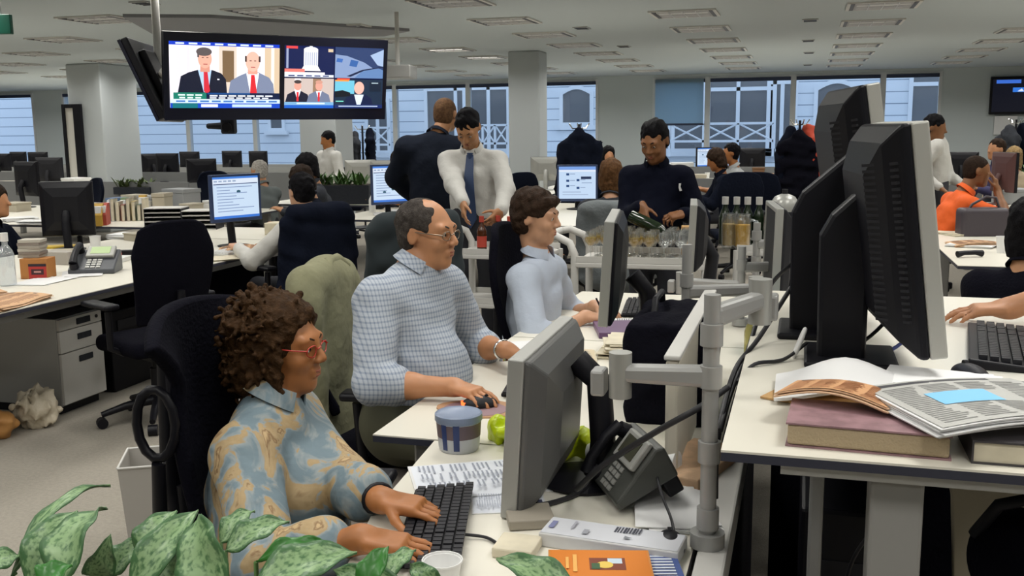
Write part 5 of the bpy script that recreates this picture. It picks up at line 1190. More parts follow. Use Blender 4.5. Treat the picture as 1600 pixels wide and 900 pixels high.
# two monitors seen from behind on bent black stands
def back_monitor(label, near, far, zb, h_, lean, base_xy, joint):
    near, far = V3(*near), V3(*far); d = nrm(far-near); w_ = float(np.linalg.norm(far-near)); mid = (near+far)/2
    rz = math.atan2(d[1], d[0])     # local +X = near -> far ; screen (-Y) faces right-hand side
    r = thing('computer_monitor', label, 'monitor', (mid[0], mid[1], RZ_), rz)
    ct, st = math.cos(lean), math.sin(lean)
    T = lambda x, y, z: (x, y*ct+z*st, zb-RZ_+z*ct-y*st)
    W = w_/2
    q = MB()
    rings = [(1.0, 0.022, 0.0, 1.0), (1.0, 0.040, 0.0, 1.0), (0.86, 0.075, 0.08, 0.93), (0.62, 0.105, 0.18, 0.80)]
    vs = []
    for sx, y, a, b in rings: vs += [T(-W*sx, y, h_*a), T(0, y, h_*a), T(W*sx, y, h_*a), T(W*sx, y, h_*(a+b)/2), T(W*sx, y, h_*b), T(0, y, h_*b), T(-W*sx, y, h_*b), T(-W*sx, y, h_*(a+b)/2)]
    fs = [(i*8+k, i*8+(k+1) % 8, i*8+8+(k+1) % 8, i*8+8+k) for i in range(3) for k in range(8)]+[tuple(range(7, -1, -1)), tuple(range(24, 32))]
    q.add(vs, fs); hs_ = q.build('housing', M_black, r, bevel=0.006)
    q = MB()
    for i in range(26): q.add([T(x, y0_+dy, z) for z in (h_*0.16+i*h_*0.027, h_*0.16+i*h_*0.027+0.006) for dy in (-0.004, 0.005) for x, y0_ in ((-W*0.96, 0.050), (-W*0.64, 0.102))], [(0, 2, 3, 1), (4, 5, 7, 6), (0, 1, 5, 4), (2, 6, 7, 3), (0, 4, 6, 2), (1, 3, 7, 5)])
    q.build('vent_slats', M_dark, hs_)
    q = MB()
    for x0, x1, z0, z1 in ((-W, -W+0.02, 0, h_), (W-0.02, W, 0, h_), (-W+0.02, W-0.02, 0, 0.025), (-W+0.02, W-0.02, h_-0.02, h_)): q.add([T(x, y, z) for z in (z0, z1) for y in (-0.012, 0.022) for x in (x0, x1)], [(0, 2, 3, 1), (4, 5, 7, 6), (0, 1, 5, 4), (2, 6, 7, 3), (0, 4, 6, 2), (1, 3, 7, 5)])
    q.build('bezel', mat('bezel_silver', (0.44, 0.435, 0.40), 0.35, 0.2), r, bevel=0.004)
    o_ = Vector(T(-W+0.02, -0.002, 0.025)); u_ = Vector(T(0, 0, 1))-Vector(T(0, 0, 0))
    picture('screen', r, o_, (1, 0, 0), u_, w_-0.04, h_-0.045, page(3, 5), SCREEN, 0.0004)
    # bent stand: profile across the monitor plane, in world X-Z at base_xy
    bx0, by0 = base_xy; jx, jz = joint; J = 0.052
    hz = jz-RZ_; prof = [(-J, 0.0), (J, 0.0), (J, hz*0.50), (jx-bx0+0.03, hz-0.13), (jx-bx0+0.03, hz+0.04), (jx-bx0-0.03, hz+0.05), (-J+0.02, hz*0.86), (-J-0.004, hz*0.74)]
    q = MB(); q.extr(prof, (bx0-mid[0], by0-mid[1]-0.03, 0), (1, 0, 0), (0, 0, 1), (0, 0.07, 0))
    iv = Matrix.Rotation(-rz, 3, 'Z'); q.v = [tuple(iv @ Vector(v)) for v in q.v]
    q.build('stand', M_black, r, bevel=0.010)
    q = MB(); q.box((bx0-mid[0]+0.02, by0-mid[1]+0.02, 0.008), (0.2, 0.22, 0.016)); q.v = [tuple(iv @ Vector(v)) for v in q.v]; q.build('foot', M_black, r, bevel=0.006)
    return r
n2 = aty(1482, 545, 2.10)
back_monitor('nearest big silver-edged monitor seen from behind on the raised desk', (n2[0]-0.01, 2.10), (n2[0]-0.06, 2.56), 1.115, 0.475, 0.13, (0.095, 2.32), (0.20, 1.44))
n1 = aty(1430, 520, 2.70)
back_monitor('farther big monitor behind the nearest one on the raised desk', (0.245, 2.68), (0.18, 3.12), 1.17, 0.52, 0.16, (0.030, 2.62), (0.15, 1.475))
kb = keyboard('black keyboard behind the nearest big monitor on the raised desk', (0.47, 2.52, RZ_), math.radians(90-8), w_=0.45, d_=0.16)
mouse('dark mouse below the nearest big monitor', (0.35, 2.21, RZ_), 0.4, M_dark)
bk = thing('mouse_rest', 'dark pad the mouse stands on beside the white sheets', 'mat', (0.43, 2.16, RZ_), -0.5)
q = MB(); q.bx(-0.11, 0.11, -0.035, 0.035, 0, 0.008); q.build('pad', mat('pad_blue', (0.03, 0.035, 0.06), 0.6), bk, bevel=0.003)
# papers, directory and newspapers in front
bk = thing('telephone_directory', 'thick pinkish directory lying at the front of the raised desk', 'book', (0.118, 1.735, RZ_), math.radians(-3))
q = MB(); q.bx(-0.125, 0.125, -0.078, 0.078, 0.003, 0.038); q.build('pages', mat('directory_pages', (0.42, 0.33, 0.21), 0.8, bump=0.3, bscale=200), bk, bevel=0.004)
q = MB(); q.bx(-0.128, 0.128, -0.08, 0.08, 0.038, 0.041); q.bx(-0.128, 0.128, -0.08, 0.08, 0, 0.003); q.build('cover', mat('directory_cover', (0.34, 0.20, 0.22), 0.5, var=0.3, vscale=30), bk)
newspaper('folded salmon newspaper lying on the pinkish directory', (0.075, 1.82, RZ_+0.041), math.radians(-20), 0.20, 0.11, 3, M_salmon, 8, bow=0.022, bg=(206, 156, 112), ink=(150, 96, 60))
newspaper('grey newspaper with a blue picture hanging over the right front of the desk', (0.300, 1.79, RZ_+0.043), math.radians(25), 0.30, 0.26, 5, M_paper, 2, pics=(('r', 0.22, 0.36, 0.60, 0.62, (126, 190, 232)),), bow=0.012, bg=(178, 178, 174))
q = MB()
q.grid(lambda u, v: (-0.20+0.36*u, -0.08+0.19*v+0.03*u, 0.004+0.045*math.exp(-((u-0.38)/0.25)**2)*(0.5+0.5*v)), 16, 8)
o = q.build('loose_sheets', M_paper, smooth=80, solid=0.006, org=(0, 0, 0)); o.location = (0.16, 1.99, RZ_+0.005); tag(o, 'curled white sheets lying behind the newspapers on the raised desk', 'papers')
paper_stack('bright white paper stack beside the mouse', (*atz(1478, 594, RZ_+0.02)[:2], RZ_), math.radians(-14), 9, 0.20, 0.13, mat('bright_paper', (0.85, 0.85, 0.85), 0.8), seed=3, th=0.003)
q = MB(); q.grid(lambda u, v: (-0.10+0.2*u, -0.05+0.1*v, 0.003+0.03*math.sin(u*3.1)*v), 8, 5); o = q.build('brown_envelope', M_manila, smooth=80, solid=0.004); o.location = (0.045, 1.96, RZ_); o.rotation_euler = (0, 0, -0.4); tag(o, 'orange-brown envelope sticking out beside the salmon newspaper', 'envelope')
bk = book('dark hardback lying under the newspapers at the right edge', (0.37, 1.72, RZ_), 0, 0.2, 0.15, 0.038, (0.05, 0.045, 0.05))
# ring-shaped cable holder and cables
c = atz(1255, 555, RZ_)
rg_ = thing('cable_ring', 'silver ring-shaped cable guide at the foot of the black stands', 'cable guide', (c[0]-0.01, c[1]-0.03, RZ_))
q = MB(); q.tube([(0.012*math.cos(a), 0.022*math.sin(a), 0.034+0.034*math.cos(a)*0+0.034*math.sin(a+1.57)) for a in [2*math.pi*i/20 for i in range(20)]], 0.005, 8, close=True); q.build('ring', M_white, rg_, smooth=60)
for i, (lb, pts) in enumerate((('outer black cable drooping over the left edge of the raised desk', [(-0.02, 2.62, RZ_+0.12), (-0.09, 2.45, RZ_+0.02), (-0.135, 2.25, RZ_-0.02), (-0.15, 2.0, RZ_-0.10), (-0.15, 1.97, RZ_-0.22)]),
    ('inner black cable drooping over the left edge of the raised desk', [(-0.02, 2.78, RZ_+0.16), (-0.08, 2.70, RZ_+0.10), (-0.12, 2.5, RZ_-0.03), (-0.14, 2.2, RZ_-0.06), (-0.145, 1.98, RZ_-0.08)]),
    ('black lead running from the ring guide to the desk edge', [(0.02, 2.36, RZ_+0.03), (-0.03, 2.28, RZ_+0.006), (-0.09, 2.22, RZ_+0.006), (-0.125, 2.2, RZ_-0.03)]),
    ('black cable sagging behind the nearest big monitor', [(0.10, 2.30, RZ_+0.02), (0.17, 2.34, RZ_+0.07), (0.24, 2.45, RZ_+0.14), (0.27, 2.55, RZ_+0.24)]),
    ('blue cable behind the nearest big monitor', [(0.27, 2.60, RZ_+0.25), (0.262, 2.57, RZ_+0.12), (0.25, 2.5, RZ_+0.03), (0.20, 2.4, RZ_+0.008)]))):
    cable(lb, pts, 0.006 if i < 2 else 0.0045, M_cable if i < 4 else mat('blue_cable', (0.02, 0.04, 0.22), 0.5))
# desk beyond the raised one, with its clutter
desk('white desk beyond the raised desk, cluttered with papers and a yellow bottle', [(-0.185, 3.40), (0.62, 3.40), (0.62, 5.05), (-0.185, 5.05)], legs=[(0.0, 3.5), (0.5, 3.5), (0.5, 4.9)])
c = atz(1150, 600, DZ)
bottle('clear bottle of yellow oil behind the nearest pole', (-0.145, 3.47, DZ), clear('oil_plastic', (0.8, 0.78, 0.5), 0.25, 0.45, (0.55, 0.50, 0.20)), 0.034, 0.25, 0.012, cap=M_white)
q = MB(); q.bx(-0.17, 0.0, 3.72, 3.92, DZ, DZ+0.15); o = q.build('teal_folder', mat('teal', (0.01, 0.16, 0.20), 0.5), bevel=0.003, org=(-0.09, 3.82, DZ)); tag(o, 'teal box file behind the nearest monitor-arm pole', 'folder')
# ---------------------------------------------------------------- left desk run
desk('long white desk run at the left edge with a drawer pedestal beneath', [(-5.35, 3.30), (-3.68, 3.30), (-3.68, 6.95), (-5.35, 6.95)], legs=[(-3.8, 5.25), (-3.8, 6.85), (-5.2, 5.0)], beam=[(-3.80, -3.76, 3.4, 6.8)])
desk('far part of the white left-hand desk run by the lit screens', [(-5.35, 6.97), (-3.68, 6.97), (-3.68, 7.85), (-5.35, 7.85)], legs=[(-3.8, 7.1), (-3.8, 7.7)])
desk('narrow white desk under the lit screen half hidden by the man in the navy jacket', [(-4.45, 8.75), (-3.55, 8.75), (-3.55, 10.2), (-4.45, 10.2)], legs=[(-3.7, 8.9), (-3.7, 10.05)])
pd = pedestal('beige three-drawer pedestal under the left desk run', (-4.26, 4.68, 0), math.radians(90), 0.36, 0.56, 0.555)
sf = Soft(); rg = np.random.RandomState(3); c = V3(-3.98, 4.30, 0.0)
sf.ell(c+V3(0, 0, 0.09), (0.11, 0.10, 0.10))
for i in range(8): sf.ell(c+V3(rg.uniform(-0.08, 0.08), rg.uniform(-0.07, 0.07), rg.uniform(0.05, 0.19)), (0.05, 0.05, 0.035), k=0.015)
sf.box(c-V3(0, 0, 0.5), (1, 1, 0.5), rd=0, k=0.003, neg=True)
tag(soft_obj('plastic_bag', sf, 0.010, mat('bag_cream', (0.55, 0.48, 0.36), 0.45, bump=0.5, bscale=30), org=(c[0], c[1], 0), noise=(0.018, 75, 4)), 'crumpled cream plastic bag on the carpet beside the drawer pedestal', 'bag')
sf = Soft(); c = V3(-4.02, 4.08, 0.0); sf.ell(c+V3(0, 0, 0.07), (0.09, 0.08, 0.075)); sf.ell(c+V3(-0.06, 0.03, 0.10), (0.05, 0.05, 0.05)); sf.box(c-V3(0, 0, 0.5), (1, 1, 0.5), rd=0, k=0.003, neg=True)
tag(soft_obj('paper_bag', sf, 0.010, mat('bag_orange', (0.50, 0.24, 0.07), 0.6), org=(c[0], c[1], 0), noise=(0.008, 40, 5)), 'crumpled orange-brown paper bag on the carpet at the left edge', 'bag')
q = MB(); q.bx(-4.62, -4.60, 5.02, 7.8, 0.06, 0.70); o = q.build('dark_fill_panel', M_blackfab, org=(-4.61, 6.4, 0)); tag(o, 'long black panel added to darken the space under the left desk run', 'panel')  # black sheet added so the carpet under the run reads dark
q = MB(); q.bx(-4.25, -4.02, 5.0, 5.5, 0.0, 0.50); o = q.build('dark_fill_tower', M_black, bevel=0.01, org=(-4.1, 5.25, 0)); tag(o, 'black tower added to darken the gap right of the drawer pedestal', 'computer')  # black block added with the panel to darken this gap
q = MB(); q.bx(-4.02, -4.012, 5.06, 5.44, 0.38, 0.44); q.build('drive_bay', M_dark, o, base=(-4.1, 5.25, 0))
# on the near part of the left desk
bottle('large clear water bottle at the left edge of the picture', (*atz(13, 446, DZ)[:2], DZ), M_pet, 0.045, 0.30, 0.016, cap=M_white)
tp = thing('carton', 'orange and red cardboard carton beside the water bottle', 'box', (-4.37, 4.84, DZ), 0.3)
q = MB(); q.bx(-0.08, 0.08, -0.06, 0.06, 0, 0.12); q.build('carton_body', mat('carton_orange', (0.42, 0.17, 0.04), 0.6), tp, bevel=0.003)
picture('carton_print', tp, (-0.03, -0.0605, 0.0), (1, 0, 0), (0, 0, 1), 0.105, 0.090, [('r', 0, 0, 1, 1, (176, 50, 44)), ('r', 0, 0, 1, 0.18, (40, 30, 40)), ('r', 0.15, 0.35, 0.85, 0.72, (60, 30, 34)), ('r', 0.3, 0.48, 0.7, 0.58, (206, 150, 140))], PRINT, 0.0004)
for i in range(6):
    q = MB(); q.box((-4.42+0.006*(i % 2), 4.86, DZ+0.12+0.018*i+0.0095), (0.13, 0.105, 0.018), Matrix.Rotation(0.3+0.05*((i*7) % 3-1), 3, 'Z')); o = q.build('video_tape', mat('tape_%d' % (i % 3), [(0.35, 0.32, 0.27), (0.24, 0.20, 0.17), (0.45, 0.42, 0.36)][i % 3], 0.6), bevel=0.002, org=(-4.42, 4.86, DZ+0.12+0.018*i))
    tag(o, ['lowest', 'second lowest', 'third', 'fourth', 'fifth', 'topmost'][i]+' tape box of the stack on the orange carton', 'box', 'tape boxes on the orange carton')
desk_phone('dark grey desk phone with a lit green display on the left desk', (*atz(150, 425, DZ)[:2], DZ), math.radians(24), lit=True, scale=1.05)
paper_stack('white papers lying in front of the phone on the left desk', (-4.22, 4.70, DZ), 0.2, 3, 0.22, 0.30, M_paper, seed=1)
paper_stack('white papers between the water bottle and the phone', (-4.2, 5.02, DZ), 0.6, 3, 0.21, 0.28, M_paper, seed=2)
newspaper('salmon newspaper hanging over the near edge of the left desk', (-3.86, 4.0, DZ), 0.15, 0.30, 0.42, 5, M_salmon, 4, bow=0.02, bg=(206, 164, 124), ink=(150, 110, 84))
newspaper('second salmon newspaper lying further back on the left desk', (-4.28, 4.12, DZ), -0.3, 0.30, 0.42, 4, M_salmon, 5, bow=0.02, bg=(200, 160, 124), ink=(150, 110, 84))
q = MB(); q.box((0, 0, 0.012), (0.24, 0.12, 0.02), Matrix.Rotation(0.5, 3, 'Z')); o = q.build('envelope', mat('envelope_yellow', (0.62, 0.42, 0.04), 0.6), bevel=0.003); o.location = (*atz(97, 388, DZ)[:2], DZ); tag(o, 'yellow padded envelope behind the phone on the left desk', 'envelope')
q = MB(); q.bx(-0.10, 0.10, -0.06, 0.06, 0, 0.085); o = q.build('tissue_box', mat('box_greybeige', (0.36, 0.33, 0.29), 0.6), bevel=0.005); o.location = (*atz(96, 412, DZ)[:2], DZ); tag(o, 'grey-beige box between the yellow envelope and the phone', 'box')
ck = thing('desk_clock', 'small black clock with a glowing red display beyond the phone', 'clock', (*atz(197, 402, DZ)[:2], DZ), 0.45)
q = MB(); q.box((0, 0, 0.025), (0.15, 0.06, 0.05)); q.build('clock_body', M_black, ck, bevel=0.006)
q = MB(); q.box((-0.03, -0.0305, 0.027), (0.02, 0.003, 0.02)); q.build('red_display', mat('led_red', (1.0, 0.06, 0.01), 0.4, emit=2.5), ck)
monitor('big black monitor seen from behind on the left desk', (*atz(110, 372, DZ+0.08)[:2], DZ), math.radians(180+28), 0.37, 0.40, 0.30, front=M_black, back=M_black, bulge=0.04)
monitor('lit monitor showing a web page at the seat of the woman in the black jacket', (-4.03, 6.50, DZ), math.radians(90-24), 0.43, 0.35, 0.365, pic=page(3, 2), front=mat('bezel_navy', (0.03, 0.05, 0.12), 0.35))
monitor('lit monitor half hidden behind the man in the navy jacket', (*atz(612, 327, DZ+0.06)[:2], DZ), math.radians(90-42), 0.42, 0.40, 0.31, pic=page(3, 8), front=mat('bezel_navy', (0.03, 0.05, 0.12), 0.35))
monitor('lit monitor with blue icons in the middle of the room', (*atz(902, 319, DZ+0.06)[:2], DZ), math.radians(10), 0.42, 0.38, 0.28, pic=page_icons(), front=mat('bezel_navy', (0.03, 0.05, 0.12), 0.35))
paper_stack('cream papers under the sleeve of the woman in the black jacket', (*atz(345, 405, DZ)[:2], DZ), 0.8, 5, 0.30, 0.22, M_cream, seed=5)
newspaper('tan newspaper spread before the woman in the black jacket', (*atz(375, 392, DZ)[:2], DZ), 0.5, 0.30, 0.36, 3, M_salmon, 6, bow=0.03, bg=(206, 164, 124), ink=(150, 110, 84))
q = MB(); q.box((0, 0, 0.05), (0.22, 0.17, 0.10)); o = q.build('index_box', M_cream, bevel=0.004); o.location = (*atz(440, 366, DZ)[:2], DZ); tag(o, 'small cream box right of the lit web-page monitor', 'box')
# keyboard and trays along the left run
keyboard('pale keyboard in front of the lit web-page monitor', (-3.86, 6.18, DZ), math.radians(90), mat('kb_pale', (0.5, 0.5, 0.48), 0.5), M_white)
LT = [(262, 352, 'white paper tray with dark compartments beyond the black chair', 0.34, 0.25, 0.16), (318, 357, 'second white paper tray left of the lit web-page monitor', 0.30, 0.25, 0.16)]
for px, py, lb, w_, d_, h_ in LT:
    r = thing('letter_tray', lb, 'tray', (*atz(px, py, DZ)[:2], DZ), 0.3)
    q = MB(); q.bx(-w_/2, -w_/2+0.006, -d_/2, d_/2, 0, h_); q.bx(w_/2-0.006, w_/2, -d_/2, d_/2, 0, h_); q.bx(-w_/2+0.006, w_/2-0.006, d_/2-0.006, d_/2, 0, h_); q.build('tray_sides', M_dark, r)
    for k in range(4): q = MB(); q.bx(-w_/2+0.006, w_/2-0.006, -d_/2, d_/2-0.006, k*h_/4, k*h_/4+0.008); q.build('shelf', M_lgrey, r)
    q = MB(); q.bx(-w_/2, w_/2, -d_/2, d_/2, h_, h_+0.008); q.build('top', M_lgrey, r)
# chairs
c = atd(266, 400, 5.2)
office_chair('empty black office chair pushed up to the left desk', (c[0]-0.22, c[1]+0.12, 0), math.radians(66), M_blackfab, 'plain', 1.13)
def draped(label, loc, rz, top, w_, mt, depth=0.10, bottom=0.55, thing_name='jacket', lapel=None, seed=1, sleeves=True, vox=0.012):
    """garment hung over a chair back; local chair frame (front +Y)"""
    R = np.array(Matrix.Rotation(rz, 3, 'Z')); L0 = V3(*loc); T = lambda x, y, z: L0+R @ V3(x, y, z)
    sf = Soft(); W = w_/2
    sf.ecap(T(0, -0.26, top-0.06), T(0, -0.27, bottom+0.08), R @ V3(1, 0, 0), W*0.96, depth*0.6, W*1.02, depth*0.9, k=0.04)
    sf.cap(T(-W*0.72, -0.26, top-0.055), T(W*0.72, -0.26, top-0.055), 0.052, k=0.05)
    if sleeves:
        for sx in (-1, 1): sf.cap(T(sx*W*0.90, -0.25, top-0.11), T(sx*W*1.02, -0.22, bottom+0.12), 0.058, 0.047, k=0.03)
    o = soft_obj(thing_name, sf, vox, mt, org=(L0[0], L0[1], bottom), noise=(0.007, 17, seed)); tag(o, label, 'jacket')
    base = (L0[0], L0[1], bottom)
    if lapel:
        q = MB(); q.tube([T(-W*0.4, -0.20, top-0.02), T(-W*0.2, -0.225, top+0.012), T(W*0.2, -0.225, top+0.012), T(W*0.4, -0.20, top-0.02)], [0.014, 0.02, 0.02, 0.014], 8); q.build('jacket_collar', lapel, o, smooth=60, base=base)
    return o
office_chair('black chair under the beige coat', (-1.42, 3.30, 0), math.radians(-90+8), M_blackfab, 'plain', 1.02)
draped('long beige coat hanging over the grey-haired man\'s chair', (-1.42, 3.30, 0), math.radians(-90+8), 1.10, 0.50, M_khaki, 0.14, 0.30, 'coat', M_khaki, 4, vox=0.010)
office_chair('black office chair of the curly-haired woman with a broad winged back', (-1.12, 2.03, 0), math.radians(-90+10), M_blackfab, 'wing', 1.19, seat_z=0.44)
office_chair('black office chair of the young man in the pale blue shirt', (-1.04, 4.32, 0), math.radians(-90), M_blackfab, 'plain', 1.16)
office_chair('black chair of the woman seen from behind at the left desk', (-3.31, 6.06, 0), math.radians(64), M_blackfab, 'plain', 1.06)
draped('black jacket on the chair of the woman seen from behind', (-3.31, 6.06, 0), math.radians(64), 1.10, 0.54, M_navyfab, 0.11, 0.42, 'jacket', None, 6)
c = atd(606, 400, 5.6)
office_chair('chair under the dark green jacket behind the grey-haired man', (c[0], c[1]+0.1, 0), math.radians(50), M_blackfab, 'plain', 1.06)
draped('dark green jacket over the chair behind the grey-haired man\'s head', (c[0], c[1]+0.1, 0), math.radians(50), 1.13, 0.52, mat('green_black', (0.016, 0.024, 0.028), 0.9), 0.12, 0.45, 'jacket', None, 8)
c = atd(966, 330, 7.2)
office_chair('chair under the grey jacket behind the drinks trolley', (c[0], c[1], 0), math.radians(8), M_blackfab, 'plain', 1.0)
draped('grey jacket over the chair behind the drinks trolley', (c[0], c[1], 0), math.radians(8), 1.06, 0.50, M_greyfab, 0.12, 0.45, 'jacket', None, 9)
# boxes below the man's desk, loose board behind the woman's chair
for i, (px, py, w_, d_, h_, lb, cl) in enumerate(((592, 790, 0.22, 0.35, 0.40, 'pale grey computer case under the grey-haired man\'s desk', (0.45, 0.40, 0.36)), (628, 760, 0.14, 0.3, 0.42, 'narrow beige computer case standing under the desk leg corner', (0.52, 0.47, 0.42)))):
    c = atz(px, py, 0.32); r = thing('computer_case', lb, 'computer', (c[0], c[1]+0.15, 0), 0.1)
    q = MB(); q.bx(-w_/2, w_/2, -d_/2, d_/2, 0, h_); q.build('case_body', mat('case_%d' % i, cl, 0.5), r, bevel=0.006)
    q = MB(); q.bx(-w_/2+0.02, w_/2-0.02, -d_/2-0.004, -d_/2, h_-0.09, h_-0.03); q.build('drive_bay', M_grey, r)
c = atz(245, 790, 0.0)
c = atz(248, 775, 0.2)
bd = thing('waste_bin', 'grey metal waste bin on the carpet behind the woman\'s chair', 'bin', (c[0], c[1], 0))
# grey bin: open-topped, tapered
q = MB(); h_ = 0.36
q.v = []; 
A = [(-0.12, -0.12), (0.12, -0.12), (0.12, 0.12), (-0.12, 0.12)]
q.add([(x*s_, y*s_, z) for s_, z in ((0.82, 0), (1.0, h_), (0.97, h_), (0.79, 0.006)) for x, y in A], [(i+4*k, (i+1) % 4+4*k, (i+1) % 4+4*(k+1), i+4*(k+1)) for k in range(3) for i in range(4)]+[(3, 2, 1, 0), (12, 13, 14, 15)])
q.build('bin_body', mat('bin_grey', (0.42, 0.40, 0.37), 0.45), bd)
bd.rotation_euler = (0, 0, 0.5)
q = MB()
for i in range(4): a, b = A[i], A[(i+1) % 4]; q.cyl((a[0], a[1], h_), (b[0], b[1], h_), 0.005, n=6)
q.build('rim', M_lgrey, bd)
# ---------------------------------------------------------------- drinks trolleys
def trolley(label, loc, rz, L_=0.80, D_=0.46, top=0.85, ends=(-1,)):
    r = thing('drinks_trolley', label, 'trolley', loc, rz)
    for k, z in enumerate((0.16, 0.50, top-0.02)):
        q = MB(); q.bx(-L_/2, L_/2, -D_/2, D_/2, z-0.03, z); s_ = q.build('shelf', M_lgrey, r, bevel=0.006)
        for a in (-1, 1): q = MB(); q.bx(-L_/2, L_/2, a*(D_/2-0.006)-0.005, a*(D_/2-0.006)+0.005, z, z+0.035); q.build('lip', M_lgrey, s_)
    for ex in (-1, 1):
        for ey in (-1, 1):
            hx = ex*(L_/2+0.0); pts = [(hx, ey*(D_/2-0.02), 0.08), (hx, ey*(D_/2-0.02), top-0.02)]
            if ex in ends: pts += [(hx+ex*0.0, ey*(D_/2-0.02), top+0.02), (hx+ex*0.03, ey*(D_/2-0.03), top+0.085), (hx+ex*0.11, ey*(D_/2-0.05), top+0.12), (hx+ex*0.17, ey*(D_/2-0.05), top+0.11)]
            q = MB(); q.tube(pts, 0.022, 10); q.build('leg', M_lgrey, r, smooth=50)
            q = MB(); q.cyl((hx-0.012, ey*(D_/2-0.02), 0.04), (hx+0.012, ey*(D_/2-0.02), 0.04), 0.04, n=14); q.build('wheel', M_dark, r, smooth=40)
        if ex in ends: q = MB(); q.cyl((ex*(L_/2+0.17), -(D_/2-0.04), top+0.11), (ex*(L_/2+0.17), D_/2-0.04, top+0.11), 0.022); q.build('push_bar', M_lgrey, r, smooth=40)
    return r
trolley('grey drinks trolley crowded with wine glasses', (-0.86, 5.62, 0), 0.03, 0.72, 0.50, 0.86, (-1,))
trolley('grey trolley with bottles in front of the man in the tie', (-1.80, 6.02, 0), 0.0, 0.60, 0.42, 0.83, (-1,))
trolley('grey trolley with juice jugs and foil-topped bottles', (-0.02, 6.30, 0), 0.0, 0.70, 0.46, 0.86, (1,))
M_wine = clear('white_wine', (0.95, 0.78, 0.25), 0.15, 0.45, (0.80, 0.58, 0.08))
def wineglass(full):
    r = thing('wine_glass', 'x', 'glass', (0, 0, 0))
    q = MB(); q.lathe([(0.0, 0.0), (0.033, 0.001), (0.031, 0.003), (0.004, 0.008), (0.0035, 0.07), (0.012, 0.082), (0.033, 0.105), (0.036, 0.125), (0.028, 0.165), (0.0265, 0.165), (0.034, 0.125), (0.031, 0.107), (0.010, 0.086), (0.0, 0.083)], n=14); q.build('glass_body', M_glass, r, smooth=60)
    if full: q = MB(); q.lathe([(0.0, 0.0845), (0.010, 0.0865), (0.0305, 0.107), (0.0335, 0.125), (0.0325, 0.130), (0.0, 0.130)], n=14); q.build('wine', M_wine, r, smooth=50)
    return r
gf, ge = wineglass(True), wineglass(False); uf = ue = False
for j in range(5):
    for i in range(8):
        x, y = -1.13+0.083*i, 5.44+0.083*j; z = 0.843
        x += random.uniform(-0.008, 0.008); y += random.uniform(-0.008, 0.008)
        full = i < 5
        if full: o = gf if not uf else dup(gf, (0, 0, 0)); uf = True
        else: o = ge if not ue else dup(ge, (0, 0, 0)); ue = True
        o.location = (x, y, z)
        o['label'] = 'wine glass filled with white wine on the crowded drinks trolley' if full else 'empty wine glass at the right end of the crowded drinks trolley'
        o['group'] = 'filled wine glasses on the trolley' if full else 'empty wine glasses on the trolley'
M_gbot = mat('dark_green_glass', (0.012, 0.022, 0.010), 0.1); M_amber = mat('amber_glass', (0.06, 0.018, 0.006), 0.12); M_foil = mat('foil_white', (0.62, 0.61, 0.58), 0.35, 0.2); M_redlab = mat('red_label', (0.42, 0.05, 0.03), 0.5)
o = bottle('dark wine bottle tipped over the glasses by the man in black', (0, 0, 0), M_gbot, 0.037, 0.30, 0.014, cap=M_foil); HELD_BOTTLE = o
for i, (dx, dy) in enumerate(((-0.13, -0.11), (-0.04, -0.05), (0.05, -0.10), (0.14, -0.04))):
    bottle(['leftmost', 'second', 'third', 'rightmost'][i]+' amber bottle with a red label on the trolley by the man in the tie', (-1.80+dx, 6.02+dy, 0.81), M_amber, 0.031, 0.23, 0.012, cap=M_redlab, lab=M_redlab, group='amber bottles on the trolley')
for i, px in enumerate((1133, 1151, 1168, 1186)):
    c = aty(px, 330, 6.42); bottle(['leftmost', 'second', 'third', 'rightmost'][i]+' dark bottle with a white foil top behind the juice jugs', (c[0], 6.42, 0.84), M_gbot, 0.036, 0.30, 0.016, cap=M_foil, group='foil-topped bottles on the right trolley')
def jug(label, loc, mt):
    r = thing('juice_jug', label, 'jug', loc)
    q = MB(); q.lathe([(0, 0), (0.045, 0), (0.050, 0.02), (0.052, 0.17), (0.046, 0.20), (0.048, 0.215), (0.044, 0.215), (0.042, 0.20), (0.047, 0.17), (0.046, 0.02), (0, 0.01)], n=18); q.build('jug_body', M_glass, r, smooth=50)
    q = MB(); q.lathe([(0, 0.012), (0.0445, 0.021), (0.0455, 0.15), (0, 0.15)], n=18); q.build('juice', mt, r, smooth=50)
    q = MB(); q.tube([(0.048, 0, 0.18), (0.085, 0, 0.17), (0.088, 0, 0.09), (0.05, 0, 0.06)], 0.008, 8); q.build('handle', M_pet, r, smooth=50)
M_oj = mat('orange_juice', (0.90, 0.48, 0.02), 0.3)
c = aty(1160, 372, 6.16); jug('jug of orange juice on the right-hand trolley', (c[0], 6.16, 0.84), M_oj)
c = aty(1140, 372, 6.20); jug('jug of paler juice left of the orange juice', (c[0], 6.20, 0.84), mat('apple_juice', (0.55, 0.36, 0.10), 0.3))
c = aty(1226, 320, 6.35)
ur = thing('coffee_urn', 'black and silver coffee urn with a domed white lid', 'urn', (c[0], 6.35, 0.84))
q = MB(); q.lathe([(0, 0), (0.085, 0), (0.088, 0.02), (0.088, 0.20), (0.08, 0.22), (0, 0.22)], n=20); q.build('urn_body', M_black, ur, smooth=50)
q = MB(); q.lathe([(0.084, 0.22), (0.086, 0.27), (0.06, 0.31), (0.025, 0.325), (0, 0.33)], n=20); q.build('lid', M_silver, ur, smooth=60)
q = MB(); q.cyl((0, 0, 0.325), (0, 0, 0.355), 0.018); q.build('knob', M_dark, ur, smooth=50)
q = MB(); q.cyl((0, -0.085, 0.05), (0, -0.13, 0.045), 0.010); q.cyl((0, -0.12, 0.085), (0, -0.12, 0.03), 0.012); q.build('tap', M_chrome, ur, smooth=50)
c = atd(1045, 345, 6.25)
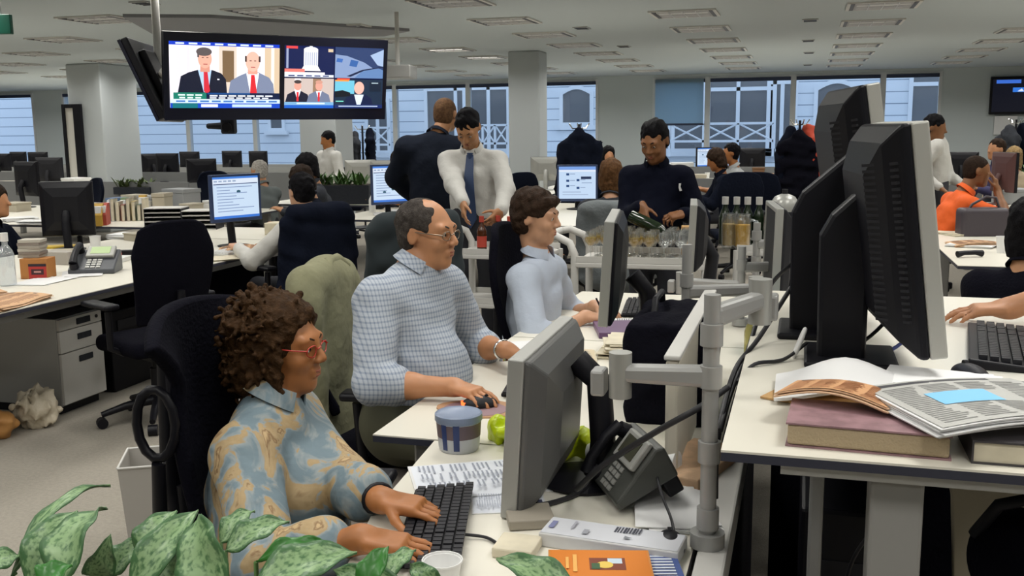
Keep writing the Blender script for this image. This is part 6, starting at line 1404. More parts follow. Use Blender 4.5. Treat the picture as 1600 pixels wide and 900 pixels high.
bx1 = thing('snack_box', 'orange and cream snack carton beside the man in black', 'box', (-0.60, 5.80, 0.843), 0.2)
q = MB(); q.bx(-0.07, 0.07, -0.03, 0.03, 0, 0.17); q.build('carton_body', M_manila, bx1, bevel=0.003)
q = MB(); q.bx(-0.071, 0.071, -0.031, 0.031, 0.11, 0.15); q.build('carton_band', M_cream, bx1)
# ---------------------------------------------------------------- desks farther back
def block(label, x0, x1, y0, y1):
    r = desk(label, [(x0, y0), (x1, y0), (x1, y1), (x0, y1)], legs=[(x0+0.15, y0+0.15), (x1-0.15, y0+0.15), (x0+0.15, y1-0.15), (x1-0.15, y1-0.15)])
    if y0 > 11 and x1-x0 > 1: q = MB(); q.bx(x0, x1, y0-0.03, y0-0.005, 0.30, 0.90); q.build('desk_screen', mat('desk_screen_grey', (0.20, 0.205, 0.205), 0.8), r, base=((x0+x1)/2, (y0+y1)/2, 0))
    return r
block('cluttered white desk block behind the left desk run', -9.8, -5.5, 7.7, 9.85)
block('white desk block before the left column', -12.2, -8.1, 11.9, 13.25)
block('long white desk block beyond the left column', -17.5, -8.0, 14.9, 16.9)
block('long white desk block between two others by the left windows', -17.5, -8.0, 16.95, 18.5)
block('white desk block close under the left windows', -17.5, -8.0, 18.6, 20.1)
block('white desk block with the planter and two pale-backed monitors', -6.2, -4.3, 10.5, 12.7)
block('white desk block in the middle of the room', -3.65, -1.35, 8.5, 11.1)
block('white desk block right of the middle column', -3.60, -3.15, 12.6, 15.6)
block('white desk block of the two people far off', -1.70, 0.6, 13.45, 16.9)
block('white desk block under the windows with the blind', -6.2, 0.9, 17.4, 19.0)
block('white desk at the right with the dark handbag', 0.92, 2.7, 6.5, 8.40)
block('white desk where the man in orange leans', 1.60, 4.2, 8.6, 11.9)
block('white desk block under the right windows', 1.6, 5.6, 13.55, 15.2)
ORDW = ['first', 'second', 'third', 'fourth', 'fifth', 'sixth', 'seventh', 'eighth', 'ninth', 'tenth', 'eleventh', 'twelfth', 'thirteenth', 'fourteenth']
protoM = {}
def bgmon(px, py, label, rz, w_=0.44, h_=0.34, zb=0.86, front=None, back=None, pic=None, stand='plain'):
    c = atz(px, py, zb)
    key = (round(w_, 2), round(h_, 2), front, back, pic is not None)
    zc = zb-DZ+h_/2
    if pic is None and key in protoM: o = dup(protoM[key], (c[0], c[1], DZ), rz, label)
    else:
        o = monitor(label, (c[0], c[1], DZ), rz, w_, h_, zc, pic=pic, front=front or M_black, back=back or M_black, bulge=0.03); protoM[key] = o
    o['group'] = 'monitors on the farther desks'
    return o
PI = math.pi
for i, (px, py, rz, w_, h_) in enumerate(((5, 267, PI, 0.42, 0.34), (31, 262, PI, 0.42, 0.34), (62, 266, PI, 0.46, 0.36), (183, 262, PI+0.4, 0.40, 0.34), (206, 268, PI-0.5, 0.40, 0.34), (239, 270, PI+0.9, 0.40, 0.34), (264, 272, PI, 0.44, 0.36), (298, 264, PI, 0.44, 0.34), (364, 262, PI, 0.44, 0.34), (405, 263, PI, 0.40, 0.34))):
    bgmon(px, py, '%s dark monitor from the left along the far desks by the left windows' % ORDW[i], rz, w_, h_)
bgmon(80, 283, 'dark grey monitor seen from behind, below the left column', PI+0.15, 0.44, 0.36, back=M_dark)
bgmon(47, 306, 'black monitor in front of the left column, beside the dark grey one', PI-0.3, 0.46, 0.40)
bgmon(316, 285, 'dark monitor standing edge-on by the paper trays', PI+0.8, 0.42, 0.34)
for px, py, lb in ((565, 288, 'left of two monitors with pale backs behind the planter'), (606, 290, 'right of two monitors with pale backs behind the planter'), (854, 282, 'pale-backed monitor left of the lit icon screen'), (892, 274, 'pale-backed monitor behind the lit icon screen')):
    bgmon(px, py, lb, PI+0.1, 0.44, 0.33, front=M_dark, back=M_silver)
bgmon(1103, 262, 'small bluish lit monitor left of the two people at the far desk', 0.7, 0.40, 0.36, pic=page(3, 12))
bgmon(1175, 262, 'dark monitor beyond the two people at the far desk', PI, 0.44, 0.34)
bgmon(1500, 276, 'dark monitor beyond the man in orange', PI, 0.44, 0.34)
bgmon(1570, 300, 'tall monitor with a reddish back near the right edge', PI-1.2, 0.44, 0.42, back=mat('mon_reddish', (0.09, 0.035, 0.032), 0.5))
# clutter on the farther desks
CK = 0
def at_desk(px, py, z=DZ): c = atz(px, py, z); return (float(c[0]), float(c[1]), z)
def lump(px, py, w_, d_, h_, mt, name, label, cat, rz=0.0, group=None, z=DZ):
    p = at_desk(px, py, z); r = thing(name, label, cat, p, rz, group)
    if name == 'magazine_file':
        q = MB(); q.extr([(-d_/2, 0), (d_/2, 0), (d_/2, h_), (0.0, h_), (-d_/2, h_*0.5)], (-w_/2, 0, 0), (0, 1, 0), (0, 0, 1), (w_, 0, 0)); q.build('file_body', mt, r, bevel=0.003)
        q = MB(); q.bx(-w_/2+0.008, w_/2-0.008, -d_/2+0.02, d_/2-0.01, h_*0.4, h_*0.9); q.build('papers', M_paper, r)
    elif name == 'storage_box':
        q = MB(); q.bx(-w_/2, w_/2, -d_/2, d_/2, 0, h_*0.8); q.build('box_body', mt, r, bevel=0.004)
        q = MB(); q.bx(-w_/2-0.006, w_/2+0.006, -d_/2-0.006, d_/2+0.006, h_*0.8, h_); q.build('lid', mt, r, bevel=0.004)
    return r
M_beige = mat('box_beige', (0.42, 0.38, 0.30), 0.7); M_gbox = mat('box_grey', (0.30, 0.31, 0.32), 0.6); M_bbox = mat('box_blue', (0.08, 0.14, 0.26), 0.6); M_ylw = mat('file_yellow', (0.42, 0.25, 0.03), 0.6); M_rbox = mat('box_red', (0.38, 0.06, 0.04), 0.6); M_brn = mat('box_brown', (0.22, 0.11, 0.05), 0.7); M_grn = mat('box_green', (0.10, 0.15, 0.07), 0.7)
BX = [(212, 326, 0.20, 0.2, 0.16, M_beige, 'beige storage box among the papers left of the black chair'), (238, 328, 0.22, 0.2, 0.16, M_gbox, 'grey storage box among the papers left of the black chair'), (285, 325, 0.34, 0.25, 0.22, M_gbox, 'wide grey storage box left of the lit web-page screen'),
      (255, 330, 0.14, 0.2, 0.20, M_beige, 'upright beige box between two grey ones'), (300, 332, 0.14, 0.2, 0.10, M_beige, 'flat beige box on the desk beyond the grey storage box'), (335, 330, 0.16, 0.16, 0.12, M_white, 'white box left of the lit web-page screen'),
      (184, 330, 0.12, 0.2, 0.15, M_bbox, 'blue storage box by the black monitor back'), (20, 300, 0.5, 0.3, 0.16, M_beige, 'long beige box at the left edge below the windows'), (120, 296, 0.3, 0.3, 0.18, M_white, 'white box before the left column'),
      (1200, 297, 0.3, 0.3, 0.22, M_brn, 'brown box on the desk of the two people far off'), (1185, 276, 0.2, 0.2, 0.16, M_brn, 'small brown box behind the two people far off'), (1085, 292, 0.3, 0.25, 0.18, M_beige, 'beige box behind the shoulder of the man in black'), (1065, 273, 0.4, 0.3, 0.22, M_white, 'white box below the roller blind'), (1090, 275, 0.3, 0.3, 0.12, M_gbox, 'grey box below the roller blind'),
      (1500, 290, 0.4, 0.3, 0.14, M_white, 'white box behind the man in orange'), (1522, 291, 0.3, 0.3, 0.2, M_gbox, 'grey box behind the man in orange'), (1555, 300, 0.3, 0.3, 0.14, M_beige, 'beige box right of the man in orange'), (1580, 318, 0.3, 0.3, 0.16, M_gbox, 'grey box at the right edge beyond the handbag')]
for px, py, w_, d_, h_, mt, lb in BX: lump(px, py, w_, d_, h_, mt, 'storage_box', lb, 'box', random.uniform(-0.3, 0.3))
FL = [(150, 352, M_ylw, 'leftmost yellow magazine file behind the black monitor back'), (157, 352, M_ylw, 'middle yellow magazine file behind the black monitor back'), (164, 351, M_rbox, 'red magazine file behind the black monitor back'), (196, 340, M_grn, 'green magazine file near the blue storage box'), (224, 335, M_ylw, 'yellow magazine file among the paper piles'), (175, 344, M_gbox, 'grey magazine file near the blue storage box')]
for px, py, mt, lb in FL: lump(px, py, 0.07, 0.22, 0.20, mt, 'magazine_file', lb, 'file', 0.5, 'magazine files on the left desks')
PP = [(150, 300, 'far left of the left column'), (172, 298, 'right of the left column'), (215, 300, 'beside the green planter trough'), (252, 300, 'beyond the green planter trough'), (270, 300, 'before the far dark monitors'), (310, 300, 'in front of the paper trays'), (335, 335, 'beside the lit web-page screen'), (165, 340, 'behind the yellow files'), (60, 350, 'left of the black monitor back'), (30, 345, 'by the person at the left edge'), (75, 395, 'beside the yellow envelope'), (205, 372, 'between the clock and the black chair'), (610, 336, 'in front of the planter'), (660, 330, 'behind the man in the tie'), (628, 334, 'below the lit half-hidden screen'), (850, 318, 'left of the lit icon screen'), (1100, 296, 'behind the man in black'), (1180, 282, 'by the two people far off'), (1520, 385, 'at the right before the handbag'), (1560, 352, 'beside the handbag'), (1540, 300, 'before the man in orange'), (1590, 300, 'at the right edge by the blond woman'), (1492, 366, 'left of the handbag')]
for i, (px, py, lb) in enumerate(PP):
    paper_stack(('white', 'cream', 'grey-white')[i % 3]+' pile of papers '+lb, at_desk(px, py), random.uniform(-1, 1), random.choice((3, 4, 6)), 0.30, 0.22, (M_paper, M_cream, M_paper)[i % 3], 'paper piles on the farther desks', seed=i, th=0.006)
CUPS = [(150, 392, 'by the black monitor back'), (232, 330, 'between the yellow file and the grey box'), (700, 330, 'behind the man in the tie'), (1105, 280, 'before the bluish screen'), (1565, 395, 'on the right-hand white desk')]
for px, py, lb in CUPS: cup('white paper cup '+lb, at_desk(px, py), 0.04, 0.11, group='paper cups on the farther desks')
bottle('clear water bottle on the desk in front of the dark green jacket', at_desk(722, 330), M_pet, 0.035, 0.22, 0.014, cap=M_white)
bottle('white bottle left of the lit half-hidden screen', at_desk(582, 332), M_white, 0.035, 0.22, 0.014, cap=M_dark)
# upright books and loose things on the left desks
BK = [(0.30, 0.27, 0.22), (0.10, 0.13, 0.20), (0.45, 0.43, 0.38), (0.28, 0.07, 0.05), (0.20, 0.18, 0.16), (0.42, 0.33, 0.14), (0.09, 0.15, 0.11), (0.50, 0.48, 0.45)]
p0 = at_desk(172, 345)
for i, cl in enumerate(BK):
    b_ = book('%s upright book from the left in the row behind the yellow files' % ORDW[i], (p0[0]+0.045*i, p0[1]+0.02*i, DZ+0.0), 0.4, 0.035, 0.17, 0.16+0.03*((i*5) % 3), cl, 'books in the row behind the yellow files')
MISC = [(225, 326, 0.16, 0.2, 0.10, M_white, 'white box lying behind the upright books'), (262, 338, 0.2, 0.16, 0.07, M_brn, 'small brown box in front of the paper trays'), (300, 345, 0.12, 0.12, 0.10, M_gbox, 'little grey box by the second paper tray'), (140, 335, 0.18, 0.2, 0.12, M_gbox, 'grey box left of the yellow files'),
        (25, 330, 0.25, 0.2, 0.10, M_beige, 'low beige box behind the person at the left edge'), (215, 375, 0.16, 0.14, 0.06, M_beige, 'low beige box between the clock and the black chair'), (175, 408, 0.20, 0.15, 0.03, M_white, 'flat white box under the edge of the phone'), (640, 334, 0.2, 0.16, 0.08, M_beige, 'low beige box by the half-hidden screen'), (560, 318, 0.3, 0.2, 0.06, M_brn, 'flat brown box below the planter')]
for px, py, w_, d_, h_, mt, lb in MISC: lump(px, py, w_, d_, h_, mt, 'storage_box', lb, 'box', random.uniform(-0.4, 0.4))
# office chairs standing empty at the farther desks
CH = [(120, 313, 'dark office chair at the left below the column', 2.6, 1.02), (326, 303, 'dark office chair beyond the paper trays', 3.4, 1.05), (210, 262, 'pale-backed chair by the left windows', 3.1, 1.05), (540, 292, 'dark office chair beyond the planter', 0.4, 1.05), (800, 305, 'black office chair left of the lit icon screen', 0.8, 1.05), (1148, 322, 'black office chair with a jacket right of the man in black', 0.3, 1.12), (1203, 313, 'black office chair behind the urn', -0.4, 1.08), (1125, 300, 'dark office chair by the two people far off', 0.6, 1.05)]
for px, py, lb, rz, tp in CH:
    c = atz(px, py, 0.75); office_chair(lb, (c[0], c[1], 0), rz, M_greyfab if 'pale' in lb else M_navyfab, 'plain', tp)
# handbag, phone and papers on the right-hand desk
p = V3(*at_desk(1533, 368)); sf = Soft(); sf.box(p+V3(0, 0, 0.10), (0.15, 0.05, 0.085), np.array([[0.97, 0.25, 0], [-0.25, 0.97, 0], [0, 0, 1.]]), rd=0.03); sf.ell(p+V3(0.02, 0, 0.16), (0.10, 0.05, 0.05), k=0.03)
hb_ = soft_obj('handbag', sf, 0.012, mat('handbag_leather', (0.055, 0.045, 0.055), 0.45), org=tuple(p)); tag(hb_, 'dark leather handbag with upright strap on the right-hand desk', 'bag')
q = MB(); q.tube([(-0.13, -0.03, 0.16), (-0.08, -0.02, 0.24), (0.02, 0, 0.30), (0.09, 0.02, 0.29), (0.14, 0.04, 0.16)], 0.010, 8); q.build('strap', mat('handbag_leather', (0.05, 0.04, 0.05), 0.4), hb_, smooth=50)
newspaper('salmon newspaper lying before the handbag', at_desk(1525, 384), 0.2, 0.34, 0.24, 4, M_salmon, 3, bow=0.02, bg=(206, 164, 124), ink=(150, 110, 84))
p = at_desk(1515, 402); hd_ = thing('handset', 'black telephone handset lying on the right-hand desk', 'telephone', p, 0.5)
q = MB(); q.tube([(-0.09, 0, 0.022), (-0.04, 0, 0.03), (0.04, 0, 0.03), (0.09, 0, 0.022)], [0.022, 0.015, 0.015, 0.022], 10); q.build('grip', M_black, hd_, smooth=50)
# planters
def blade(q, b, t, wd, sag, seg=5):
    b, t = Vector(b), Vector(t); d = t-b; sd = d.cross(Vector((0, 0, 1))); sd = sd.normalized() if sd.length > 1e-4 else Vector((1, 0, 0)); vs = []
    for i in range(seg+1):
        u = i/seg; p = b+d*u-Vector((0, 0, sag*u*u)); w_ = wd*math.sin(math.pi*min(0.97, 0.12+0.86*u)); vs += [p-sd*w_, p+Vector((0, 0, -w_*0.3)), p+sd*w_]
    q.add(vs, [f_ for i in range(seg) for f_ in ((i*3, i*3+1, i*3+4, i*3+3), (i*3+1, i*3+2, i*3+5, i*3+4))])
def planter(label, loc, w_, d_, h_, n, ln, mt, rz=0.0, trough=M_charfab, seed=1):
    rg = random.Random(seed); r = thing('planter', label, 'plant', loc, rz)
    q = MB(); q.bx(-w_/2, w_/2, -d_/2, d_/2, 0, h_); q.build('trough', trough, r, bevel=0.006)
    q = MB(); q.bx(-w_/2+0.015, w_/2-0.015, -d_/2+0.015, d_/2-0.015, h_, h_+0.004); q.build('soil', M_soil, r)
    q = MB()
    for i in range(n):
        b = (rg.uniform(-w_/2, w_/2)*0.85, rg.uniform(-d_/2, d_/2)*0.8, h_); a = rg.uniform(0, 6.28); L_ = ln*rg.uniform(0.6, 1.1); s_ = rg.uniform(0.3, 0.9)
        blade(q, b, (b[0]+math.cos(a)*L_*s_, b[1]+math.sin(a)*L_*s_, h_+L_*math.sqrt(max(0.1, 1-s_*s_*0.6))), rg.uniform(0.014, 0.024), L_*0.25)
    q.build('foliage', mt, r, smooth=80)
    return r
p = at_desk(526, 318); planter('dark trough of bright green plants before the standing man in the white shirt', (p[0], p[1], DZ), 0.85, 0.30, 0.22, 90, 0.24, mat('leaf_bright', (0.08, 0.20, 0.035), 0.5, var=0.6, vscale=14), 0.2)
p = at_desk(213, 303); planter('low green planter among the left desks', (p[0], p[1], DZ), 0.55, 0.25, 0.10, 60, 0.20, mat('leaf_olive', (0.10, 0.15, 0.045), 0.6, var=0.5, vscale=14), 0.1, seed=3)
p = at_desk(1590, 296); planter('green plant at the right edge beyond the reddish monitor', (p[0], p[1], DZ), 0.4, 0.25, 0.12, 40, 0.3, M_green, 0.1, seed=5)
# coats on stands by the windows
def coats(label, px, py_top, dep, n, mts, seed=1, wm_=1.0, a0=0.5):
    c = atd(px, py_top, dep); H_ = float(c[2]); r = thing('coat_stand', 'black coat stand hung with '+label, 'coat stand', (c[0], c[1], 0))
    q = MB(); q.cyl((0, 0, 0), (0, 0, H_+0.03), 0.016); q.build('pole', M_dark, r); q = MB(); q.lathe([(0, 0), (0.22, 0), (0.22, 0.02), (0.03, 0.04), (0, 0.05)], n=20); q.build('foot', M_dark, r, smooth=50)
    q = MB()
    for k in range(4): a = k*1.57+0.4; q.tube([(0, 0, H_-0.02), (0.08*math.cos(a), 0.08*math.sin(a), H_-0.02), (0.12*math.cos(a), 0.12*math.sin(a), H_+0.04)], 0.008, 6)
    q.build('hooks', M_chrome, r, smooth=50)
    rg = np.random.RandomState(seed)
    for k in range(n):
        a = 2*PI*k/n+a0; d = V3(math.cos(a), math.sin(a), 0); t = V3(-d[1], d[0], 0); b = V3(c[0], c[1], 0)+d*0.12; sf = Soft(); z0 = H_-0.03-0.03*k
        sf.ecap(b+V3(0, 0, z0-0.18), b+V3(0, 0, z0-0.90), t, 0.20*wm_, 0.07*wm_, 0.25*wm_, 0.09*wm_, k=0.04); sf.cap(b+V3(0, 0, z0-0.04), b+t*0.17*wm_+V3(0, 0, z0-0.18), 0.05*wm_, k=0.06); sf.cap(b+V3(0, 0, z0-0.04), b-t*0.17*wm_+V3(0, 0, z0-0.18), 0.05*wm_, k=0.06)
        for s_ in (-1, 1): sf.cap(b+t*s_*0.2*wm_+V3(0, 0, z0-0.2), b+t*s_*0.24*wm_+d*0.03+V3(0, 0, z0-0.75), 0.055, 0.045, k=0.03)
        o = soft_obj('coat', sf, 0.02, mts[k % len(mts)], org=(b[0], b[1], z0-0.9), noise=(0.012, 22, seed+k)); tag(o, ['front', 'left', 'rear'][k % 3]+' coat of '+label, 'coat')
M_red = mat('red_cloth', (0.45, 0.05, 0.02), 0.85)
coats('black coats before the arched window', 905, 198, 11.6, 2, [M_navyfab, M_blackfab], 2, 1.0, -1.3)
coats('dark coats with a red one by the right windows', 1250, 192, 12.0, 3, [M_red, M_navyfab, M_blackfab], 3)
coats('dark coats left of the man in the navy jacket', 566, 200, 16.0, 2, [M_navyfab, M_charfab], 5)
coats('dark clothes near the right end of the back wall', 1588, 190, 14.6, 2, [M_navyfab, M_charfab], 7)
c = aty(1580, 210, YB-0.1); q = MB(); q.bx(-0.3, 0.1, -0.01, 0.02, 0, 0.35); o = q.build('wall_notice', M_paper); o.location = (c[0], YB-0.03, c[2]); tag(o, 'white notice on the back wall below the wall television', 'notice')
# ---------------------------------------------------------------- variegated plant along the bottom edge
M_aglo = bpy.data.materials.new('variegated_leaf'); M_aglo.use_nodes = True; nt = M_aglo.node_tree; b_ = nt.nodes['Principled BSDF']; b_.inputs['Roughness'].default_value = 0.42
uv = nt.nodes.new('ShaderNodeAttribute'); uv.attribute_name = 'leafuv'
sx = nt.nodes.new('ShaderNodeSeparateXYZ'); nt.links.new(uv.outputs['Vector'], sx.inputs[0])
wv = nt.nodes.new('ShaderNodeTexNoise'); wv.inputs['Scale'].default_value = 1.0; wv.inputs['Detail'].default_value = 3
mp = nt.nodes.new('ShaderNodeVectorMath'); mp.operation = 'MULTIPLY'; mp.inputs[1].default_value = (5.0, 5.0, 1.0); nt.links.new(uv.outputs['Vector'], mp.inputs[0]); nt.links.new(mp.outputs[0], wv.inputs['Vector'])
ab = nt.nodes.new('ShaderNodeMath'); ab.operation = 'ABSOLUTE'; nt.links.new(sx.outputs['X'], ab.inputs[0])
mr = nt.nodes.new('ShaderNodeMapRange'); mr.inputs[1].default_value = 0.55; mr.inputs[2].default_value = 1.0; mr.inputs[3].default_value = 0.0; mr.inputs[4].default_value = 0.30; nt.links.new(ab.outputs[0], mr.inputs[0])
ad = nt.nodes.new('ShaderNodeMath'); ad.operation = 'ADD'; nt.links.new(wv.outputs['Fac'], ad.inputs[0]); nt.links.new(mr.outputs[0], ad.inputs[1])
mr2 = nt.nodes.new('ShaderNodeMapRange'); mr2.inputs[1].default_value = 0.46; mr2.inputs[2].default_value = 0.66; nt.links.new(ad.outputs[0], mr2.inputs[0])
mx = nt.nodes.new('ShaderNodeMix'); mx.data_type = 'RGBA'; mx.inputs[6].default_value = (0.23, 0.36, 0.17, 1); mx.inputs[7].default_value = (0.055, 0.14, 0.05, 1)
nt.links.new(mr2.outputs[0], mx.inputs[0]); nt.links.new(mx.outputs[2], b_.inputs['Base Color'])
M_leafdark = mat('leaf_plain_green', (0.03, 0.16, 0.02), 0.4)
M_stem = mat('leaf_stem', (0.10, 0.20, 0.06), 0.5)
PLX, PLY, PLZ = -0.70, 1.02, 0.98
pl = thing('potted_plant', 'trough of pale variegated leafy plants along the bottom edge', 'plant', (PLX, PLY, 0))
q = MB(); q.bx(-0.65, 0.62, -0.13, 0.13, 0, 0.80); q.build('trough', M_charfab, pl, bevel=0.01)
q = MB(); q.bx(-0.63, 0.60, -0.11, 0.11, 0.80, 0.805); q.build('soil', M_soil, pl)
def leaf(b, t, wd, nrmv, arch=0.03, mt=None, fold=0.25, stem_from=None):
    b, t = V3(*b), V3(*t); d = t-b; L_ = np.linalg.norm(d); dn = d/L_; n = np.asarray(nrmv, float); n = nrm(n-dn*(n @ dn)); s = np.cross(dn, n)
    nu, nv = 8, 14; vs = []; uvs = []
    for j in range(nv+1):
        v = j/nv; prof = (math.sin(math.pi*v**0.80))**0.85*(1-0.15*v)+0.01
        for i in range(nu+1):
            u = (i/nu-0.5)*2; w_ = wd*prof*u
            p = b+d*v+n*(arch*math.sin(math.pi*v)*1.0)+s*w_+n*(abs(w_)*fold+0.004*math.sin(v*14+u*3)*abs(u))
            vs.append(p-V3(PLX, PLY, 0)); uvs.append((u, v*3.0, wd*97 % 7))
    q = MB(); q.add(vs, [(j*(nu+1)+i, j*(nu+1)+i+1, (j+1)*(nu+1)+i+1, (j+1)*(nu+1)+i) for j in range(nv) for i in range(nu)])
    me = bpy.data.meshes.new('leaf'); me.from_pydata([tuple(map(float, v)) for v in q.v], [], q.f); me.materials.append(mt or M_aglo)
    at = me.attributes.new('leafuv', 'FLOAT_VECTOR', 'POINT'); at.data.foreach_set('vector', np.array(uvs, np.float32).ravel())
    me.polygons.foreach_set('use_smooth', [True]*len(me.polygons))
    o = bpy.data.objects.new('leaf', me); COL.objects.link(o); o.parent = pl
    md = o.modifiers.new('solid', 'SOLIDIFY'); md.thickness = 0.0012
    st = stem_from if stem_from is not None else (PLX+max(-0.6, min(0.58, (b[0]-PLX)*0.85)), PLY+(b[1]-PLY)*0.3, 0.80)
    q = MB(); m_ = (b+np.array(st))/2+V3(0, 0, 0.02); q.tube([V3(*st)-V3(PLX, PLY, 0), m_-V3(PLX, PLY, 0), b-V3(PLX, PLY, 0), b+d*0.06-V3(PLX, PLY, 0)], [0.005, 0.004, 0.003, 0.002], 6); q.build('stem', M_stem, o, smooth=60)
    return o
TOC = lambda px, py: -ray(px, py)
LV = [  # base px, depth ; tip px, depth ; half-width m ; normal tilt ; plain?
    ((15, 905), 1.22, (172, 757), 1.38, 0.011, (0.1, -0.6, 0.8), 0.04, 0), ((48, 915), 1.20, (121, 797), 1.27, 0.030, (0.3, -1, 0.4), 0.02, 0), ((98, 915), 1.16, (166, 792), 1.26, 0.036, (-0.1, -1, 0.5), 0.025, 0),
    ((205, 925), 1.15, (310, 796), 1.22, 0.024, (0.2, -1, 0.4), 0.02, 0), ((222, 880), 1.26, (276, 797), 1.30, 0.026, (0, -1, 0.5), 0.015, 0), ((150, 905), 1.24, (172, 838), 1.2, 0.020, (0.6, -0.8, 0.2), 0.01, 0),
    ((170, 900), 1.26, (235, 842), 1.3, 0.022, (0, -0.8, 0.8), 0.01, 0), ((352, 925), 1.12, (311, 803), 1.20, 0.037, (-0.1, -1, 0.35), 0.02, 0), ((258, 915), 1.17, (312, 838), 1.22, 0.022, (0, -1, 0.5), 0.01, 0),
    ((345, 850), 1.24, (398, 797), 1.28, 0.016, (0, -0.8, 0.7), 0.012, 0), ((352, 862), 1.22, (452, 814), 1.26, 0.021, (-0.2, -0.8, 0.7), 0.012, 0), ((395, 925), 1.10, (558, 862), 1.16, 0.030, (-0.2, -0.8, 0.8), 0.015, 0),
    ((400, 878), 1.2, (520, 850), 1.22, 0.010, (0, -0.6, 0.9), 0.02, 1), ((562, 925), 1.12, (607, 853), 1.15, 0.016, (0.1, -1, 0.5), 0.01, 1), ((600, 905), 1.2, (650, 858), 1.24, 0.014, (0, -0.7, 0.8), 0.01, 0),
    ((900, 925), 1.22, (775, 872), 1.26, 0.024, (0.1, -0.5, 0.9), 0.008, 0), ((-40, 900), 1.2, (34, 868), 1.24, 0.022, (0, -0.8, 0.7), 0.01, 0), ((640, 930), 1.16, (520, 890), 1.2, 0.02, (0, -0.8, 0.7), 0.01, 0),
    ((60, 925), 1.12, (112, 882), 1.14, 0.020, (0, -0.8, 0.7), 0.01, 1), ((300, 925), 1.14, (250, 870), 1.2, 0.026, (0, -0.9, 0.6), 0.01, 0), ((690, 925), 1.2, (640, 880), 1.22, 0.016, (0, -0.8, 0.7), 0.01, 0)]
for (b, bd_, t, td, wd, n, ar, pn) in LV:
    leaf(atd(*b, bd_), atd(*t, td), wd, n, ar, M_leafdark if pn else None)
# ---------------------------------------------------------------- the people
M_denim = mat('navy_cloth', (0.018, 0.024, 0.045), 0.85)
M_wshirt = mat('white_shirt', (0.52, 0.51, 0.48), 0.8, bump=0.3, bscale=20)
M_bshirt = mat('pale_blue_shirt', (0.42, 0.47, 0.56), 0.8, bump=0.3, bscale=18)
M_tie = mat('blue_tie', (0.022, 0.045, 0.115), 0.5)
M_dknavy = mat('navy_polo', (0.004, 0.005, 0.012), 0.9, spec=0.08, bump=0.25, bscale=20)
M_jkt = mat('navy_jacket', (0.010, 0.013, 0.022), 0.9, spec=0.1, bump=0.25, bscale=20)
M_khakitr = mat('olive_trousers', (0.075, 0.075, 0.045), 0.85)
# checked shirt
M_check = bpy.data.materials.new('checked_shirt'); M_check.use_nodes = True; nt = M_check.node_tree; b_ = nt.nodes['Principled BSDF']; b_.inputs['Roughness'].default_value = 0.85
tc = nt.nodes.new('ShaderNodeTexCoord'); sp = nt.nodes.new('ShaderNodeSeparateXYZ'); nt.links.new(tc.outputs['Object'], sp.inputs[0])
def stripe(axes, fr, wd):
    if len(axes) == 2:
        a = nt.nodes.new('ShaderNodeMath'); a.operation = 'ADD'; nt.links.new(sp.outputs[axes[0]], a.inputs[0]); nt.links.new(sp.outputs[axes[1]], a.inputs[1]); src = a.outputs[0]
    else: src = sp.outputs[axes[0]]
    m1 = nt.nodes.new('ShaderNodeMath'); m1.operation = 'MULTIPLY'; m1.inputs[1].default_value = fr; f1 = nt.nodes.new('ShaderNodeMath'); f1.operation = 'FRACT'; l1 = nt.nodes.new('ShaderNodeMath'); l1.operation = 'LESS_THAN'; l1.inputs[1].default_value = wd
    nt.links.new(src, m1.inputs[0]); nt.links.new(m1.outputs[0], f1.inputs[0]); nt.links.new(f1.outputs[0], l1.inputs[0]); return l1.outputs[0]
a1 = stripe(('X', 'Y'), 62.0, 0.36); a2 = stripe(('Z',), 62.0, 0.36)
sm = nt.nodes.new('ShaderNodeMath'); sm.operation = 'ADD'; nt.links.new(a1, sm.inputs[0]); nt.links.new(a2, sm.inputs[1]); hf = nt.nodes.new('ShaderNodeMath'); hf.operation = 'MULTIPLY'; hf.inputs[1].default_value = 0.5; nt.links.new(sm.outputs[0], hf.inputs[0])
mx = nt.nodes.new('ShaderNodeMix'); mx.data_type = 'RGBA'; mx.inputs[6].default_value = (0.44, 0.48, 0.54, 1); mx.inputs[7].default_value = (0.20, 0.245, 0.33, 1); nt.links.new(hf.outputs[0], mx.inputs[0]); nt.links.new(mx.outputs[2], b_.inputs['Base Color'])
# flowered blouse
M_flower = bpy.data.materials.new('flowered_blouse'); M_flower.use_nodes = True; nt = M_flower.node_tree; b_ = nt.nodes['Principled BSDF']; b_.inputs['Roughness'].default_value = 0.75
tc = nt.nodes.new('ShaderNodeTexCoord'); n1 = nt.nodes.new('ShaderNodeTexNoise'); n1.inputs['Scale'].default_value = 11; n1.inputs['Detail'].default_value = 5; n1.inputs['Distortion'].default_value = 1.2; nt.links.new(tc.outputs['Object'], n1.inputs['Vector'])
r1 = nt.nodes.new('ShaderNodeValToRGB'); e_ = r1.color_ramp.elements; e_[0].position = 0.44; e_[0].color = (0.155, 0.215, 0.25, 1); e_[1].position = 0.515; e_[1].color = (0.27, 0.305, 0.31, 1)
x_ = r1.color_ramp.elements.new(0.545); x_.color = (0.38, 0.27, 0.135, 1); x_ = r1.color_ramp.elements.new(0.62); x_.color = (0.42, 0.31, 0.17, 1); x_ = r1.color_ramp.elements.new(0.66); x_.color = (0.22, 0.13, 0.06, 1); x_ = r1.color_ramp.elements.new(0.70); x_.color = (0.50, 0.36, 0.19, 1)
nt.links.new(n1.outputs['Fac'], r1.inputs[0]); nt.links.new(r1.outputs[0], b_.inputs['Base Color'])
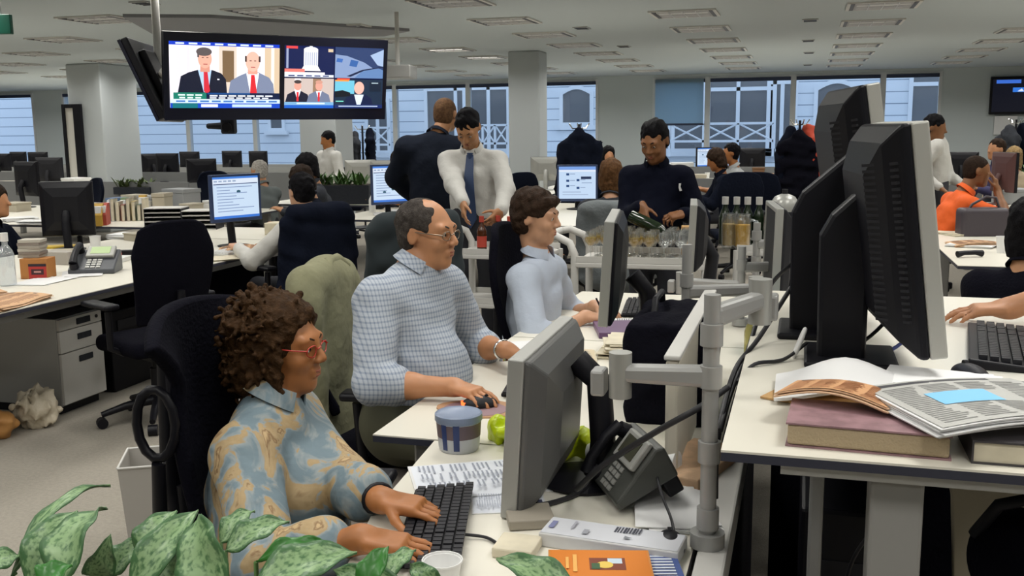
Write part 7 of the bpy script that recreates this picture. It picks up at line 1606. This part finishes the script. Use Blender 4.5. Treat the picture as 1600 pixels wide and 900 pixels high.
n2 = nt.nodes.new('ShaderNodeTexNoise'); n2.inputs['Scale'].default_value = 22; nt.links.new(tc.outputs['Object'], n2.inputs['Vector']); bp = nt.nodes.new('ShaderNodeBump'); bp.inputs['Strength'].default_value = 0.35; bp.inputs['Distance'].default_value = 0.02; nt.links.new(n2.outputs['Fac'], bp.inputs['Height']); nt.links.new(bp.outputs['Normal'], b_.inputs['Normal'])
M_redgl = mat('red_glasses', (0.45, 0.03, 0.02), 0.3); M_thin = mat('thin_glasses', (0.25, 0.20, 0.15), 0.3, 0.8)
DZ1 = DZ+0.03
# 1 curly-haired woman at the keyboard
H1 = atd(443, 542, 2.42)
W1 = person('woman with dark curly hair, red glasses and a flowered blue blouse typing in the foreground', (-1.265, 2.015, 0.50), (-1.215, 2.065, 0.905), H1, (0.97, 0.18), (0.985, 0.02, -0.06),
    {'R': dict(w=atz(568, 842, DZ+0.045), d=(0.95, 0.12, -0.10), n=(0, 0, -1), pole=(-0.5, -0.6, -1), curl=0.20), 'L': dict(w=atz(598, 782, DZ+0.048), d=(0.985, 0.06, -0.10), n=(0, 0, -1), pole=(-0.4, 0.6, -1), curl=0.22)},
    'tan', 'curly', 'chestnut', M_flower, M_darktr, sleeve='three', vox=0.005, lod=1, hs=0.93, ss=1.0, sw=0.165, belly=0.05, glasses=M_redgl, chest=True, seed=4, arm_len=(0.275, 0.25), shirtname='blouse')
# bracelet
el, wr = W1['arms']['L']; q = MB(); cc = wr-(wr-el)*0.10; ax_ = nrm(wr-el); u_ = nrm(np.cross(ax_, (0, 0, 1))); v_ = np.cross(ax_, u_)
q.tube([cc+u_*0.034*math.cos(a)+v_*0.031*math.sin(a) for a in [2*math.pi*i/16 for i in range(16)]], 0.006, 8, close=True); q.build('bracelet', M_black, W1['obj'], smooth=60, base=W1['base'])
# 2 grey-haired man in the checked shirt
H2 = atd(668, 366, 3.45)
W2 = person('grey-haired man with glasses in a blue checked shirt, one hand on a mouse', (-1.30, 3.12, 0.585), (-1.285, 3.16, 1.075), H2, (0.93, -0.30), (0.93, -0.18, -0.05),
    {'R': dict(w=(-1.03, 2.86, DZ1+0.018), d=(0.93, -0.35, -0.05), n=(0, 0, -1), pole=(-0.7, -0.4, -0.6), curl=0.30), 'L': dict(w=(-0.98, 3.27, DZ1+0.05), d=(0.85, 0.35, -0.35), n=(0, 0, -1), pole=(-0.2, 0.8, -0.8), curl=0.35)},
    'pink', 'thin', 'grey', M_check, M_khakitr, sleeve='roll', vox=0.0055, lod=1, hs=1.0, ss=1.06, sw=0.19, belly=0.07, glasses=M_thin, seed=6)
el, wr = W2['arms']['L']; q = MB(); cc = wr-(wr-el)*0.12; ax_ = nrm(wr-el); u_ = nrm(np.cross(ax_, (0, 0, 1))); v_ = np.cross(ax_, u_)
q.tube([cc+u_*0.034*math.cos(a)+v_*0.032*math.sin(a) for a in [2*math.pi*i/16 for i in range(16)]], 0.006, 8, close=True); q.cyl(cc+v_*0.030, cc+v_*0.040, 0.017, n=14); q.build('wristwatch', M_chrome, W2['obj'], smooth=60, base=W2['base'])
# 3 young man writing
H3 = atd(838, 340, 4.45)
W3 = person('young brown-haired man in a pale blue shirt writing at the third desk', (-1.19, 4.28, 0.50), (-1.135, 4.30, 0.975), H3, (0.98, -0.12), (0.97, -0.10, -0.12),
    {'R': dict(w=(-0.885, 4.16, DZ1+0.01), d=(0.95, 0.25, -0.1), n=(0, 0.2, -1), pole=(-0.3, -0.8, -0.8), curl=0.45), 'L': dict(w=(-0.90, 4.42, DZ1+0.01), d=(0.95, -0.3, -0.1), n=(0, 0, -1), pole=(-0.3, 0.8, -0.8), curl=0.3)},
    'fair', 'full', 'brown', M_bshirt, M_darktr, sleeve='roll', vox=0.006, lod=1, hs=0.98, ss=0.95, sw=0.175, seed=8)
pen = MB(); pen.cyl((-0.80, 4.205, DZ+0.012), (-0.845, 4.17, DZ+0.12), 0.004); o = pen.build('pen', M_dark, org=(-0.8, 4.2, DZ)); tag(o, 'dark pen in the hand of the young man in pale blue', 'pen')
print_sheet('white sheet the young man is writing on', (-0.80, 4.24, DZ), math.radians(-80), seed=11)
q = MB(); q.box((-0.72, 4.05, DZ+0.014), (0.20, 0.26, 0.025), Matrix.Rotation(0.3, 3, 'Z')); o = q.build('magazine', mat('mag_purple', (0.12, 0.06, 0.14), 0.4), bevel=0.003, org=(-0.72, 4.05, DZ)); tag(o, 'dark purple magazine under the young man\'s forearm', 'magazine')
keyboard('black keyboard beside the young man\'s silver-edged monitor', (-0.72, 4.60, DZ), math.radians(-84), w_=0.42)
# 4 man in the tie
F4 = (0.12, -0.99); S4 = atd(738, 232, 6.72); H4 = atd(740, 203, 6.50)
W4 = person('dark-haired man in a white shirt and blue tie standing over the bottle trolley', (S4[0], S4[1]+0.03, 0.93), (S4[0], S4[1], 1.41), (S4[0]+0.005, S4[1]-0.10, 1.585), F4, (0.06, -0.74, -0.70),
    {'R': dict(w=atd(726, 322, 6.30), d=(0.15, -0.35, -0.9), n=(0.8, 0.4, 0), pole=(-0.9, 0.5, -0.4), curl=0.35), 'L': dict(w=atd(783, 330, 6.30), d=(-0.5, -0.5, -0.7), n=(-0.6, 0.5, 0.2), pole=(1, 0.6, -0.4), curl=0.55)},
    'olive', 'short', 'black', M_wshirt, M_darktr, sleeve='long', vox=0.008, lod=1, legs='stand', ss=0.97, sw=0.178, tie=M_tie, seed=9)
# 5 man in the navy jacket, back turned
S5 = atd(680, 205, 7.35)
person('broad man with cropped hair in a navy jacket, back turned, behind the tie wearer', (S5[0], S5[1], 0.95), (S5[0], S5[1], 1.49), atd(697, 180, 7.40), (-0.25, 0.97), (0.15, 0.98, -0.05),
    {'R': dict(w=(S5[0]+0.25, S5[1]+0.12, 0.95), pole=(1, -0.5, 0)), 'L': dict(w=(S5[0]-0.26, S5[1]+0.25, 1.05), pole=(-1, -0.5, 0))}, 'olive', 'cropped', 'stubble', M_jkt, M_darktr, vox=0.010, legs='stand', ss=1.1, sw=0.215, jacket=True, seed=10, shirtname='jacket', hs=1.03)
# 6 man in black pouring wine
S6 = atd(1026, 262, 6.10)
B6 = atd(1014, 350, 5.80)
W6 = person('dark-haired man in a navy polo shirt pouring wine over the trolley', (S6[0], S6[1]+0.02, 0.84), (S6[0], S6[1], 1.325), (S6[0]-0.005, S6[1]-0.07, 1.495), (-0.12, -0.99), (-0.22, -0.85, -0.45),
    {'R': dict(w=atd(1003, 322, 5.86), d=(0.22, -0.45, -0.85), n=(0.5, 0.7, -0.3), pole=(-0.5, 0.5, -1), curl=0.6), 'L': dict(w=atd(1067, 334, 5.85), d=(-0.75, -0.45, -0.15), n=(-0.2, 0.3, -0.9), pole=(0.5, 0.5, -1), curl=0.75)},
    'brown', 'short', 'black', M_dknavy, M_darktr, sleeve='long', vox=0.007, lod=1, legs='stand', ss=0.95, sw=0.168, belly=0.03, seed=11, arm_len=(0.27, 0.25))
sh6 = [c_ for c_ in W6['obj'].children if c_.name.startswith('shirt')][0]
ok_, hit_, nrm_, _i = sh6.ray_cast(Vector(CP-np.array(W6['base'])), Vector(ray(1063, 292)).normalized())
if ok_:
    q = MB(); t_ = nrm_.cross(Vector((0, 0, 1))).normalized(); u_ = t_.cross(nrm_)
    q.extr([(-0.010, -0.022), (0.004, -0.026), (0.010, -0.004), (0.008, 0.022), (-0.006, 0.024), (-0.002, 0.0)], hit_+nrm_*0.001, tuple(t_), tuple(u_), tuple(nrm_*0.003)); q.build('emblem', M_white, W6['obj'])
HELD_BOTTLE.location = tuple(map(float, atd(985, 337, 5.76))); HELD_BOTTLE.rotation_euler = (math.radians(0), math.radians(113), math.radians(-8))
# 7 woman from behind at the left desk
def by_head(px, py, dep, F, lean=0.0):
    F = nrm((F[0], F[1], 0)); H = atd(px, py, dep); P = H-F*(0.08+lean*1.3); return (float(P[0]), float(P[1])), float(H[2])-(0.53+0.455-abs(lean)*0.2+0.205)
def sitter(label, px, py, dep, F, skin, hk, hc, shirt, face=None, lean=0.0, vox=0.013, **kw):
    a, dz = by_head(px, py, dep, F, lean); dz = max(-0.10, min(0.12, dz))
    return seated(label, a, F, face, skin, hk, hc, shirt, z=dz, lean=lean, vox=vox, **kw)
a7, z7 = by_head(470, 300, 6.75, (-0.9, 0.42))
sw7 = atz(372, 388, DZ+0.06)
sitter('dark-haired woman in a white blouse seen from behind at the left desk', 470, 300, 6.75, (-0.9, 0.42), 'fair', 'short', 'black', M_wshirt, face=(-0.85, 0.5, -0.1), vox=0.009, arms={'L': dict(w=sw7, pole=(0.3, -1, -0.8)), 'R': dict(w=sw7+V3(0.05, 0.38, 0), pole=(0.3, 1, -0.8))})
M_gpolo = mat('grey_polo', (0.13, 0.15, 0.15), 0.85)
sitter('white-haired man in a grey top beside the lit web-page screen', 404, 268, 11.3, (-0.95, 0.3), 'pink', 'short', 'white', M_gpolo, vox=0.011)
sitter('dark-haired person leaning over the desk left of the planter', 478, 262, 9.6, (-0.8, -0.5), 'olive', 'bob', 'black', M_charfab, face=(-0.7, -0.6, -0.3), lean=0.08)
sitter('brown-haired person at the far side of the desk left of the planter', 470, 282, 8.9, (-0.7, -0.6), 'olive', 'bob', 'darkbrown', M_navyfab, face=(-0.5, -0.7, -0.4), lean=0.10)
S10 = atd(515, 242, 14.0)
person('dark-haired man in a white shirt standing behind the planter', (S10[0], S10[1], 0.80), (S10[0], S10[1]-0.02, 1.27), atd(512, 219, 13.95), (-0.5, -0.85), (-0.6, -0.7, -0.25), {'R': dict(w=(S10[0]-0.25, S10[1]-0.25, 0.86)), 'L': dict(w=(S10[0]+0.12, S10[1]-0.4, 0.86))}, 'tan', 'short', 'black', M_wshirt, M_darktr, vox=0.013, legs='stand', ss=1.05)
sitter('brown-haired person half hidden behind the pale-backed monitors', 622, 254, 11.0, (0.1, -1), 'tan', 'bob', 'brown', M_charfab)
sitter('brown-haired woman seen from behind by the grey jacket', 955, 275, 7.75, (-0.1, 1), 'fair', 'bob', 'auburn', M_charfab, vox=0.011)
sitter('person facing us behind the pale-backed monitor right of the icon screen', 908, 256, 12.2, (0, -1), 'pink', 'short', 'darkbrown', M_charfab)
sitter('dark-haired person at the desks below the arched window', 951, 243, 14.0, (0.4, -0.9), 'pink', 'bob', 'black', M_navyfab)
sitter('brown-haired woman bending over the far desk right of the man in navy', 1118, 250, 11.6, (-0.9, -0.2), 'tan', 'bob', 'brown', M_navyfab, lean=0.05, face=(-0.85, -0.2, -0.4))
sitter('dark-haired woman with bare arms beside the woman bending at the far desk', 1141, 240, 12.0, (-0.9, -0.3), 'tan', 'short', 'black', mat('pale_top', (0.35, 0.36, 0.36), 0.85), sleeve='short')
S15 = atd(1466, 232, 9.4)
person('dark-haired man in a white shirt standing behind the big monitors', (S15[0], S15[1], 0.95), (S15[0], S15[1], 1.42), atd(1461, 200, 9.35), (0.96, -0.25), (0.9, -0.35, -0.2), {'R': dict(w=(S15[0], S15[1]-0.3, 1.0)), 'L': dict(w=(S15[0]+0.25, S15[1]-0.1, 1.0))}, 'brown', 'short', 'black', M_wshirt, M_darktr, vox=0.012, legs='stand', ss=0.88, sw=0.15)
a16, z16 = by_head(1527, 266, 7.9, (0.93, 0.25), 0.16)
H16 = atd(1530, 268, 7.85)
M_orange = mat('orange_polo', (0.75, 0.11, 0.01), 0.8, bump=0.2, bscale=20)
sitter('man in an orange polo shirt leaning on his elbow at the right', 1527, 268, 7.9, (0.93, 0.22), 'brown', 'cropped', 'darkbrown', M_orange, face=(0.95, 0.1, -0.15), lean=0.16, vox=0.010, sleeve='short', arms={'R': dict(w=tuple(H16+V3(0.13, -0.05, -0.14)), d=(-0.2, 0.1, 0.95), n=(-0.8, 0.3, 0), pole=(0.6, -0.6, -1)), 'L': dict(w=tuple(H16+V3(0.15, 0.25, -0.40)), pole=(0, 1, -1))})
sitter('person in a navy jacket and light blue shirt near the right edge', 1556, 234, 11.3, (-0.8, -0.6), 'pink', 'short', 'brown', mat('purple_jacket', (0.05, 0.045, 0.12), 0.85))
sitter('long-haired blond woman at the right edge', 1583, 246, 11.9, (-0.2, 0.95), 'fair', 'long', 'blond', mat('tan_top', (0.45, 0.36, 0.24), 0.85))
a19, _z = by_head(1616, 358, 4.1, (0.5, 0.86))
sitter('black-haired person in a black top seen from behind at the right edge', 1616, 358, 4.1, (0.5, 0.86), 'olive', 'bob', 'black', M_blackfab, vox=0.010)
sitter('dark-haired person working at the left edge', -7, 322, 7.3, (0.9, 0.2), 'pink', 'bob', 'darkbrown', M_navyfab, vox=0.010)
# 21 only the forearms of a person standing at the raised desk are in view
wl = V3(*atz(1532, 486, RZ_+0.04)); S21 = V3(1.02, 3.0, 1.38)
person('person at the right edge whose bare forearm rests by the keyboard', (1.06, 3.0, 0.92), S21, (1.0, 3.0, 1.60), (-1, -0.05), (-1, -0.1, -0.2), {'L': dict(w=wl+V3(0.05, 0.01, 0.0), d=(-1, -0.05, -0.08), n=(0, 0, -1), pole=(0.4, -0.7, -0.7), curl=0.25), 'R': dict(w=wl+V3(0.32, 0.34, 0.01), d=(-1, -0.1, -0.1), pole=(0.4, 0.7, -0.7))}, 'pink', 'short', 'brown', M_bshirt, M_darktr, sleeve='short', vox=0.007, legs='stand', seed=21)
